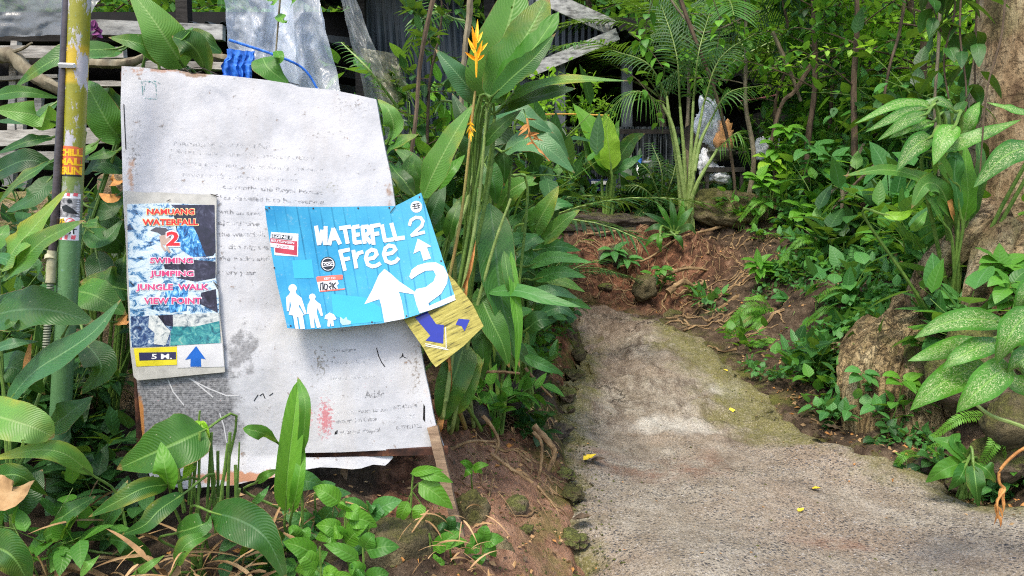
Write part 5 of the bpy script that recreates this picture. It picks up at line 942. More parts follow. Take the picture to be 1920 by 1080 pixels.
# stumps of cut stems and straw round the foot of the board
m = MB()
for k in range(15):
    u = U(345, 470); v0 = U(905, 960); L = U(60, 190); a = W3(u, v0 + 40, U(2.35, 2.5)); tube(m, [a, a + Vector((U(-.03, .05), 0, L / FPX * 2.4))], U(.003, .007), None, 6, r=random.random())
p = gp(420, 2.4); tag(m.build('cut_stems', MT['stem'], origin=p), 'cluster of cut green and brown stems at the foot of the white board', 'plant')
def straw(name, label, u, Y, n, mat, spread=.22, L=(.08, .3), w=.008):
    p = gp(u, Y); m = MB()
    for k in range(n):
        a = p + Vector((U(-spread, spread), U(-spread * .6, spread * .6), U(.0, .22))); d = rdir(-.6, .8); ln = U(*L)
        leaf(m, arc(a, d, ln, U(.4, 1.6), 6), U(.4, 1) * w, rdir(), 'needle', 6, 1, .3)
    return tag(m.build(name, mat, origin=p), label, 'dry leaves')
straw('dry_straw', 'tangle of dry straw and leaf strips around the cut stems by the board', 400, 2.35, 70, MT['dry'], .18)
straw('dry_straw', 'dry straw tangle under the torn flap of the board', 575, 2.75, 46, MT['dry'], .15, (.06, .2), .006)
straw('dry_straw', 'orange brown dead leaves hanging at the lower left corner', 110, 2.35, 26, MT['dry'], .13, (.1, .35), .02)
straw('dry_straw', 'dry leaf strips along the foot of the leaning stake', 850, 2.65, 34, MT['dry'], .14, (.05, .16), .005)
straw('dry_straw', 'pale curled dead leaves at the bottom left centre edge', 300, 2.15, 22, MT['dry'], .13, (.08, .18), .014)
# heliconia by the right edge of the board
hb_ = gp(846, 3.85); hel = hero('heliconia', 'tall heliconia with orange yellow flower and tattered banana like leaves right of the board', 'heliconia', hb_, [
 ('gingerl', 44, [(912, 190), (925, 120), (950, 55), (975, -40)], (3.35, 3.3), {'prof': 'banana', 'wave': .08}), ('ginger', 42, [(918, 192), (945, 130), (985, 70), (1030, -10)], (3.25, 3.15), {'prof': 'banana', 'ragged': .12}), ('bright', 30, [(925, 180), (965, 130), (1005, 85), (1048, 22)], (3.2, 3.1), {'prof': 'banana', 'ragged': .3}), ('ginger', 26, [(922, 182), (960, 145), (1000, 110), (1042, 62)], (3.18, 3.05), {'ragged': .3}),
 ('blue', 24, [(903, 190), (880, 165), (850, 130), (816, 92)], (3.4, 3.3)), ('gingerl', 20, [(930, 212), (980, 172), (1060, 150), (1182, 152)], (3.3, 3.1), {'nrm': (0, -.8, .9)}), ('deep', 18, [(925, 215), (970, 190), (1040, 172), (1080, 166)], (3.35, 3.2)),
 ('gingerl', 29, [(792, 372), (815, 320), (850, 255), (888, 194)], (3.25, 3.15), {'prof': 'lance', 'pet': 0}), ('ginger', 13, [(905, 275), (930, 245), (952, 225), (978, 205)], 3.3, np_), ('deep', 18, [(890, 260), (868, 220), (848, 175)], 3.5, np_),
 ('ginger', 30, [(872, 640), (858, 690), (842, 735), (828, 792)], (3.35, 3.3), {'pet': 0, 'prof': 'banana'}), ('gingerl', 24, [(884, 655), (876, 700), (866, 740), (855, 778)], (3.4, 3.35), {'pet': 0, 'prof': 'banana'}), ('dryorange', 7, [(829, 775), (825, 800), (822, 820)], 3.3, np_),
 ('deep', 38, [(918, 380), (928, 460), (940, 560), (975, 690)], (3.5, 3.35), {'pet': 0}), ('ginger', 26, [(895, 540), (915, 590), (940, 640), (955, 690)], (3.4, 3.3), np_), ('deep', 20, [(890, 600), (905, 650), (905, 715)], 3.45, np_), ('bright', 11, [(958, 470), (966, 560), (972, 625), (966, 705)], (3.3, 3.2), {'pet': 0}), ('ginger', 10, [(945, 470), (955, 530), (975, 590)], 3.3, np_), ('cool', 16, [(912, 548), (970, 545), (1030, 562), (1090, 576)], (3.35, 3.1), np_), ('cool', 12, [(982, 668), (1020, 685), (1058, 702)], 3.4, np_), ('gingerl', 16, [(905, 640), (885, 700), (870, 720)], 3.45, np_)])
for k, P in enumerate(([(838, 790), (868, 600), (905, 400), (914, 195)], [(845, 760), (858, 600), (888, 420), (922, 190)], [(830, 700), (840, 560), (870, 400), (893, 150)], [(850, 800), (880, 640), (925, 470), (958, 372)], [(852, 700), (880, 520), (918, 330), (928, 210)], [(838, 700), (880, 600), (915, 548)], [(845, 500), (868, 380), (885, 300), (900, 190)], [(836, 690), (868, 520), (878, 420), (884, 250)])):
    m = MB(); Y = 3.28 + .02 * k; tube(m, cr([hb_ + Vector((.045 * (k - 3.5), U(-.05, .05), 0))] + [W3(a[0] + (k - 3.5) * 3, a[1], Y) for a in P[:-1]] + [W3(*P[-1], Y)], 22), U(4, 6) / FPX * 3.3, 2.4 / FPX * 3.3, 8); m.build('stem', MT[('stemlt', 'stem', 'sheath')[k % 3]], hel)
for a, b in (((836, 700), (858, 560)), ((850, 640), (880, 500)), ((842, 760), (840, 640)), ((862, 560), (892, 450))):
    m = MB(); leaf(m, cr([W3(*a, 3.3), W3((a[0] + b[0]) / 2 + 4, (a[1] + b[1]) / 2, 3.24), W3(*b, 3.26)], 8), .012, (U(-.5, .5), -1, 0), 'lance', 8, 1, .6, .3, ragged=.3); m.build('dead_sheath', MT['dryorange'], hel)
def hflower(parent, u, v, Y, s, up=1):
    fl = MB(); c = W3(u, v, Y)
    for k, (a, L) in enumerate(((-62, .6), (-30, .85), (-12, 1.0), (4, 1.05), (20, .9), (48, .75), (-45, .5), (32, .6), (60, .45))):
        d = Vector((math.sin(rad(a)), U(-.4, .3), math.cos(rad(a)) * up)); b = c + Vector((0, 0, (.02 * (k % 4) - .03) * s * up))
        leaf(fl, arc(b, d, .085 * s * L, -.25 * up, 5), .0075 * s, (0, -1, .2), 'lance', 6, 1, .9, m=k % 2)
    tube(fl, [c + Vector((0, 0, -.09 * s * up)), c + Vector((0, 0, .0))], .003, .008 * s, 6)
    return fl.build('flower', [MT['flower'], MT['flowertip']], parent)
hflower(hel, 893, 98, 3.14, 1.15); hflower(hel, 882, 238, 3.14, .55, -1)
hleaf(hel, 'ginger', 24, [(905, 540), (885, 600), (862, 660), (838, 745)], (3.0, 3.0), 'banana', pr=3) if False else None
dh = thing('dried_heliconia_flower', 'shrivelled orange brown flower hanging in front of the dark drooping leaves', 'dried flower', W3(990, 235, 3.1))
m = MB(); c0 = cr([W3(988, 222, 3.1), W3(992, 245, 3.09), W3(998, 265, 3.1), W3(1030, 302, 3.1)], 14); tube(m, c0, .005, .003, 6)
for k in range(12): a = c0[k]; leaf(m, arc(a, Vector((U(-1, 1), U(-.3, .3), U(-.6, .3))), U(.03, .065), .6, 4), .009, rdir(), 'lance', 4, 1, .6)
m.build('bract', MT['dryorange'], dh); m = MB(); tube(m, cr([W3(982, 205, 3.2), W3(985, 215, 3.12), W3(988, 224, 3.1)], 6), .003); m.build('stalk', MT['stem'], dh)
hero('ginger_plant', 'blue green ginger plant with hanging dark leaves behind the shrivelled flower', 'plant', (930, 4.2), [
 ('blue', 20, [(925, 215), (965, 205), (1005, 230), (1038, 250)], (3.9, 3.8)), ('blue', 28, [(945, 285), (985, 262), (1030, 280), (1078, 325)], (3.9, 3.75)), ('deep', 26, [(900, 320), (935, 250), (945, 300), (945, 350)], 4.0), ('blue', 22, [(915, 240), (940, 215), (975, 205)], 4.0), ('deep', 22, [(905, 300), (925, 340), (930, 385)], 4.0), ('blue', 14, [(1000, 240), (1035, 245), (1068, 300)], 4.0), ('deep', 22, [(900, 230), (880, 260), (870, 310)], 4.1), ('deep', 26, [(960, 330), (920, 300), (900, 280)], 4.2)])
hero('ginger_plant', 'pale ginger plant with short pointed leaves beside the start of the rock wall', 'plant', (990, 4.6), [
 ('gingerl', 21, [(1000, 442), (1012, 412), (1030, 380), (1048, 348)], (4.4, 4.3)), ('gingerl', 17, [(1012, 455), (1035, 435), (1060, 412), (1088, 393)], (4.4, 4.25)), ('gingerl', 22, [(935, 400), (950, 365), (975, 345), (1005, 332)], (4.5, 4.4)), ('gingerl', 16, [(985, 420), (1005, 400), (1025, 390)], 4.4), ('cool', 13, [(990, 500), (1040, 482), (1110, 492)], (4.3, 4.2)), ('cool', 13, [(1000, 525), (1050, 510), (1100, 520)], (4.3, 4.2)), ('blue', 12, [(990, 550), (1040, 545), (1085, 560)], 4.3), ('blue', 16, [(970, 470), (1000, 450), (1030, 448)], 4.4), ('cool', 15, [(930, 475), (960, 450), (1010, 440)], 4.3), ('dark', 16, [(902, 362), (925, 345), (948, 352)], 4.3), ('gingerl', 14, [(955, 330), (985, 340), (1010, 345)], 4.6), ('cool', 18, [(960, 520), (985, 490), (995, 460)], 4.4), ('blue', 12, [(1010, 590), (1050, 578), (1085, 600)], 4.3), ('blue', 18, [(965, 470), (985, 500), (1000, 545)], 4.5), ('cool', 14, [(1010, 400), (1045, 382), (1075, 385)], 4.5), ('ginger', 20, [(960, 560), (1010, 540), (1062, 545)], (4.6, 4.4)), ('cool', 18, [(975, 600), (1020, 585), (1065, 600)], 4.6), ('deep', 24, [(960, 590), (1000, 560), (1050, 575)], 4.8), ('cool', 13, [(1000, 470), (1045, 462), (1090, 470)], 4.5), ('deep', 22, [(960, 440), (990, 460), (1030, 500)], 4.8), ('gingerl', 12, [(1010, 520), (1060, 530), (1098, 548)], 4.4)])
hero('ginger_plant', 'ginger plant with leaves fanning out behind the top right corner of the board', 'plant', (755, 4.0), [
 ('gingerl', 20, [(728, 268), (738, 240), (730, 210), (708, 185)], (3.8, 3.75)), ('ginger', 14, [(722, 290), (750, 265), (785, 252)], (3.8, 3.7)), ('ginger', 18, [(775, 365), (758, 340), (742, 322), (728, 302)], (3.7, 3.8)), ('gingerl', 20, [(782, 372), (768, 340), (765, 315), (772, 288)], 3.85), ('ginger', 22, [(820, 390), (790, 350), (770, 300), (740, 280)], 4.0), ('bright', 14, [(820, 355), (845, 320), (872, 290)], 3.8), ('deep', 22, [(800, 430), (815, 390), (835, 340)], 4.0), ('ginger', 22, [(860, 420), (880, 380), (900, 350)], 4.0), ('deep', 24, [(870, 470), (900, 440), (950, 430)], 3.9), ('deep', 24, [(880, 520), (920, 500), (960, 500)], 4.0), ('ginger', 16, [(840, 450), (850, 410), (862, 370)], 3.8), ('dark', 30, [(830, 560), (850, 520), (870, 470)], 4.1), ('dark', 30, [(900, 600), (940, 560), (960, 510)], 4.1)])
hero('ginger_plant', 'dark ginger leaves low between the yellow board and the rock wall', 'plant', (940, 4.4), [('deep', 22, [(930, 620), (960, 590), (1000, 580)], 4.1), ('deep', 20, [(935, 640), (965, 650), (1000, 690)], 4.0), ('cool', 12, [(960, 660), (985, 655), (1010, 668)], 4.1), ('dark', 24, [(900, 700), (930, 660), (960, 640)], 4.2), ('dark', 20, [(985, 620), (1010, 600), (1045, 600)], 4.3), ('cool', 10, [(1040, 560), (1075, 565), (1110, 580)], 4.4)])
# banana-like plant in the middle distance
hero('young_palm', 'young broadleaf palm with split yellow green blades in front of the corrugated fence', 'palm', (1140, 9.2), [
 ('bright', 20, [(1142, 320), (1125, 275), (1105, 235), (1075, 195)], 9.1, {'prof': 'strap'}), ('lime', 20, [(1146, 320), (1142, 280), (1138, 250), (1135, 212)], 9.0, {'prof': 'banana'}), ('ginger', 20, [(1140, 330), (1120, 300), (1105, 270), (1090, 232)], 9.2), ('ginger', 16, [(1146, 330), (1165, 290), (1185, 262), (1210, 250)], 9.2), ('cool', 10, [(1145, 325), (1180, 305), (1205, 290)], 9.2), ('cool', 12, [(1140, 300), (1112, 285), (1095, 295)], 9.2), ('bright', 12, [(1148, 300), (1150, 260), (1160, 225)], 9.1)])
# spotted dieffenbachias
D = lambda s, px, Y, **k: ('spot', s, px, Y, dict({'wave': .12, 'cup': .08, 'prof': 'lance', 'pr': 4}, **k))
hero('dieffenbachia', 'large spotted dieffenbachia with cream flecked leaves leaning in at lower right', 'plant', W3(2010, 860, 2.75), [
 D(23, [(1888, 606), (1830, 598), (1770, 606), (1714, 634)], (2.75, 2.65)), D(20, [(1850, 642), (1800, 648), (1750, 662), (1702, 677)], (2.85, 2.75)), D(22, [(1875, 640), (1840, 650), (1800, 668), (1768, 690)], (2.75, 2.65)), D(31, [(1850, 684), (1800, 700), (1750, 730), (1706, 770)], (2.8, 2.65)), D(31, [(1895, 684), (1865, 705), (1825, 740), (1793, 774)], (2.7, 2.58)),
 D(30, [(1935, 580), (1905, 610), (1885, 645), (1868, 684)], (2.65, 2.6)), D(24, [(1950, 660), (1910, 680), (1880, 712)], 2.7), D(22, [(1960, 520), (1920, 555), (1900, 600)], 2.7), D(20, [(1950, 730), (1910, 720), (1870, 700)], 2.85)])
m = MB(); tube(m, cr([W3(1830, 758, 2.75), W3(1860, 780, 2.72), W3(1930, 806, 2.7), W3(2010, 860, 2.75)], 12), .007, .009, 7); tag(m.build('bent_stalk', MT['stemlt'], origin=W3(1830, 758, 2.75)), 'pale bent stalk below the large spotted leaves', 'stalk')
m = MB(); c0 = cr([W3(1940, 830, 2.7), W3(1905, 850, 2.7), W3(1876, 880, 2.7), W3(1874, 905, 2.7), W3(1884, 918, 2.7), W3(1870, 940, 2.68), W3(1872, 972, 2.68)], 24); tube(m, c0, .006, .004, 6)
for k in range(10): leaf(m, arc(c0[14 + k], Vector((U(-.6, .6), U(-.3, .3), -1)), U(.03, .07), .3, 4), .009, rdir(), 'lance', 4, 1, .7)
tag(m.build('withered_stalk', MT['dryorange'], origin=c0[0]), 'withered orange stalk hanging down to the path edge at right', 'stalk')
hero('dieffenbachia', 'spotted dieffenbachia spreading cream flecked leaves across the tree trunk', 'plant', (1800, 5.0), [
 D(17, [(1765, 284), (1830, 256), (1915, 224)], (4.7, 4.6)), D(24, [(1940, 272), (1885, 292), (1825, 352)], (4.5, 4.4)), D(12, [(1742, 204), (1690, 214), (1622, 248)], (4.8, 4.6)), D(13, [(1738, 214), (1700, 226), (1645, 264)], (4.7, 4.6)), D(12, [(1762, 200), (1690, 194), (1602, 232)], (4.9, 4.7)), D(20, [(1748, 256), (1715, 274), (1680, 322)], (4.7, 4.55)), D(20, [(1792, 234), (1770, 260), (1750, 310)], (4.65, 4.5)), D(11, [(1940, 217), (1895, 204), (1850, 192)], 4.5), D(12, [(1752, 228), (1712, 238), (1666, 260)], (4.8, 4.7)), D(12, [(1790, 210), (1765, 190), (1718, 195)], 4.9), D(15, [(1800, 270), (1820, 220), (1838, 190)], 4.95)])
hero('bird_nest_fern', 'wavy strap leaved fern with pale arching leaves at the foot of the big trunk', 'fern', (1790, 4.9), [
 ('gingerl', 13, [(1790, 420), (1775, 370), (1730, 335), (1660, 318), (1580, 330)], (4.8, 4.6), {'prof': 'strap', 'wave': .35}), ('bright', 17, [(1808, 415), (1815, 370), (1812, 320), (1808, 268)], (4.8, 4.8), {'prof': 'strap'}), ('ginger', 15, [(1815, 415), (1832, 360), (1838, 300), (1832, 262)], 4.85, {'prof': 'strap'}), ('gingerl', 16, [(1785, 410), (1765, 355), (1735, 345), (1708, 392)], (4.75, 4.6), {'wave': .4, 'prof': 'strap'}), ('cool', 16, [(1800, 400), (1790, 330), (1790, 290), (1760, 330)], 4.7, {'wave': .3}), ('gingerl', 7, [(1770, 420), (1745, 375), (1738, 360)], 4.7, {'prof': 'strap'}), ('gingerl', 9, [(1708, 432), (1725, 415), (1738, 395)], 4.6, {'pet': 0}), ('lime', 9, [(1655, 402), (1690, 405), (1715, 392)], 4.7), ('dryorange', 5, [(1790, 415), (1782, 385), (1778, 350)], 4.75, {'prof': 'strap'}), ('gingerl', 12, [(1785, 340), (1760, 300), (1752, 330)], 4.65)])
hero('broadleaf_herb', 'dark broad leaved herb with holes in its leaves at the right edge of the path', 'plant', (1830, 3.95), [
 ('mid', 19, [(1815, 868), (1785, 835), (1748, 822)], 3.85, {'prof': 'ovate', 'pet': 1}), ('mid', 17, [(1808, 866), (1770, 880), (1735, 905)], 3.8, {'prof': 'ovate'}), ('mid', 14, [(1812, 870), (1800, 895), (1778, 920)], 3.78, {'prof': 'ovate'}), ('ginger', 17, [(1825, 872), (1830, 910), (1835, 952)], 3.75, {'prof': 'ovate', 'ragged': .1}), ('ginger', 22, [(1828, 868), (1850, 880), (1868, 905)], 3.8, {'prof': 'ovate', 'ragged': .3}), ('mid', 14, [(1815, 862), (1790, 830), (1800, 812)], 3.85)])
# ---------------------------------------------------------------- plant kinds built once, then copied
random.seed(33)
FAR = Vector((0, -300, -80))
def twig_leaves(fb, pts, nl, L, w, prof, t0=.3, droop=.5, spread=.9, n=3, zup=.25, sb=None):
    N = len(pts) - 1
    for i in range(nl):
        t = t0 + (1 - t0) * (i + U(-.3, .3)) / max(1, nl - 1); t = min(1, max(0, t)); j = min(N - 1, int(t * N)); p = pts[j].lerp(pts[j + 1], t * N - j); tg = (pts[j + 1] - pts[j]).normalized()
        a = i * 2.4 + U(-.4, .4); e = tg.orthogonal().normalized(); s = e * math.cos(a) + tg.cross(e) * math.sin(a)
        d = (s * spread + tg * .5 + Vector((0, 0, zup + U(-.2, .2)))).normalized(); ll = L * U(.65, 1.15); q = p + d * ll * .15
        leaf(fb, arc(q, d, ll, droop * U(.3, 1.5), n), w * U(.8, 1.15), Vector((U(-.3, .3), U(-.3, .3), 1)), prof, n, 1, .15)
def shrub(kind, mat, H=.9, spread=.4, stems=5, twigs=4, nl=7, L=.12, w=.03, prof='ovate', droop=.5, bare=.2, sr=.006, smat='stem', seed=1, lean=.35, n=5, zup=.25):
    random.seed(seed); root = thing(kind, 'x', kind.replace('_', ' '), (0, 0, 0)); sb, fb = MB(), MB()
    for k in range(stems):
        a = k / stems * 6.283 + U(-.5, .5); o = Vector((math.cos(a), math.sin(a), 0)); h = H * U(.6, 1.05); tip = o * spread * U(.4, 1.2) + Vector((0, 0, h)); mid = o * spread * lean * U(.2, .8) + Vector((U(-.03, .03), U(-.03, .03), h * .55))
        P = cr([o * .02, mid, tip], 10); tube(sb, P, sr, sr * .35, 5, r=random.random()); twig_leaves(fb, P, nl, L, w, prof, bare, droop, n=n, zup=zup)
        for q in range(twigs):
            t = U(bare, .95); j = int(t * 10); b = P[j]; d = (rdir(-.1, .7) + o * .4).normalized(); T = arc(b, d, H * U(.15, .38), .25, 4); tube(sb, T, sr * .5, sr * .2, 4); twig_leaves(fb, T, nl, L, w, prof, .25, droop, n=n, zup=zup)
    sb.build('stem', MT[smat], root); fb.build('foliage', ML[mat], root); return root
def tree(kind, mat, H=5, r0=.05, crown=(.45, 1), cr_=1.0, nb=18, tw=5, nl=8, L=.14, w=.035, prof='ovate', seed=1, smat='bark', crook=.15, droop=.6, n=4, branch_up=.45):
    random.seed(seed); root = thing(kind, 'x', kind.replace('_', ' '), (0, 0, 0)); sb, fb = MB(), MB()
    P = [Vector((0, 0, -.1))]; c = Vector((0, 0, 0))
    for k in range(1, 7): c = Vector((c.x + U(-crook, crook), c.y + U(-crook, crook), H * k / 6)); P.append(c)
    P = cr(P, 30); tube(sb, P, lambda q: r0 * (1 - .75 * q) * (1 + .6 * max(0, 1 - q * 12)), sides=8, wob=.15)
    for k in range(nb):
        t = crown[0] + (crown[1] - crown[0]) * (k + U(0, 1)) / nb; j = min(29, int(t * 30)); a = k * 2.4 + U(-.5, .5); o = Vector((math.cos(a), math.sin(a), branch_up * U(.3, 1.6))).normalized(); ln = cr_ * U(.5, 1.15) * (1 - .5 * max(0, (t - .6) / .4))
        B = arc(P[j], o, ln, .35, 8); tube(sb, B, r0 * .3 * (1.2 - t), .003, 5); twig_leaves(fb, B, nl, L, w, prof, .35, droop, n=n)
        for q in range(tw):
            b = B[random.randint(2, 8)]; T = arc(b, (rdir(-.4, .6) + o * .5).normalized(), ln * U(.2, .45), .5, 4); tube(sb, T, .004, .002, 4); twig_leaves(fb, T, nl, L, w, prof, .15, droop, n=n)
    sb.build('trunk', MT[smat], root); fb.build('foliage', ML[mat], root); return root
def fernclump(kind, mat, nf=7, L=.42, ll=.06, pairs=26, seed=1, lw=.0085, up=.9):
    random.seed(seed); root = thing(kind, 'x', 'fern', (0, 0, 0))
    for k in range(nf):
        a = k / nf * 6.283 + U(-.4, .4); d = Vector((math.cos(a), math.sin(a), up * U(.6, 1.4))); P = arc((0, 0, 0), d, L * U(.7, 1.15), 1.5, 8); sb, fb = MB(), MB()
        frond(fb, fb, P, ll, pairs, 72, .25, lw, 'strap', taper=.4, t0=.1, rr=.003, n=2, lift=.05, jit=.06); fb.build('frond', ML[mat], root)
    return root
def palm(kind, mat, nf=9, L=1.7, ll=.45, pairs=34, seed=1, lw=.016, up=1.6, droop=1.3, stalk=1.0, trunk=0, spread=1):
    random.seed(seed); root = thing(kind, 'x', 'palm', (0, 0, 0)); 
    if trunk: m = MB(); tube(m, cr([Vector((0, 0, -.1)), Vector((.05, 0, trunk * .5)), Vector((0, 0, trunk))], 14), .06, .045, 9, wob=.1); m.build('trunk', MT['barklt'], root)
    for k in range(nf):
        a = k * 2.4 + U(-.3, .3); d = Vector((math.cos(a) * spread, math.sin(a) * spread, up * U(.7, 1.5))).normalized(); sb, fb = MB(), MB(); b = Vector((math.cos(a) * .05, math.sin(a) * .05, trunk))
        P = arc(b, d, L * U(.8, 1.15), droop * U(.6, 1.3), 12); frond(fb, sb, P, ll, pairs, 62, .5, lw, 'needle', taper=.4, t0=.3, rr=.014, n=4, lift=.12); f = fb.build('frond', ML[mat], root); st = sb.build('rachis', MT['stemlt'], root); st.parent = f
    return root
PROT = {}
PROT['shrubA'] = shrub('leafy_shrub', 'bright', .95, .45, 5, 4, 6, .13, .03, seed=1)
PROT['shrubB'] = shrub('leafy_shrub', 'mid', 1.1, .5, 5, 5, 6, .15, .034, seed=2)
PROT['shrubC'] = shrub('leafy_shrub', 'cool', .85, .45, 6, 4, 6, .12, .034, seed=3)
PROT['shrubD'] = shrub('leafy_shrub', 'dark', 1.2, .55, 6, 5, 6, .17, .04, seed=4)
PROT['lime'] = shrub('leafy_shrub', 'lime', 1.0, .5, 6, 5, 7, .10, .026, seed=5)
PROT['herbA'] = shrub('broadleaf_herb', 'cool', .26, .16, 4, 1, 5, .11, .028, seed=6, sr=.003, bare=.35, n=5)
PROT['herbB'] = shrub('broadleaf_herb', 'mid', .3, .18, 5, 1, 5, .1, .024, seed=7, sr=.003, bare=.35, n=5)
PROT['herbC'] = shrub('broadleaf_herb', 'bright', .22, .14, 4, 1, 5, .09, .024, seed=8, sr=.003, bare=.3, n=5)
PROT['herbD'] = shrub('broadleaf_herb', 'dark', .24, .18, 5, 1, 5, .12, .034, seed=9, sr=.003, bare=.3, n=5)
PROT['fernA'] = fernclump('sword_fern', 'fern', 6, .42, .062, 26, 1)
PROT['fernB'] = fernclump('sword_fern', 'fern', 4, .34, .05, 22, 2, up=.6)
PROT['fernC'] = fernclump('sword_fern', 'mid', 5, .36, .05, 24, 3)
PROT['palmA'] = palm('clumping_palm', 'palm', 10, 2.1, .42, 36, 1, .013, 3.0, 1.15)
PROT['palmB'] = palm('feather_palm', 'palm', 9, 2.4, .55, 40, 2, .017, 1.0, 1.2, trunk=1.6)
PROT['palmC'] = palm('feather_palm', 'deep', 8, 1.7, .4, 30, 3, .014, 1.2, 1.3)
PROT['sapA'] = tree('slender_sapling', 'bright', 4.2, .035, (.4, 1), .8, 16, 4, 6, .13, .034, seed=1, smat='barklt')
PROT['sapB'] = tree('slender_sapling', 'mid', 4.6, .045, (.35, 1), .85, 18, 4, 6, .15, .04, seed=2)
PROT['sapC'] = tree('slender_sapling', 'dark', 4.0, .03, (.3, 1), .8, 16, 4, 6, .15, .04, seed=3)
PROT['treeL'] = tree('jungle_tree', 'lime', 5, .08, (.3, 1), 1.6, 34, 7, 9, .12, .036, seed=9, crook=.2, n=3)
PROT['treeA'] = tree('jungle_tree', 'mid', 8, .13, (.25, 1), 2.3, 34, 7, 8, .26, .07, seed=4, crook=.3, n=3)
PROT['treeB'] = tree('jungle_tree', 'dark', 9, .15, (.2, 1), 2.5, 36, 7, 8, .3, .075, seed=5, crook=.3, n=3)
PROT['treeC'] = tree('jungle_tree', 'bright', 7, .11, (.2, 1), 2.1, 34, 7, 9, .2, .055, seed=6, crook=.3, n=3)
USED = set()
def put(kind, u, Y, sc, label, rz=None, dz=0, group=None, tilt=0, x=None):
    random.seed(hash_(kind, u, Y)); p = gp(u, Y) if x is None else Vector((x, Y, gz(x, Y))); p.z += dz; r = U(0, 6.28) if rz is None else rz; pr = PROT[kind]
    if kind not in USED:
        USED.add(kind); pr.location = p; pr.rotation_euler = (tilt, 0, r); pr.scale = (sc,) * 3; pr['label'] = label
        if group: pr['group'] = group
        return pr
    return dup(pr, p, r, sc, label, group, tilt)
def hash_(k, u, Y): return int(abs(u) * 131 + Y * 977 + len(k) * 7 + ord(k[-1]) * 13)
def putp(kind, u, v, Y, sc, label, rz=None, tilt=0):   # stands where the bank is seen at (u, v)
    return put(kind, u, Y, sc, label, rz, tilt=tilt)
# right bank, near the path
H_ = 'leafy herbs on the right bank'
def hfern(label, fr, mat='fern', b=None):
    p = W3(*fr[0][0][0], fr[0][1]); g0 = gp(fr[0][0][0][0], fr[0][1] + .05); p = Vector((g0.x, g0.y, g0.z)) if b is None else b; root = thing('sword_fern', label, 'fern', p, 'sword ferns on the right bank')
    for px, Y, ll in fr:
        P = [W3(u, v, Y - .12 * math.sin(math.pi * i / (len(px) - 1)) - .04 * i) for i, (u, v) in enumerate(px)]; m = MB(); L = sum((P[i + 1] - P[i]).length for i in range(len(P) - 1)); n = max(14, int(L / .016))
        frond(m, m, P, ll / FPX * Y, n, 76, .12, .0078, 'strap', nrm=(U(-.3, .3), -.75, .8), taper=.4, t0=.06, rr=.003, n=2, lift=.02, jit=.07); tube(m, [P[0], P[0].lerp(p, .5) + Vector((0, -.02, .02)), p], .003, .003, 5); m.build('frond', ML[mat], root)
    return root
hfern('bright sword fern arching over the path edge below the red cut bank', [([(1448, 582), (1405, 575), (1362, 612)], 6.9, 17), ([(1445, 592), (1400, 600), (1355, 642)], 6.85, 16), ([(1450, 585), (1430, 560), (1400, 560)], 7.0, 13), ([(1450, 590), (1420, 610), (1392, 650)], 6.8, 14), ([(1452, 588), (1470, 600), (1470, 640)], 6.85, 13), ([(1450, 585), (1395, 588), (1358, 628)], 6.95, 14)])
hfern('sword fern hanging down the bank below the bright arching fern', [([(1400, 642), (1430, 650), (1462, 690)], 6.5, 12), ([(1405, 645), (1420, 670), (1440, 700)], 6.5, 11), ([(1410, 640), (1450, 640), (1480, 665)], 6.5, 11)])
hfern('sword fern with one frond arched over the yellow knobbly root', [([(1530, 560), (1565, 545), (1590, 560), (1608, 602)], 6.0, 15), ([(1595, 590), (1550, 580), (1506, 612)], 6.0, 13), ([(1600, 580), (1620, 560), (1640, 570)], 6.05, 12)])
hfern('sword fern with a pale arching frond above the beige stone in the bank', [([(1545, 458), (1505, 450), (1462, 492)], 7.2, 14), ([(1545, 460), (1530, 470), (1518, 500)], 7.2, 12), ([(1548, 460), (1575, 448), (1592, 470)], 7.3, 12)])
hfern('lone bright fern on top of the red cut bank beside the mossy mound', [([(1440, 372), (1415, 380), (1388, 412)], 8.8, 11), ([(1440, 375), (1430, 392), (1410, 420)], 8.8, 9), ([(1442, 372), (1460, 365), (1475, 380)], 8.8, 9)])
hfern('grey green fern drooping in the middle of the right bank', [([(1602, 460), (1625, 470), (1652, 505)], 6.8, 13), ([(1650, 442), (1672, 425), (1695, 425)], 6.8, 12), ([(1605, 458), (1600, 480), (1590, 510)], 6.8, 12)], 'cool')
hfern('small fern beside the dark roots left of the root buttress', [([(1552, 732), (1572, 730), (1594, 745)], 5.3, 9), ([(1552, 732), (1545, 745), (1540, 760)], 5.3, 8)], 'mid')
hfern('hanging sword fern above the holed broad leaves at right', [([(1868, 790), (1865, 830), (1836, 874)], 3.95, 17), ([(1848, 778), (1800, 785), (1752, 818)], 4.05, 15), ([(1862, 790), (1885, 830), (1880, 860)], 3.95, 14)])
hfern('fern with two fronds trailing to the path edge below the spotted leaves', [([(1742, 838), (1755, 850), (1768, 876)], 4.2, 12), ([(1718, 848), (1695, 855), (1668, 888)], 4.3, 12), ([(1740, 836), (1780, 835), (1800, 860)], 4.2, 12)])
hfern('fern on the bank top between trunk and buttress', [([(1690, 545), (1665, 550), (1650, 580)], 5.5, 13), ([(1690, 545), (1710, 535), (1730, 550)], 5.5, 12), ([(1690, 548), (1690, 575), (1680, 600)], 5.5, 12)], 'mid')
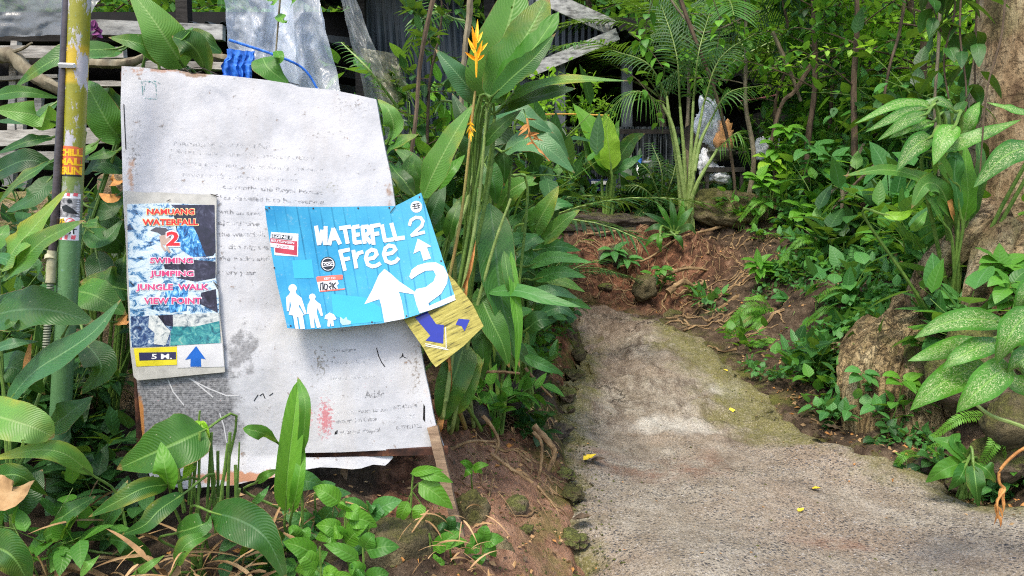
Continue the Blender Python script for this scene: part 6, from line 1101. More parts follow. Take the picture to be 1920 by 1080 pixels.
def rosette(label, u, v, Y, n, Lp, hw, mat, prof='ovate', group='leafy herbs on the right bank', sub=1):
    x = (u - 960) / FPX * Y; random.seed(int(u * 3 + v)); g0 = Vector((x, Y + .08, gz(x, Y + .08))); root = thing('broadleaf_herb', label, 'herb', g0, group); fm, sm = MB(), MB(); L = Lp / FPX * Y; w = hw / FPX * Y
    tops = [W3(u, v, Y)] + [W3(u + U(-1.1, 1.1) * Lp, v + U(-.2, 1.0) * Lp, Y + U(-.05, .15)) for _ in range(sub)]
    for k, c in enumerate(tops):
        tube(sm, cr([g0, g0.lerp(c, .5) + Vector((U(-.03, .03), -.02, .02)), c], 8), .004, .0025, 5)
        for i in range(n):
            a = i * 2.4 + U(-.3, .3); e = U(.75, 1.1); d = Vector((math.cos(a), -.45 + .5 * math.sin(a), U(.0, .55) + .35 * math.sin(a))).normalized(); b = c - Vector((0, 0, (i // 3) * L * .16)); q = b + d * L * .12; tube(sm, [b, q], .002, .0015, 4)
            leaf(fm, arc(q, d, L * e, U(.5, 1.3), 7), w * e, Vector((U(-.3, .3), -.5, 1)), prof, 7, 2, .12, .06)
    sm.build('stem', MT['stem'], root); fm.build('foliage', ML[mat], root); return root
for a in (('bright bushy herb just right of the hairy roots on the red bank', 1422, 492, 7.6, 9, 34, 8, 'bright', 'lance'), ('cool herb behind the bright arching fern', 1478, 560, 7.0, 7, 32, 9, 'cool'), ('cool herb with broad leaves right of the bright arching fern', 1490, 605, 6.7, 7, 38, 12, 'cool'), ('herb with one large round leaf at the middle of the path edge', 1515, 668, 6.2, 6, 40, 15, 'mid'),
  ('cool herb drooping over the moss at the path edge', 1535, 715, 5.8, 7, 38, 12, 'cool'), ('herb with long narrow leaves left of the yellow knobbly root', 1500, 635, 6.4, 8, 45, 7, 'bright', 'lance'), ('cool herb trailing over the left lobe of the root buttress', 1618, 700, 4.7, 6, 34, 11, 'cool'), ('dark small herb in the hollow of the root buttress', 1665, 800, 4.5, 6, 26, 9, 'dark'), ('mid green herb against the right lobe of the root buttress', 1725, 640, 4.7, 6, 40, 12, 'mid'), ('cool herb right of the yellow knobbly root', 1640, 625, 5.5, 6, 34, 12, 'cool'), ('bright five leafed herb in front of the root buttress', 1692, 712, 4.55, 6, 44, 13, 'bright', 'ovate', 'leafy herbs on the right bank', 0),
  ('mid green herb leaning over the top of the root buttress', 1650, 575, 5.7, 7, 42, 13, 'mid'), ('herb with large drooping cool leaves left below the big trunk', 1775, 480, 5.4, 8, 62, 17, 'cool'), ('herb with large leaves right below the big trunk', 1890, 500, 4.6, 8, 62, 17, 'mid'), ('herb with dark broad leaves under the trunk at the right edge', 1895, 530, 4.3, 7, 60, 17, 'mid'), ('herb with wide leaves above the large spotted leaves', 1800, 560, 4.7, 7, 52, 16, 'cool'),
  ('mid green herb in the middle of the right bank', 1610, 530, 6.6, 8, 42, 12, 'mid'), ('cool herb under the grey green fern', 1570, 500, 7.2, 8, 42, 12, 'cool'), ('bright herb below the thin saplings', 1545, 400, 8.2, 8, 42, 11, 'bright'), ('cool herb at the top edge of the red bank', 1490, 420, 8.6, 8, 38, 11, 'cool'), ('mid green herb left of the wavy strap leaves', 1640, 430, 7.2, 8, 48, 13, 'mid'), ('cool herb directly under the wavy strap leaves', 1700, 460, 6.4, 8, 48, 13, 'cool'), ('bright herb left of the bird nest fern', 1690, 390, 7.0, 7, 42, 12, 'bright'),
  ('large leafed cool herb high on the bank beside the saplings', 1520, 275, 8.4, 5, 48, 14, 'cool'), ('bright herb with toothed leaves right of the rubbish', 1475, 240, 8.8, 8, 36, 10, 'bright'), ('bright herb with pale young leaves by the wok', 1420, 330, 8.7, 7, 32, 10, 'bright'), ('bright herb at the sapling foot above the mossy mound', 1445, 300, 8.9, 7, 34, 10, 'lime'), ('cool herb with round leaf in the middle of the thicket', 1560, 295, 8.0, 5, 40, 14, 'cool'), ('dark herb trailing at the foot of the root buttress', 1570, 800, 4.85, 6, 30, 10, 'dark'), ('dark ivy like herb below the buttress roots', 1710, 880, 4.2, 7, 28, 10, 'dark'), ('dark herb at the corner below the spotted leaves', 1745, 860, 4.15, 6, 30, 11, 'dark'),
  ('mid green herb on the far bank edge behind the slab stone', 1225, 515, 8.3, 5, 26, 7, 'mid'), ('thin herb in the dark left part of the far bank', 1150, 470, 8.6, 6, 34, 7, 'cool'), ('small herb beside the knobbly root loop', 1240, 505, 8.15, 5, 20, 7, 'mid')): rosette(*a)
H_ = 'leafy herbs on the right bank'
for a in (
  ('herbA', 1590, 5.9, 1.89, 'round leafed herb left of the yellow knobbly root'), 
  ('herbD', 1540, 5.3, 1.30, 'dark little herb at the concrete edge where the moss begins'), 
  ('herbB', 1700, 5.9, 2.17, 'herb with long leaves right of the drooping fern'), ('herbA', 1750, 5.2, 2.46, 'large leafed cool herb on the bank left of the trunk base'), ('herbA', 1830, 4.6, 2.61, 'cool herb with drooping leaves below the trunk base'),
  ('herbB', 1880, 4.4, 2.32, 'herb with spreading leaves at the right edge below the trunk'), ('herbC', 1860, 5.0, 2.03, 'bright herb hugging the base of the big trunk'), ('herbC', 1600, 8.0, 2.61, 'bright herb in the middle of the bank under the reddish sapling'),
  ('herbB', 1540, 8.3, 2.75, 'herb at the foot of the twin thin saplings'), ('herbA', 1650, 7.0, 2.90, 'wide cool herb on the bank under the wavy strap leaves'), ('herbD', 1580, 7.0, 2.46, 'dark herb filling the hollow in the middle of the right bank'),
  ('herbC', 1700, 6.6, 2.32, 'bright herb left of the bird nest fern'), ('herbB', 1750, 6.0, 2.17, 'tall herb just below the bird nest fern'), ('herbB', 1390, 8.9, 1.74, 'herb on top of the red cut bank beside the long root'),
  ('herbD', 1200, 9.6, 2.03, 'dark herb on the rock ledge'), ('herbA', 1790, 4.8, 2.03, 'herb between the buttress and the big trunk'), ('herbC', 1530, 7.6, 1.89, 'bright herb above the beige stone in the bank')):
    put(a[0], a[1], a[2], a[3], a[4], group=H_)
# middle distance shrubs right
for a in (('shrubA', 1480, 9.6, 1.3, 'bright bush right of the thin sapling beside the rubbish'), ('shrubB', 1560, 9.4, 1.4, 'green bush between the two thin saplings'), ('shrubC', 1640, 8.6, 1.5, 'cool green bush right of the reddish sapling'), ('shrubB', 1700, 8.0, 1.5, 'tall bush behind the wavy strap leaves'), ('shrubA', 1620, 10.4, 1.8, 'bright bush in sunlight behind the reddish sapling'),
  ('shrubD', 1740, 7.4, 1.6, 'dark bush left of the big trunk behind the spotted plant'), ('shrubC', 1520, 8.7, 1.0, 'low cool bush at the top of the bank in front of the saplings'), ('shrubD', 1475, 10.8, 1.2, 'dark bush in front of the dark shed'), ('lime', 1690, 11.0, 2.6, 'sunlit lime green bush left of the big trunk high up'), ('lime', 1600, 12.5, 2.6, 'sunlit lime green bush in the upper middle of the jungle'), ('lime', 1770, 10.0, 2.4, 'sunlit lime green bush nearest the trunk'),
  ('shrubA', 1540, 11.5, 2.2, 'bright tall bush behind the twin saplings'), ('shrubD', 1660, 9.8, 2.0, 'dark tall bush behind the reddish sapling'), ('shrubC', 1870, 7.0, 2.0, 'cool bush behind the big trunk'), ('shrubB', 1490, 12.5, 1.9, 'green bush at the right end of the dark shed'),
  ('lime', 1020, 11.0, 1.25, 'lime green vine bush hanging on the corrugated fence'), ('lime', 1085, 10.9, 1.0, 'second lime green vine bush on the fence, left of the young palm'), ('shrubD', 1080, 10.2, 1.0, 'dark bush at the foot of the corrugated fence'), ('shrubC', 1040, 9.5, .9, 'cool bush left of the rock ledge'), ('shrubD', 1240, 9.9, .7, 'dark low bush beside the palm foot')):
    put(*a, group='bushes of the middle distance', dz=(.95 if a[0] == 'lime' and a[1] < 1100 else 0))
# left & centre fill
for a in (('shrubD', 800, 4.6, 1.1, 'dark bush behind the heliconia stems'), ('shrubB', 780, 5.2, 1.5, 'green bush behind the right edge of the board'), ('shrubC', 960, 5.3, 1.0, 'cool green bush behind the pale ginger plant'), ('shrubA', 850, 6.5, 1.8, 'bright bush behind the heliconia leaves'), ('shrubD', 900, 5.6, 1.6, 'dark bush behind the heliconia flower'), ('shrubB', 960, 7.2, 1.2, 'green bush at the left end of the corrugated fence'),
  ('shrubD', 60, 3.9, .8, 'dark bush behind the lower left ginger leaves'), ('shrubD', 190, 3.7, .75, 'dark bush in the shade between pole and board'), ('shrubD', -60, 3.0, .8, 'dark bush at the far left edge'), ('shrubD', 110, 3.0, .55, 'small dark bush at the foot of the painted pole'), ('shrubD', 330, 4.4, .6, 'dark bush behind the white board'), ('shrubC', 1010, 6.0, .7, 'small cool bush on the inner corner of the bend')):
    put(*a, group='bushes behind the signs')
for a in (('herbD', 160, 2.75, 1.1, 'dark herb at the foot of the pole'), ('herbD', 230, 2.6, 1.0, 'dark herb in the shade left of the cut stems'), ('herbB', 60, 2.3, 1.1, 'green herb at the bottom left under the yellow streaked leaf'), ('herbD', 480, 2.5, .8, 'dark herb right of the cut stems'), ('herbB', 930, 4.1, 1.45, 'small herb at the dark rocks under the heliconia'), ('herbA', 990, 4.9, 1.30, 'cool herb on the red earth wall beside the path'), ('herbD', 1000, 4.3, 1.01, 'tiny dark herb on the roots left of the path'), ('herbC', 1015, 5.3, 1.01, 'bright little herb above the left moss edge'), ('herbA', 1045, 6.2, 1.01, 'herb hanging at the corner of the rock wall')):
    put(*a, group='herbs on the left bank')
# palms
for a in (('palmC', 1245, 9.7, .5, 'small dark palm at the foot of the clumping palm', None), ('palmC', 1335, 9.5, .45, 'small drooping palm beside the mossy mound', None), ('palmB', 1235, 12.6, 1.2, 'feather palm hanging dark fronds over the house roof', .4), ('palmB', 1330, 11.4, 1.25, 'feather palm whose fronds fill the top centre right', 2.6), ('palmB', 1430, 13.0, 1.4, 'feather palm rising behind the thin saplings', 1.0), ('palmC', 860, 7.0, 1.3, 'feather palm with fine leaves left of the heliconia', .6), ('palmC', 720, 6.0, 1.1, 'dark palm fronds against the plastic behind the board', 2.2), ('palmC', 1560, 11.0, 1.6, 'dark palm deep between the saplings', 3.0), ('palmC', 1010, 8.2, .7, 'small palm left of the rock ledge', 1.1), ('palmB', 1560, 14, 1.5, 'large feather palm at the back under the tall trees', 4.0)):
    put(a[0], a[1], a[2], a[3], a[4], a[5], group='palms')
# saplings: thin trunks
for a in (('sapA', 1388, 9.2, 1.0, 'thin pale barked sapling beside the rubbish pile', None), ('sapB', 1512, 9.0, 1.0, 'thin dark sapling left of the reddish one'), ('sapB', 1586, 8.2, .95, 'reddish brown sapling, thickest of the thin trunks on the bank'), ('sapC', 1535, 9.6, 1.0, 'thin crooked sapling close behind the dark one'), ('sapC', 770, 4.9, .62, 'thin pale sapling just right of the board top'), ('sapC', 1450, 9.9, 1.0, 'crooked sapling in front of the dark shed'), ('sapA', 1620, 11.5, 1.2, 'slim sapling against the sunlit bush'), ('sapC', 850, 8.0, .8, 'slim sapling behind the heliconia'), ('sapA', 1300, 10.6, 1.1, 'slim leaning sapling crossing the palm fronds')):
    put(a[0], a[1], a[2], a[3], a[4], group='slender saplings', tilt=U(-.06, .06))
# trees behind
put('treeL', 1720, 8.4, .8, 'sunlit lime green tree left of the big trunk'); put('treeL', 1640, 9.6, .9, 'sunlit lime green tree behind the reddish sapling')
for i, a in enumerate((('treeA', 1250, 17, 1, 'mid green tree behind the house roof'), ('treeB', 1400, 16, 1, 'dark tree behind the feather palms'), ('treeC', 1520, 17, 1, 'bright tree at the back between the saplings'), ('treeC', 1680, 14.5, .9, 'bright tree behind the lime green bush'), ('treeA', 1600, 19, 1.1, 'mid green tree far back in the middle of the jungle'), ('treeB', 1780, 16, 1, 'dark tree behind the big trunk'), ('treeA', 1900, 13, .9, 'mid green tree at the right edge behind the trunk'), ('treeC', 1350, 20, 1.1, 'bright tree far back above the palms'), ('treeB', 1130, 20, 1.1, 'dark tree far behind the house'), ('treeA', 960, 17, 1, 'mid green tree left of the house gable'), ('treeC', 860, 15, .9, 'bright tree behind the shed corner'), ('treeB', 700, 17, 1, 'dark tree far behind the corrugated panel'), ('treeA', 150, 15, 1, 'mid green tree behind the shed roof at left'), ('treeC', 320, 17, 1, 'bright tree behind the left shed'), ('treeB', 0, 18, 1.1, 'dark tree at the far left behind the shed'), ('treeB', 1480, 22, 1.2, 'dark tall tree at the very back'), ('treeA', 1720, 22, 1.2, 'mid green tall tree at the very back right'), ('treeC', 1850, 20, 1.1, 'bright tall tree at the back right corner'), ('treeA', 2000, 17, 1.1, 'mid green tree just beyond the right edge'))):
    put(*a, group='jungle trees behind')
for k, pr in PROT.items():
    if k not in USED:
        for c in list(pr.children_recursive): bpy.data.objects.remove(c)
        bpy.data.objects.remove(pr)
# climber on the big trunk: dark leaves
cl = thing('climbing_vine', 'dark leaved vine hanging down the left side of the big trunk', 'vine', W3(1800, 380, 5.0)); sb, fb = MB(), MB(); random.seed(8)
for k, P in enumerate(([(1805, -60), (1800, 60), (1812, 180), (1800, 300)], [(1835, -60), (1830, 50), (1828, 150), (1832, 260)], [(1780, -60), (1790, 20), (1770, 120), (1790, 250), (1780, 330)], [(1745, -60), (1750, 10), (1765, 60)])):
    c = cr([W3(*a, 5.0 + .05 * k) for a in P], 24); tube(sb, c, .008, .005, 5); twig_leaves(fb, c, 13, .22, .045, 'ovate', .0, 1.6, 1.0, 6, 0)
sb.build('stem', MT['bark'], cl); fb.build('foliage', ML['deep'], cl)
vn = thing('climbing_vine', 'thin vine with few heart shaped leaves hanging before the bluish plastic', 'vine', W3(520, -20, 4.0)); vine_st.build('stem', MT['barklt'], vn)
for q in ([(500, -20), (512, 2), (506, 10)], [(540, -20), (548, -5), (545, 18)], [(520, 28), (530, 36), (537, 44)], [(518, 95), (524, 108), (520, 122)]): hleaf(vn, 'bright', 9, q, 3.95, 'ovate')
hleaf(vn, 'ginger', 24, [(492, 108), (505, 130), (545, 160)], 3.95, 'ovate')

def hpalm(name, label, b, fr, mat='palm', group='palms'):
    root = thing(name, label, 'palm', b, group)
    for F_ in fr:
        px, Y, ll, dr, st = F_[:5]; fm = F_[5] if len(F_) > 5 else mat
        k = len(px) - 1; P = [W3(u, v, Y - .25 * math.sin(math.pi * i / k)) for i, (u, v) in enumerate(px)]; fb, sb = MB(), MB(); L = sum((P[i + 1] - P[i]).length for i in range(k))
        frond(fb, sb, P, ll / FPX * Y, max(16, int(L / .045)), 62, dr, .011, 'needle', nrm=(U(-.4, .4), -.6, .9), taper=.4, t0=.1, rr=.014, n=4, lift=.05, jit=.06)
        if st: tube(sb, cr([b + Vector((U(-.08, .08), 0, 0))] + [W3(u, v, Y) for u, v in st] + [P[0]], 16), .036, .016, 8)
        f = fb.build('frond', ML[fm], root); q = sb.build('rachis', MT['stemlt'], root); q.parent = f
    return root
pb = gp(1287, 9.1)
hpalm('clumping_palm', 'tall clumping palm with thick pale green stalks in the middle of the view', pb, [([(1242, 196), (1190, 172), (1120, 225)], 9.0, 82, 1.6, [(1278, 330), (1262, 240)]), ([(1250, 180), (1215, 120), (1150, 95)], 9.1, 50, 1.2, [(1272, 320), (1255, 220)], 'deep'), ([(1300, 190), (1310, 100), (1335, 10)], 9.2, 55, .6, [(1294, 320)], 'deep'), ([(1330, 230), (1365, 175), (1430, 160)], 9.0, 50, 1.2, [(1300, 330), (1312, 270)]), ([(1318, 200), (1350, 110), (1420, 60)], 9.1, 55, 1.0, [(1298, 320)], 'deep'), ([(1275, 200), (1268, 100), (1240, 10)], 9.3, 55, .7, [(1284, 320)], 'deep'), ([(1345, 280), (1385, 250), (1400, 300)], 8.9, 40, 1.3, [(1305, 350)])])
hpalm('feather_palm', 'dark feather palm fronds hanging across the top centre', gp(1420, 10.8), [([(1420, -40), (1310, 10), (1190, 85)], 10.3, 75, 1.2, None), ([(1450, 10), (1360, 60), (1250, 150)], 10.4, 75, 1.2, None), ([(1440, -40), (1480, 50), (1490, 160)], 10.3, 75, .9, None), ([(1200, -60), (1270, 10), (1330, 120)], 10.6, 70, 1.1, None), ([(1560, -30), (1500, 40), (1440, 130)], 10.5, 75, 1.1, None), ([(1390, -60), (1340, -10), (1270, 30)], 10.2, 75, 1.1, None), ([(1660, -60), (1580, 0), (1530, 90)], 10.6, 75, 1, None)], 'deep')
hpalm('feather_palm', 'thin leaved dark palm fronds low beside the storage table', gp(1235, 9.6), [([(1240, 380), (1215, 320), (1170, 290)], 9.4, 28, 1, None), ([(1242, 380), (1240, 320), (1222, 270)], 9.4, 28, 1, None), ([(1244, 380), (1262, 330), (1270, 290)], 9.4, 28, 1, None), ([(1240, 385), (1200, 350), (1160, 350)], 9.3, 26, 1.2, None)], 'deep')
hpalm('feather_palm', 'fine leaved palm fronds between the plastic sheets and the heliconia', gp(800, 5.5), [([(745, 200), (690, 130), (640, 80)], 4.6, 34, .8, None), ([(830, 20), (790, 40), (760, 110)], 5.3, 50, 1, None), ([(880, 130), (830, 160), (770, 175)], 5.4, 45, 1, None), ([(870, 40), (840, 30), (790, -10)], 5.4, 45, .8, None), ([(870, 200), (830, 190), (790, 215)], 5.2, 40, 1, None)], 'palm')

hero('strap_leaved_plant', 'dark strap leaved clump sitting on the end of the rock ledge', 'plant', W3(1262, 440, 8.9), [('deep', 7, [(1262, 436), (1235, 412), (1205, 398)], (8.9, 8.8)), ('deep', 7, [(1260, 438), (1232, 425), (1206, 435)], 8.8), ('mid', 6, [(1262, 436), (1245, 400), (1228, 376)], 8.9), ('deep', 7, [(1264, 436), (1262, 400), (1256, 370)], 8.9), ('deep', 7, [(1266, 436), (1285, 405), (1300, 388)], 8.9), ('deep', 7, [(1266, 438), (1292, 425), (1306, 440)], 8.8), ('mid', 6, [(1260, 440), (1225, 445), (1208, 465)], 8.7), ('bright', 6, [(1238, 440), (1236, 455), (1240, 474)], 8.6), ('deep', 7, [(1264, 440), (1275, 450), (1282, 470)], 8.7), ('mid', 6, [(1264, 436), (1278, 395), (1280, 372)], 8.95)])
for k, (lab, P, Y, r_) in enumerate((('dark liana slanting from the top centre down to the mossy mound', [(1262, -40), (1300, 60), (1340, 170), (1372, 290), (1382, 380)], 9.0, 4), ('thin liana crossing the palm fronds', [(1230, -40), (1290, 40), (1330, 60), (1420, 20)], 9.2, 2), ('forked liana leaning right above the rubbish', [(1530, 110), (1490, 170), (1465, 200), (1440, 300)], 9.0, 5), ('short liana slanting left to the pink rope', [(1450, 60), (1480, 130), (1500, 190)], 9.1, 4), ('straight liana hanging near the sunlit bushes', [(1700, -40), (1685, 60), (1668, 130), (1650, 240)], 7.6, 3), ('slender liana left of the big trunk', [(1765, -40), (1760, 100), (1752, 200), (1760, 330)], 6.4, 3),
  ('pale hanging liana in front of the big trunk', [(1890, -40), (1880, 60), (1868, 110), (1850, 180), (1838, 330)], 4.55, 2), ('low liana slanting over the herbs of the bank', [(1620, 270), (1590, 330), (1550, 370), (1530, 400)], 8.0, 3), ('thin leaning stem below the wavy strap leaves', [(1650, 300), (1600, 350), (1560, 392)], 7.6, 3), ('thin upright stem with roots beside the bird nest fern', [(1575, 320), (1578, 360), (1576, 400)], 7.5, 4), ('pale twig standing by the right edge of the board', [(818, -30), (800, 60), (788, 130), (778, 220), (765, 330)], 4.2, 5), ('bamboo like cane behind the heliconia flower', [(884, -40), (878, 30), (872, 90), (866, 200)], 4.6, 7))):
    c = cr([W3(u + U(-2, 2), v, Y) for u, v in P], 26); m = MB(); tube(m, c, r_ / FPX * Y, r_ / FPX * Y * .7, 6, wob=.3); tag(m.build('liana', MT['barklt' if k % 2 else 'bark'], origin=c[0]), lab, 'liana', 'lianas and thin stems')
for k, P in enumerate(([(1165, 130), (1195, 150), (1225, 190), (1235, 230)], [(1180, 60), (1215, 90), (1245, 130)], [(1230, -20), (1215, 30), (1205, 80)], [(1330, -20), (1350, 40), (1345, 90)])):
    sb, fb = MB(), MB(); random.seed(90 + k); c = cr([W3(*a, 8.3) for a in P], 12); tube(sb, c, .005, .003, 5); twig_leaves(fb, c, 12, .15, .042, 'ovate', .0, 1.0, 1.0, 5, .1); r = thing('leafy_branch', ('leafy branch hanging in front of the house wall', 'leafy branch hanging below the roof edge', 'leafy branch reaching down at the top centre', 'leafy branch before the dark palm fronds')[k], 'branch', c[0], 'hanging leafy branches'); sb.build('stem', MT['bark'], r); fb.build('foliage', ML['bright' if k % 2 else 'mid'], r)
# ---------------------------------------------------------------- stones, roots, big trunk, litter
random.seed(55)
def rock(name, label, u, v, Y, sx, sy, sz, mat='rock', sd_=None, rz=0, cat='rock', sub=4, rough=.28, box_=0, group=None, p=None):
    sd_ = U(0, 90) if sd_ is None else sd_; p = W3(u, v, Y) if p is None else p; bm = bmesh.new(); bmesh.ops.create_icosphere(bm, subdivisions=sub, radius=1); o = Vector((sd_, sd_ * .7, 3))
    for w in bm.verts:
        q = w.co.copy()
        if box_: m_ = max(abs(q.x), abs(q.y), abs(q.z)); q = q.lerp(q / m_ * .85, box_)
        n = noise.fractal(q * 1.1 + o, 1, 2, 3) * rough + abs(noise.noise(q * 2.6 + o)) * rough * .5 + noise.fractal(q * 5 + o, 1, 2.1, 4) * .06
        q = q * (1 + n); w.co = Vector((q.x * sx, q.y * sy, q.z * sz))
    me = bpy.data.meshes.new(name); bm.to_mesh(me); bm.free(); me.materials.append(MT[mat]); me.polygons.foreach_set('use_smooth', [True] * len(me.polygons)); me.set_sharp_from_angle(angle=rad(50))
    ob = bpy.data.objects.new(name, me); COL.objects.link(ob); ob.location = p; ob.rotation_euler = (0, 0, rz); return tag(ob, label, cat, group)
s_ = lambda px, Y: px / FPX * Y
for a in (('mossy_boulder', 'round green mossy boulder at the bottom centre among seedlings', 742, 1035, 2.72, 78, 62, 'rockmoss'), ('stone', 'dark mossy stone under the spotted plant at the path edge', 1800, 905, 4.05, 26, 18, 'rock'), ('stone', 'low dark stone between buttress and right corner', 1735, 872, 4.2, 20, 14, 'rockdark'), ('mossy_boulder', 'smaller mossy boulder left of the round one at bottom centre', 630, 1052, 2.68, 60, 46, 'rockmoss'), ('stone', 'upright mossy stone on the red earth right of the leaning stake', 882, 962, 3.15, 33, 44, 'rockmoss'),
  ('stone', 'mossy stone at the bottom edge right of the leaning stake', 935, 1042, 2.95, 27, 44, 'rockmoss'), ('stone', 'small brown stone half sunk in the red earth', 968, 948, 3.4, 22, 20, 'rock'), ('stone', 'brown stone left of the leaning stake foot', 815, 990, 2.95, 28, 24, 'rock'), ('stone', 'low stone at the bottom edge between stake and path', 922, 1085, 2.8, 22, 22, 'rockmoss'),
  ('stone', 'dark stone under the brown tipped heliconia leaf', 882, 776, 3.95, 34, 24, 'rockdark'), ('stone', 'dark stone beneath the heliconia stems by the roots', 945, 745, 4.3, 36, 30, 'rockdark'), ('stone', 'dark stone left of the roots by the path', 1000, 705, 4.9, 26, 22, 'rockdark'),
  ('stone', 'slab shaped mossy stone at the foot of the far red bank', 1208, 540, 8.05, 22, 24, 'rockmoss'), ('stone', 'flat mossy stone at the foot of the far bank beside the path', 1262, 592, 7.9, 18, 12, 'rockmoss'), ('stone', 'brown stone in the dark left part of the far bank', 1150, 482, 8.7, 26, 20, 'rockdark'), ('stone', 'small brown stone low in the far bank near the bend', 1135, 538, 8.35, 12, 8, 'rock'), ('stone', 'mossy stone in the dark part of the far bank, right of the brown one', 1170, 478, 8.8, 18, 14, 'rockmoss'), ('stone', 'dark stone near the roots of the far bank', 1340, 600, 7.5, 26, 14, 'rockdark'),
  ('stone', 'beige stone in the right bank among ferns', 1512, 528, 7.35, 24, 13, 'rockbeige'), ('stone', 'small beige stone above the thick pale root', 1378, 543, 8.1, 9, 12, 'rockbeige'), ('stone', 'round stone at the path edge before the root buttress', 1565, 852, 4.75, 17, 15, 'rockmoss'), ('stone', 'mossy rock at the right edge above the path corner', 1905, 790, 3.85, 58, 50, 'rockmoss'), ('stone', 'beige rock under the trunk roots at right', 1745, 515, 5.7, 52, 38, 'butt'), ('stone', 'beige rock under the trunk, right of the first', 1815, 545, 5.2, 45, 55, 'butt'), ('stone', 'brown rock face below the spotted plant', 1830, 690, 4.35, 80, 95, 'rock'), ('stone', 'brown rock between buttress and spotted leaves', 1745, 700, 4.75, 50, 70, 'rock'), ('stone', 'earth coloured rock low at the right corner of the path', 1880, 860, 3.95, 55, 40, 'rock'), ('stone', 'brown stone at the right path edge under the herbs', 1500, 790, 5.1, 25, 14, 'rock'), ('stone', 'mossy stone at the right path edge by the pale patch', 1478, 700, 5.95, 30, 22, 'rockmoss'), ('stone', 'low mossy slab left of the path moss near the middle', 1085, 665, 6.1, 13, 12, 'rockmoss'), ('stone', 'red brown pebble on the left path edge', 1071, 922 - 154, 4.9, 8, 7, 'rock'),
  ('stone', 'dark squared rock ending the earth wall at the bend', 1066, 612, 6.7, 13, 26, 'rock')):
    w, h = s_(a[5], a[4]), s_(a[6], a[4]); rock(*a[:5], w, w * .8, h, a[7], group='stones on the banks')
for i, (u, v, Y, w, h, lab) in enumerate(((30, 392, 4.3, 62, 34, 'leftmost beige stone of the low wall under the rack'), (110, 385, 4.35, 50, 28, 'beige stone of the low wall directly behind the conduit'), (15, 445, 4.1, 50, 30, 'lower left beige stone of the low wall'), (85, 440, 4.15, 50, 36, 'beige stone of the low wall left of the pole'), (175, 440, 4.2, 45, 40, 'beige stone of the low wall right of the pole'), (215, 350, 4.5, 30, 26, 'upper beige stone beside the board edge'), (190, 650, 3.6, 60, 70, 'large beige boulder between pole and board'), (225, 755, 3.45, 50, 60, 'lower beige boulder touching the board corner'), (130, 520, 3.9, 60, 50, 'beige boulder behind the painted pole'))):
    rock('wall_stone', lab, u, v, Y, s_(w, Y), s_(w, Y) * .7, s_(h, Y), 'rockbeige', rough=.2, group='stones of the low wall at left')
rock('rock_ledge', 'long rough dark rock ledge on top of the far bank', 1140, 424, 9.35, .66, .3, .16, 'rockdark', 4, box_=.55, sub=5); rock('mossy_mound', 'mossy earth mound under the rubbish pile', 1368, 398, 9.3, .62, .4, .27, 'rockmoss', 7, sub=5)
# big trunk ------------------------------------------------------------------
bt = thing('big_tree', 'massive pale brown tree trunk rising at the right edge', 'tree', W3(1930, 480, 5.1))
def barkmat():
    s = NT('smooth_tan_bark'); n = s.noise(5, 8, .68, s.mapv(s.obj(), (1, 1, .35))); n2 = s.noise(40, 6, .65, s.mapv(s.obj(), (1, 1, .5))); n3 = s.noise(2, 4)
    col = s.ramp(n, [(.34, (.09, .055, .03)), (.46, (.26, .18, .10)), (.58, (.40, .31, .19)), (.72, (.54, .46, .32))]); col = s.mix(s.ramp(n3, [(.5, 0), (.66, .45)]), col, (.13, .14, .05)); col = s.mix(s.ramp(n2, [(.52, 0), (.62, .65)]), col, (.07, .045, .025)); ck = s.noise(9, 7, .75, s.mapv(s.obj(), (1, 1, 1.6)), 1.2); col = s.mix(s.ramp(ck, [(.33, .7), (.40, 0)]), col, (.05, .032, .018))
    s.bump(s.m('ADD', n, s.m('ADD', s.m('MULTIPLY', n2, .5), s.ramp(ck, [(.34, 0), (.46, .6)]))), 1, .04); return s.fin(col, .9, .2)
MT['tanbark'] = barkmat()
def limb(mb, pts, rf, sides=40, n=60, amp=.12, fl=0):
    c = cr(pts, n); vs = []; fs = []
    for i, p in enumerate(c):
        q = i / n; tg = (c[min(i + 1, n)] - c[max(i - 1, 0)]).normalized(); a = tg.cross(Vector((.1, 1, .05))).normalized(); b = tg.cross(a)
        for k in range(sides):
            an = k / sides * 6.283; r_ = rf(q); d = a * math.cos(an) + b * math.sin(an); r_ *= 1 + amp * noise.fractal(Vector((math.cos(an) * 1.3, math.sin(an) * 1.3, q * 3 + r_)) + p * .6, 1, 2, 4) + fl * (max(0, 1 - q * 3.5)) * (.5 + .5 * math.sin(an * 5 + 1)) 
            vs.append(p + d * r_)
    for i in range(n):
        for k in range(sides): fs.append((i * sides + k, i * sides + (k + 1) % sides, (i + 1) * sides + (k + 1) % sides, (i + 1) * sides + k))
    fs.append(tuple(range(sides))); mb.add(vs, fs)
m = MB(); limb(m, [W3(1935, 640, 5.1), W3(1930, 480, 5.15), W3(1925, 250, 5.2), W3(1935, 0, 5.25), W3(1940, -500, 5.3)], lambda q: .34 + .26 * max(0, 1 - q * 5) ** 1.5, fl=.35); m.build('trunk', MT['tanbark'], bt)
for P, r0, r1 in (([(1870, 400, 4.95), (1800, 455, 4.95), (1745, 520, 5.05), (1700, 640, 5.2), (1690, 740, 5.2)], .14, .07), ([(1880, 430, 4.85), (1850, 520, 4.7), (1840, 620, 4.5), (1850, 720, 4.3)], .14, .08), ([(1920, 450, 4.8), (1910, 560, 4.55), (1900, 680, 4.25)], .12, .08)):
    m = MB(); limb(m, [W3(*a) for a in P], lambda q: r0 + (r1 - r0) * q, 20, 30, .25); m.build('root', MT['tanbark'], bt)
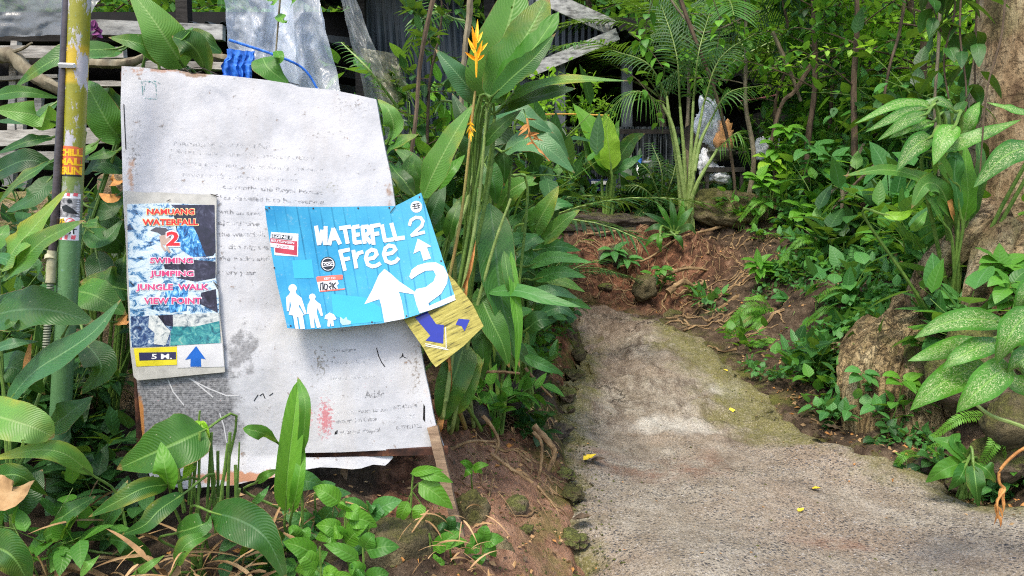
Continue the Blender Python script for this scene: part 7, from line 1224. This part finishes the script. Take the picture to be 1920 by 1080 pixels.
rb = thing('root_buttress', 'gnarled beige root buttress with dark hollow at the right path edge', 'tree root', W3(1650, 850, 4.75))
q = rock('body', None, 1695, 735, 5.42, .26, .16, .40, 'butt', 11, sub=5, rough=.4); q.parent = rb; q.location = q.location - rb.location; del q['category']
for P, r0, r1 in (([(1715, 575, 5.2), (1670, 640, 5.0), (1640, 740, 4.8), (1622, 862, 4.72)], .13, .09), ([(1690, 600, 5.1), (1625, 660, 4.95), (1600, 740, 4.8), (1605, 850, 4.75)], .10, .05), ([(1730, 600, 5.1), (1700, 690, 4.85), (1700, 780, 4.7), (1712, 862, 4.62)], .15, .1), ([(1650, 640, 4.95), (1648, 720, 4.75), (1650, 800, 4.68), (1640, 868, 4.6)], .05, .045), ([(1740, 640, 4.9), (1745, 740, 4.7), (1750, 850, 4.5)], .12, .09), ([(1640, 860, 4.62), (1690, 878, 4.5), (1740, 888, 4.35)], .035, .02), ([(1600, 850, 4.72), (1570, 870, 4.65), (1600, 886, 4.5)], .02, .012), ([(1640, 610, 5.2), (1600, 650, 5.1), (1590, 720, 4.95), (1596, 800, 4.85)], .09, .05), ([(1700, 620, 5.0), (1668, 700, 4.8), (1672, 790, 4.66), (1668, 868, 4.6)], .07, .06), ([(1750, 760, 4.6), (1775, 840, 4.45), (1760, 888, 4.35)], .08, .05), ([(1560, 655, 5.35), (1600, 640, 5.3), (1640, 600, 5.3)], .035, .05), ([(1650, 875, 4.55), (1700, 868, 4.45), (1760, 880, 4.3), (1800, 900, 4.15)], .03, .018)):
    m = MB(); limb(m, [W3(*a) for a in P], lambda q: r0 + (r1 - r0) * q, 28, 50, .5); m.build('root', MT['butt'], rb)
# exposed roots ----------------------------------------------------------------
for lab, P, Y, r in (('long thin root running down the top of the far red bank', [(1392, 398), (1350, 425), (1270, 448), (1215, 485), (1162, 500)], (9.2, 8.5), 3), ('thick knobbly mossy root looping out of the far red bank', [(1252, 548), (1270, 534), (1285, 528), (1300, 537), (1320, 530)], (8.0, 8.2), 6.5), ('mossy root above the knobbly loop in the far bank', [(1240, 520), (1265, 508), (1300, 503), (1330, 508)], (8.1, 8.4), 4),
  ('pale forked root crossing the red bank toward the path', [(1432, 532), (1412, 545), (1378, 560), (1345, 582), (1322, 590)], (7.9, 7.55), 6), ('short root fork dropping to the path edge', [(1332, 584), (1330, 598), (1320, 612)], (7.6, 7.5), 3), ('yellowish knobbly root beside the root buttress', [(1606, 638), (1588, 648), (1570, 652), (1552, 662)], (5.5, 5.45), 9), ('thin bent root left of the buttress', [(1542, 765), (1575, 770), (1598, 785), (1606, 812)], (5.0, 4.8), 4), ('horizontal stick along the base of the rock ledge', [(1100, 440), (1150, 434), (1205, 434)], 9.0, 2.5), ('thin pale root at the dark left of the far bank', [(1085, 452), (1108, 458), (1125, 470)], 8.8, 2),
  ('thin root lying on the red earth below the board corner', [(846, 842), (880, 828), (930, 828)], 3.5, 3.5), ('upright root hanging over the left path edge', [(1000, 810), (1016, 835), (1012, 895)], 3.75, 4), ('curved thick root at the left path edge', [(1000, 800), (1030, 830), (1040, 850), (1028, 882)], 3.85, 7), ('thin root arching over the left earth wall', [(905, 780), (922, 800), (935, 830), (925, 860)], 3.8, 4), ('thin brown root on the left red slope', [(920, 850), (960, 880), (1000, 905)], (3.55, 3.5), 4), ('bamboo like twig level under the heliconia', [(880, 700), (930, 697), (975, 700)], 3.9, 3.5), ('rising twig behind the heliconia base', [(880, 760), (885, 700), (888, 660)], 3.85, 3.5), ('slanting twig beside the left earth wall', [(985, 690), (1010, 720), (1035, 745)], 4.3, 3)):
    yq = Y if isinstance(Y, tuple) else (Y, Y); k = len(P) - 1; c = cr([W3(a, b, yq[0] + (yq[1] - yq[0]) * i / k) for i, (a, b) in enumerate(P)], 20); m = MB(); tube(m, c, s_(r, yq[0]), s_(r, yq[0]) * .6, 8, wob=.5); tag(m.build('exposed_root', MT['root'], origin=c[0]), lab, 'root', 'exposed roots in the banks')
m = MB()
for k in range(110):
    u, Y = U(1100, 1440), U(8.1, 9.0); p = gp(u, Y) + Vector((0, -.03, .02)); tube(m, arc(p, Vector((U(-.5, .5), -.5, -.6)), U(.06, .25), .6, 6), U(.003, .008), .0015, 4)
for k in range(60):
    u, Y = U(860, 1040), U(3.4, 5.0); p = gp(u, Y) + Vector((.02, -.03, .03)); tube(m, arc(p, Vector((U(-.3, .8), -.5, -.5)), U(.05, .2), .6, 6), U(.002, .005), .001, 4)
def crawl(u0, Y0, L, r_, head, turn=.5):
    p = gp(u0, Y0); x, y = p.x, p.y; P = []; h = head; n = int(L / .035)
    for i in range(n):
        if isin(x, y): break
        P.append(Vector((x, y, gz(x, y) + r_ * .6 + .012 * random.random()))); h += U(-turn, turn); x += math.cos(h) * .035; y += math.sin(h) * .02
    if len(P) > 3: tube(m, P, r_, r_ * .35, 5, wob=.5)
for k in range(40): crawl(U(1240, 1480), U(6.4, 8.3), U(.3, 1.0), U(.005, .016), U(0, 6.28))
for k in range(70): crawl(U(1090, 1440), U(8.05, 9.1), U(.25, .9), U(.004, .012), U(0, 6.28))
for k in range(40): crawl(U(900, 1050), U(3.3, 5.2), U(.15, .5), U(.003, .008), U(0, 6.28))
for k in range(50): crawl(U(1500, 1900), U(4.0, 5.2) if k % 2 else U(5, 7.5), U(.2, .6), U(.003, .009), U(0, 6.28))
tag(m.build('fine_roots', MT['root']), 'fine hanging roots in both cut banks', kind='stuff')
# litter, pebbles, undergrowth --------------------------------------------------
random.seed(71)
for k, (u, v, Y, w, h, lab) in enumerate(((1082, 1000, 3.35, 22, 13, 'crumbled concrete lump at the near left path edge'), (1078, 935, 3.75, 18, 10, 'mossy lump where the left path edge turns'), (1062, 880, 4.05, 16, 10, 'brown lump beside the yellow fallen leaf'), (1048, 815, 4.6, 20, 12, 'mossy stone at the left path edge by the curved root'), (1062, 745, 5.25, 18, 11, 'mossy stone at the left path edge higher up'), (1075, 700, 5.75, 16, 10, 'pale stone on the left path edge before the bend'), (1085, 1060, 3.1, 20, 12, 'crumbled lump at the bottom of the left path edge'), (1035, 850, 4.2, 14, 9, 'small brown stone on the slope beside the curved root'), (985, 1000, 3.3, 12, 8, 'pebble low on the sandy left slope'))):
    rock('edge_stone', lab, u, v, Y, s_(w, Y), s_(w, Y) * 1.3, s_(h, Y), ('rock', 'rockmoss', 'rock', 'rockdark')[k % 4], group='stones along the left path edge', p=gp(u, Y) + Vector((0, 0, s_(h, Y) * .05)), rough=.55)
m = MB(); g2 = MB(); random.seed(9)
def rnd_ground():
    while True:
        q = random.random()
        if q < .3: x, y = U(-1.4, .4), U(2.4, 7)
        elif q < .5: x, y = U(2.0, 3.1), U(3.4, 5.5)
        elif q < .85: x, y = U(1.9, 4.5), U(4.5, 9.5)
        else: x, y = U(-1, 3), U(7.9, 10)
        if not isin(x, y) or random.random() < .03: return x, y
for k in range(420):
    x, y = U(.3, 3), U(3, 7.6)
    if isin(x, y) and random.random() < (1 if pd1(x, y) < .3 else .35):
        z = gz(x, y) + .004; L = U(.006, .02); leaf(m, arc((x, y, z), Vector((U(-1, 1), U(-1, 1), U(-.05, .1))), L, U(-.3, .3), 2), L * U(.2, .45), (0, 0, 1), 'ovate', 2, 1, .2, m=random.choice((0, 0, 1, 2)))
for k in range(6500):
    x, y = rnd_ground(); z = gz(x, y) + .006; L = U(.012, .045)
    leaf(m, arc((x, y, z), Vector((U(-1, 1), U(-1, 1), U(-.2, .4))), L, U(-.3, .8), 2), L * U(.2, .4), rdir(.2, 1), 'ovate', 2, 1, .3, m=random.choice((0, 0, 0, 1, 2)))
tag(m.build('leaf_litter', [MT['dry'], MT['dryorange'], MT['bark']]), 'brown leaf litter scattered over the banks', kind='stuff')
m = MB()
for k in range(2200):
    if random.random() < .6: x, y = U(-.5, .5), U(2.5, 5); 
    else: x, y = U(.2, 3), U(3.0, 8)
    ip = isin(x, y); d = pd1(x, y)
    if ip and d > .25 and random.random() < .85: continue
    z = gz(x, y); r_ = U(.002, .009); c = Vector((x, y, z + r_ * .3)); vs = [c + Vector(q) * r_ * U(.7, 1.3) for q in ((1, 0, 0), (0, 1, 0), (-1, 0, 0), (0, -1, 0), (0, 0, .8), (0, 0, -.8), (.6, .6, .3), (-.6, .6, .2))]
    m.add(vs[:6], [(0, 1, 4), (1, 2, 4), (2, 3, 4), (3, 0, 4), (1, 0, 5), (2, 1, 5), (3, 2, 5), (0, 3, 5)])
tag(m.build('gravel', MT['rock']), 'loose grit and small pebbles along the path edges', kind='stuff')
def scatter(name, label, mat, proto_mb, places, kind='stuff'):
    V = np.array([tuple(v) for v in proto_mb.v]); nv = len(V); F = proto_mb.f; out = MB()
    allv = []; 
    for (x, y, z, s, rz, ti) in places:
        c, s2 = math.cos(rz), math.sin(rz); R3 = np.array([[c, -s2, 0], [s2, c, 0], [0, 0, 1]]) @ np.array([[1, 0, 0], [0, math.cos(ti), -math.sin(ti)], [0, math.sin(ti), math.cos(ti)]])
        allv.append(V @ R3.T * s + np.array([x, y, z]))
    out.v = [tuple(v) for v in np.concatenate(allv)]; n = len(places)
    Fa = np.array(F); out.f = (Fa[None] + (np.arange(n) * nv)[:, None, None]).reshape(-1, Fa.shape[1]).tolist(); out.uv = proto_mb.uv * n; q = np.array(proto_mb.r); out.r = np.concatenate([(q * .6 + .4 * random.random()) for _ in range(n)]).tolist(); out.m = [0] * len(out.f)
    o = out.build(name, mat); return tag(o, label, kind=kind)
def tuft(seed, nst, H, sp, L, w, prof='ovate', n=5, nl=5):
    random.seed(seed); fb = MB()
    for k in range(nst):
        a = k / nst * 6.283 + U(-.5, .5); o = Vector((math.cos(a), math.sin(a), 0)); P = cr([o * .01, o * sp * .4 + Vector((0, 0, H * .6)), o * sp + Vector((0, 0, H * U(.6, 1)))], 6); twig_leaves(fb, P, nl, L, w, prof, .3, .6, n=n)
    return fb
random.seed(17)
def places(n, fx, dens=1, smin=.7, smax=1.4):
    out = []; t = 0
    while len(out) < n and t < n * 40:
        t += 1; x, y = fx()
        if isin(x, y) or pd1(x, y) < .12: continue
        if 1 < (x - .2) / .18 * 0 + x * 0: continue
        if 1.6 < x < 2.75 and 5.9 < y < 7.5 and random.random() < .88: continue
        if random.random() < .8 * max(0, noise.noise(Vector((x * 1.3, y * 1.3, 2))) + .35): continue
        if 7.3 < y < 9.4 and x < 3.0 - .5 * abs(y - 8.3) and random.random() < .96: continue      # bare red bank
        if -1.5 < x < -.15 and 2.2 < y < 3.4: continue
        if x < .45 and x > -.75 and y < 4.9 and random.random() < .97: continue
        out.append((x, y, gz(x, y) - .01, U(smin, smax), U(0, 6.28), U(-.25, .25)))
    return out
scatter('undergrowth', 'low cool green undergrowth covering the right bank', ML['cool'], tuft(1, 4, .16, .12, .1, .028), places(300, lambda: (U(1.9, 5.5), U(3.6, 10))))
scatter('undergrowth', 'low bright green undergrowth covering the right bank', ML['mid'], tuft(2, 4, .2, .14, .12, .03), places(140, lambda: (U(1.95, 6), U(3.6, 11))))
scatter('creepers', 'small creeping ground plants hugging the right bank down to the path', ML['cool'], tuft(6, 6, .07, .12, .055, .018), places(260, lambda: (U(1.7, 3.4), U(3.7, 8)), 1, .6, 1.3))
scatter('creepers', 'small dark creepers on the left bank and the far bank', ML['dark'], tuft(7, 6, .06, .1, .05, .017), places(160, lambda: (U(-1, .5), U(4.3, 7.5)), 1, .6, 1.3) + places(60, lambda: (U(-.2, 3), U(9.2, 9.8)), 1, 1, 1.6))
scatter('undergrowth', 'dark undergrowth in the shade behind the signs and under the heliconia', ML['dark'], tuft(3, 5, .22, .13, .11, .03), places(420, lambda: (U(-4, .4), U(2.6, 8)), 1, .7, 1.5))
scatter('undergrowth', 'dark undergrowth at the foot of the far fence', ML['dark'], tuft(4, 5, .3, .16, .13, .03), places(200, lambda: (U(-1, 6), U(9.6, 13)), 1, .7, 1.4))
tf = tuft(5, 9, 1.3, .9, .42, .12, n=3, nl=12); random.seed(41)
hill = []
for k in range(520): 
    x, y = U(-26, 28), U(15.5, 34); hill.append((x, y, gz(x, y) - .2, U(.8, 1.9), U(0, 6.28), U(-.3, .3)))
scatter('distant_jungle', 'far jungle hillside reading as one mass of foliage', ML['mid'], tf, hill[:260]); scatter('distant_jungle', 'darker part of the far jungle hillside foliage', ML['dark'], tf, hill[260:])
# fallen leaves on the path
def fallen(u, v, Y, r_, label, mat='fallen'):
    x = (u - 960) / FPX * Y; p = Vector((x, Y, gz(x, Y) + .006)); m = MB(); d = rdir(-.05, .1); leaf(m, arc(p, d, r_ * 2, -.5, 6), r_ * .75, (0, 0, 1), 'ovate', 6, 2, .35, .1); tag(m.build('fallen_leaf', MT[mat], origin=p), label, 'fallen leaf', 'fallen leaves on the path')
for a in ((1537, 918, 4.02, .028, 'orange yellow fallen leaf in the middle right of the concrete'), (1513, 969, 3.7, .022, 'yellow fallen leaf nearest the bottom of the picture'), (1370, 716, 5.75, .02, 'tiny yellow green leaf on the path near the pale patch'), (1097, 878, 4.27, .045, 'yellow fallen leaf at the left edge of the concrete'), (1382, 772, 5.1, .03, 'narrow yellow leaf left of the moss patch'), (1136, 643, 6.6, .02, 'small yellow leaf far up the path'), (1600, 605, 5.9, .04, 'yellow leaf caught in the right bank')): fallen(*a)
for a in ((1110, 870, 4.3, .05, 'dark dead leaf at the left edge of the concrete'), (1560, 820, 4.7, .07, 'black wet leaf under the herb at the right path edge'), (1545, 838, 4.65, .06, 'second black wet leaf beside the round stone'), (1590, 812, 4.75, .06, 'third black wet leaf against the buttress'), (1075, 990, 3.5, .06, 'black wet leaf on the left slope by the concrete')): fallen(*a, mat='bark')
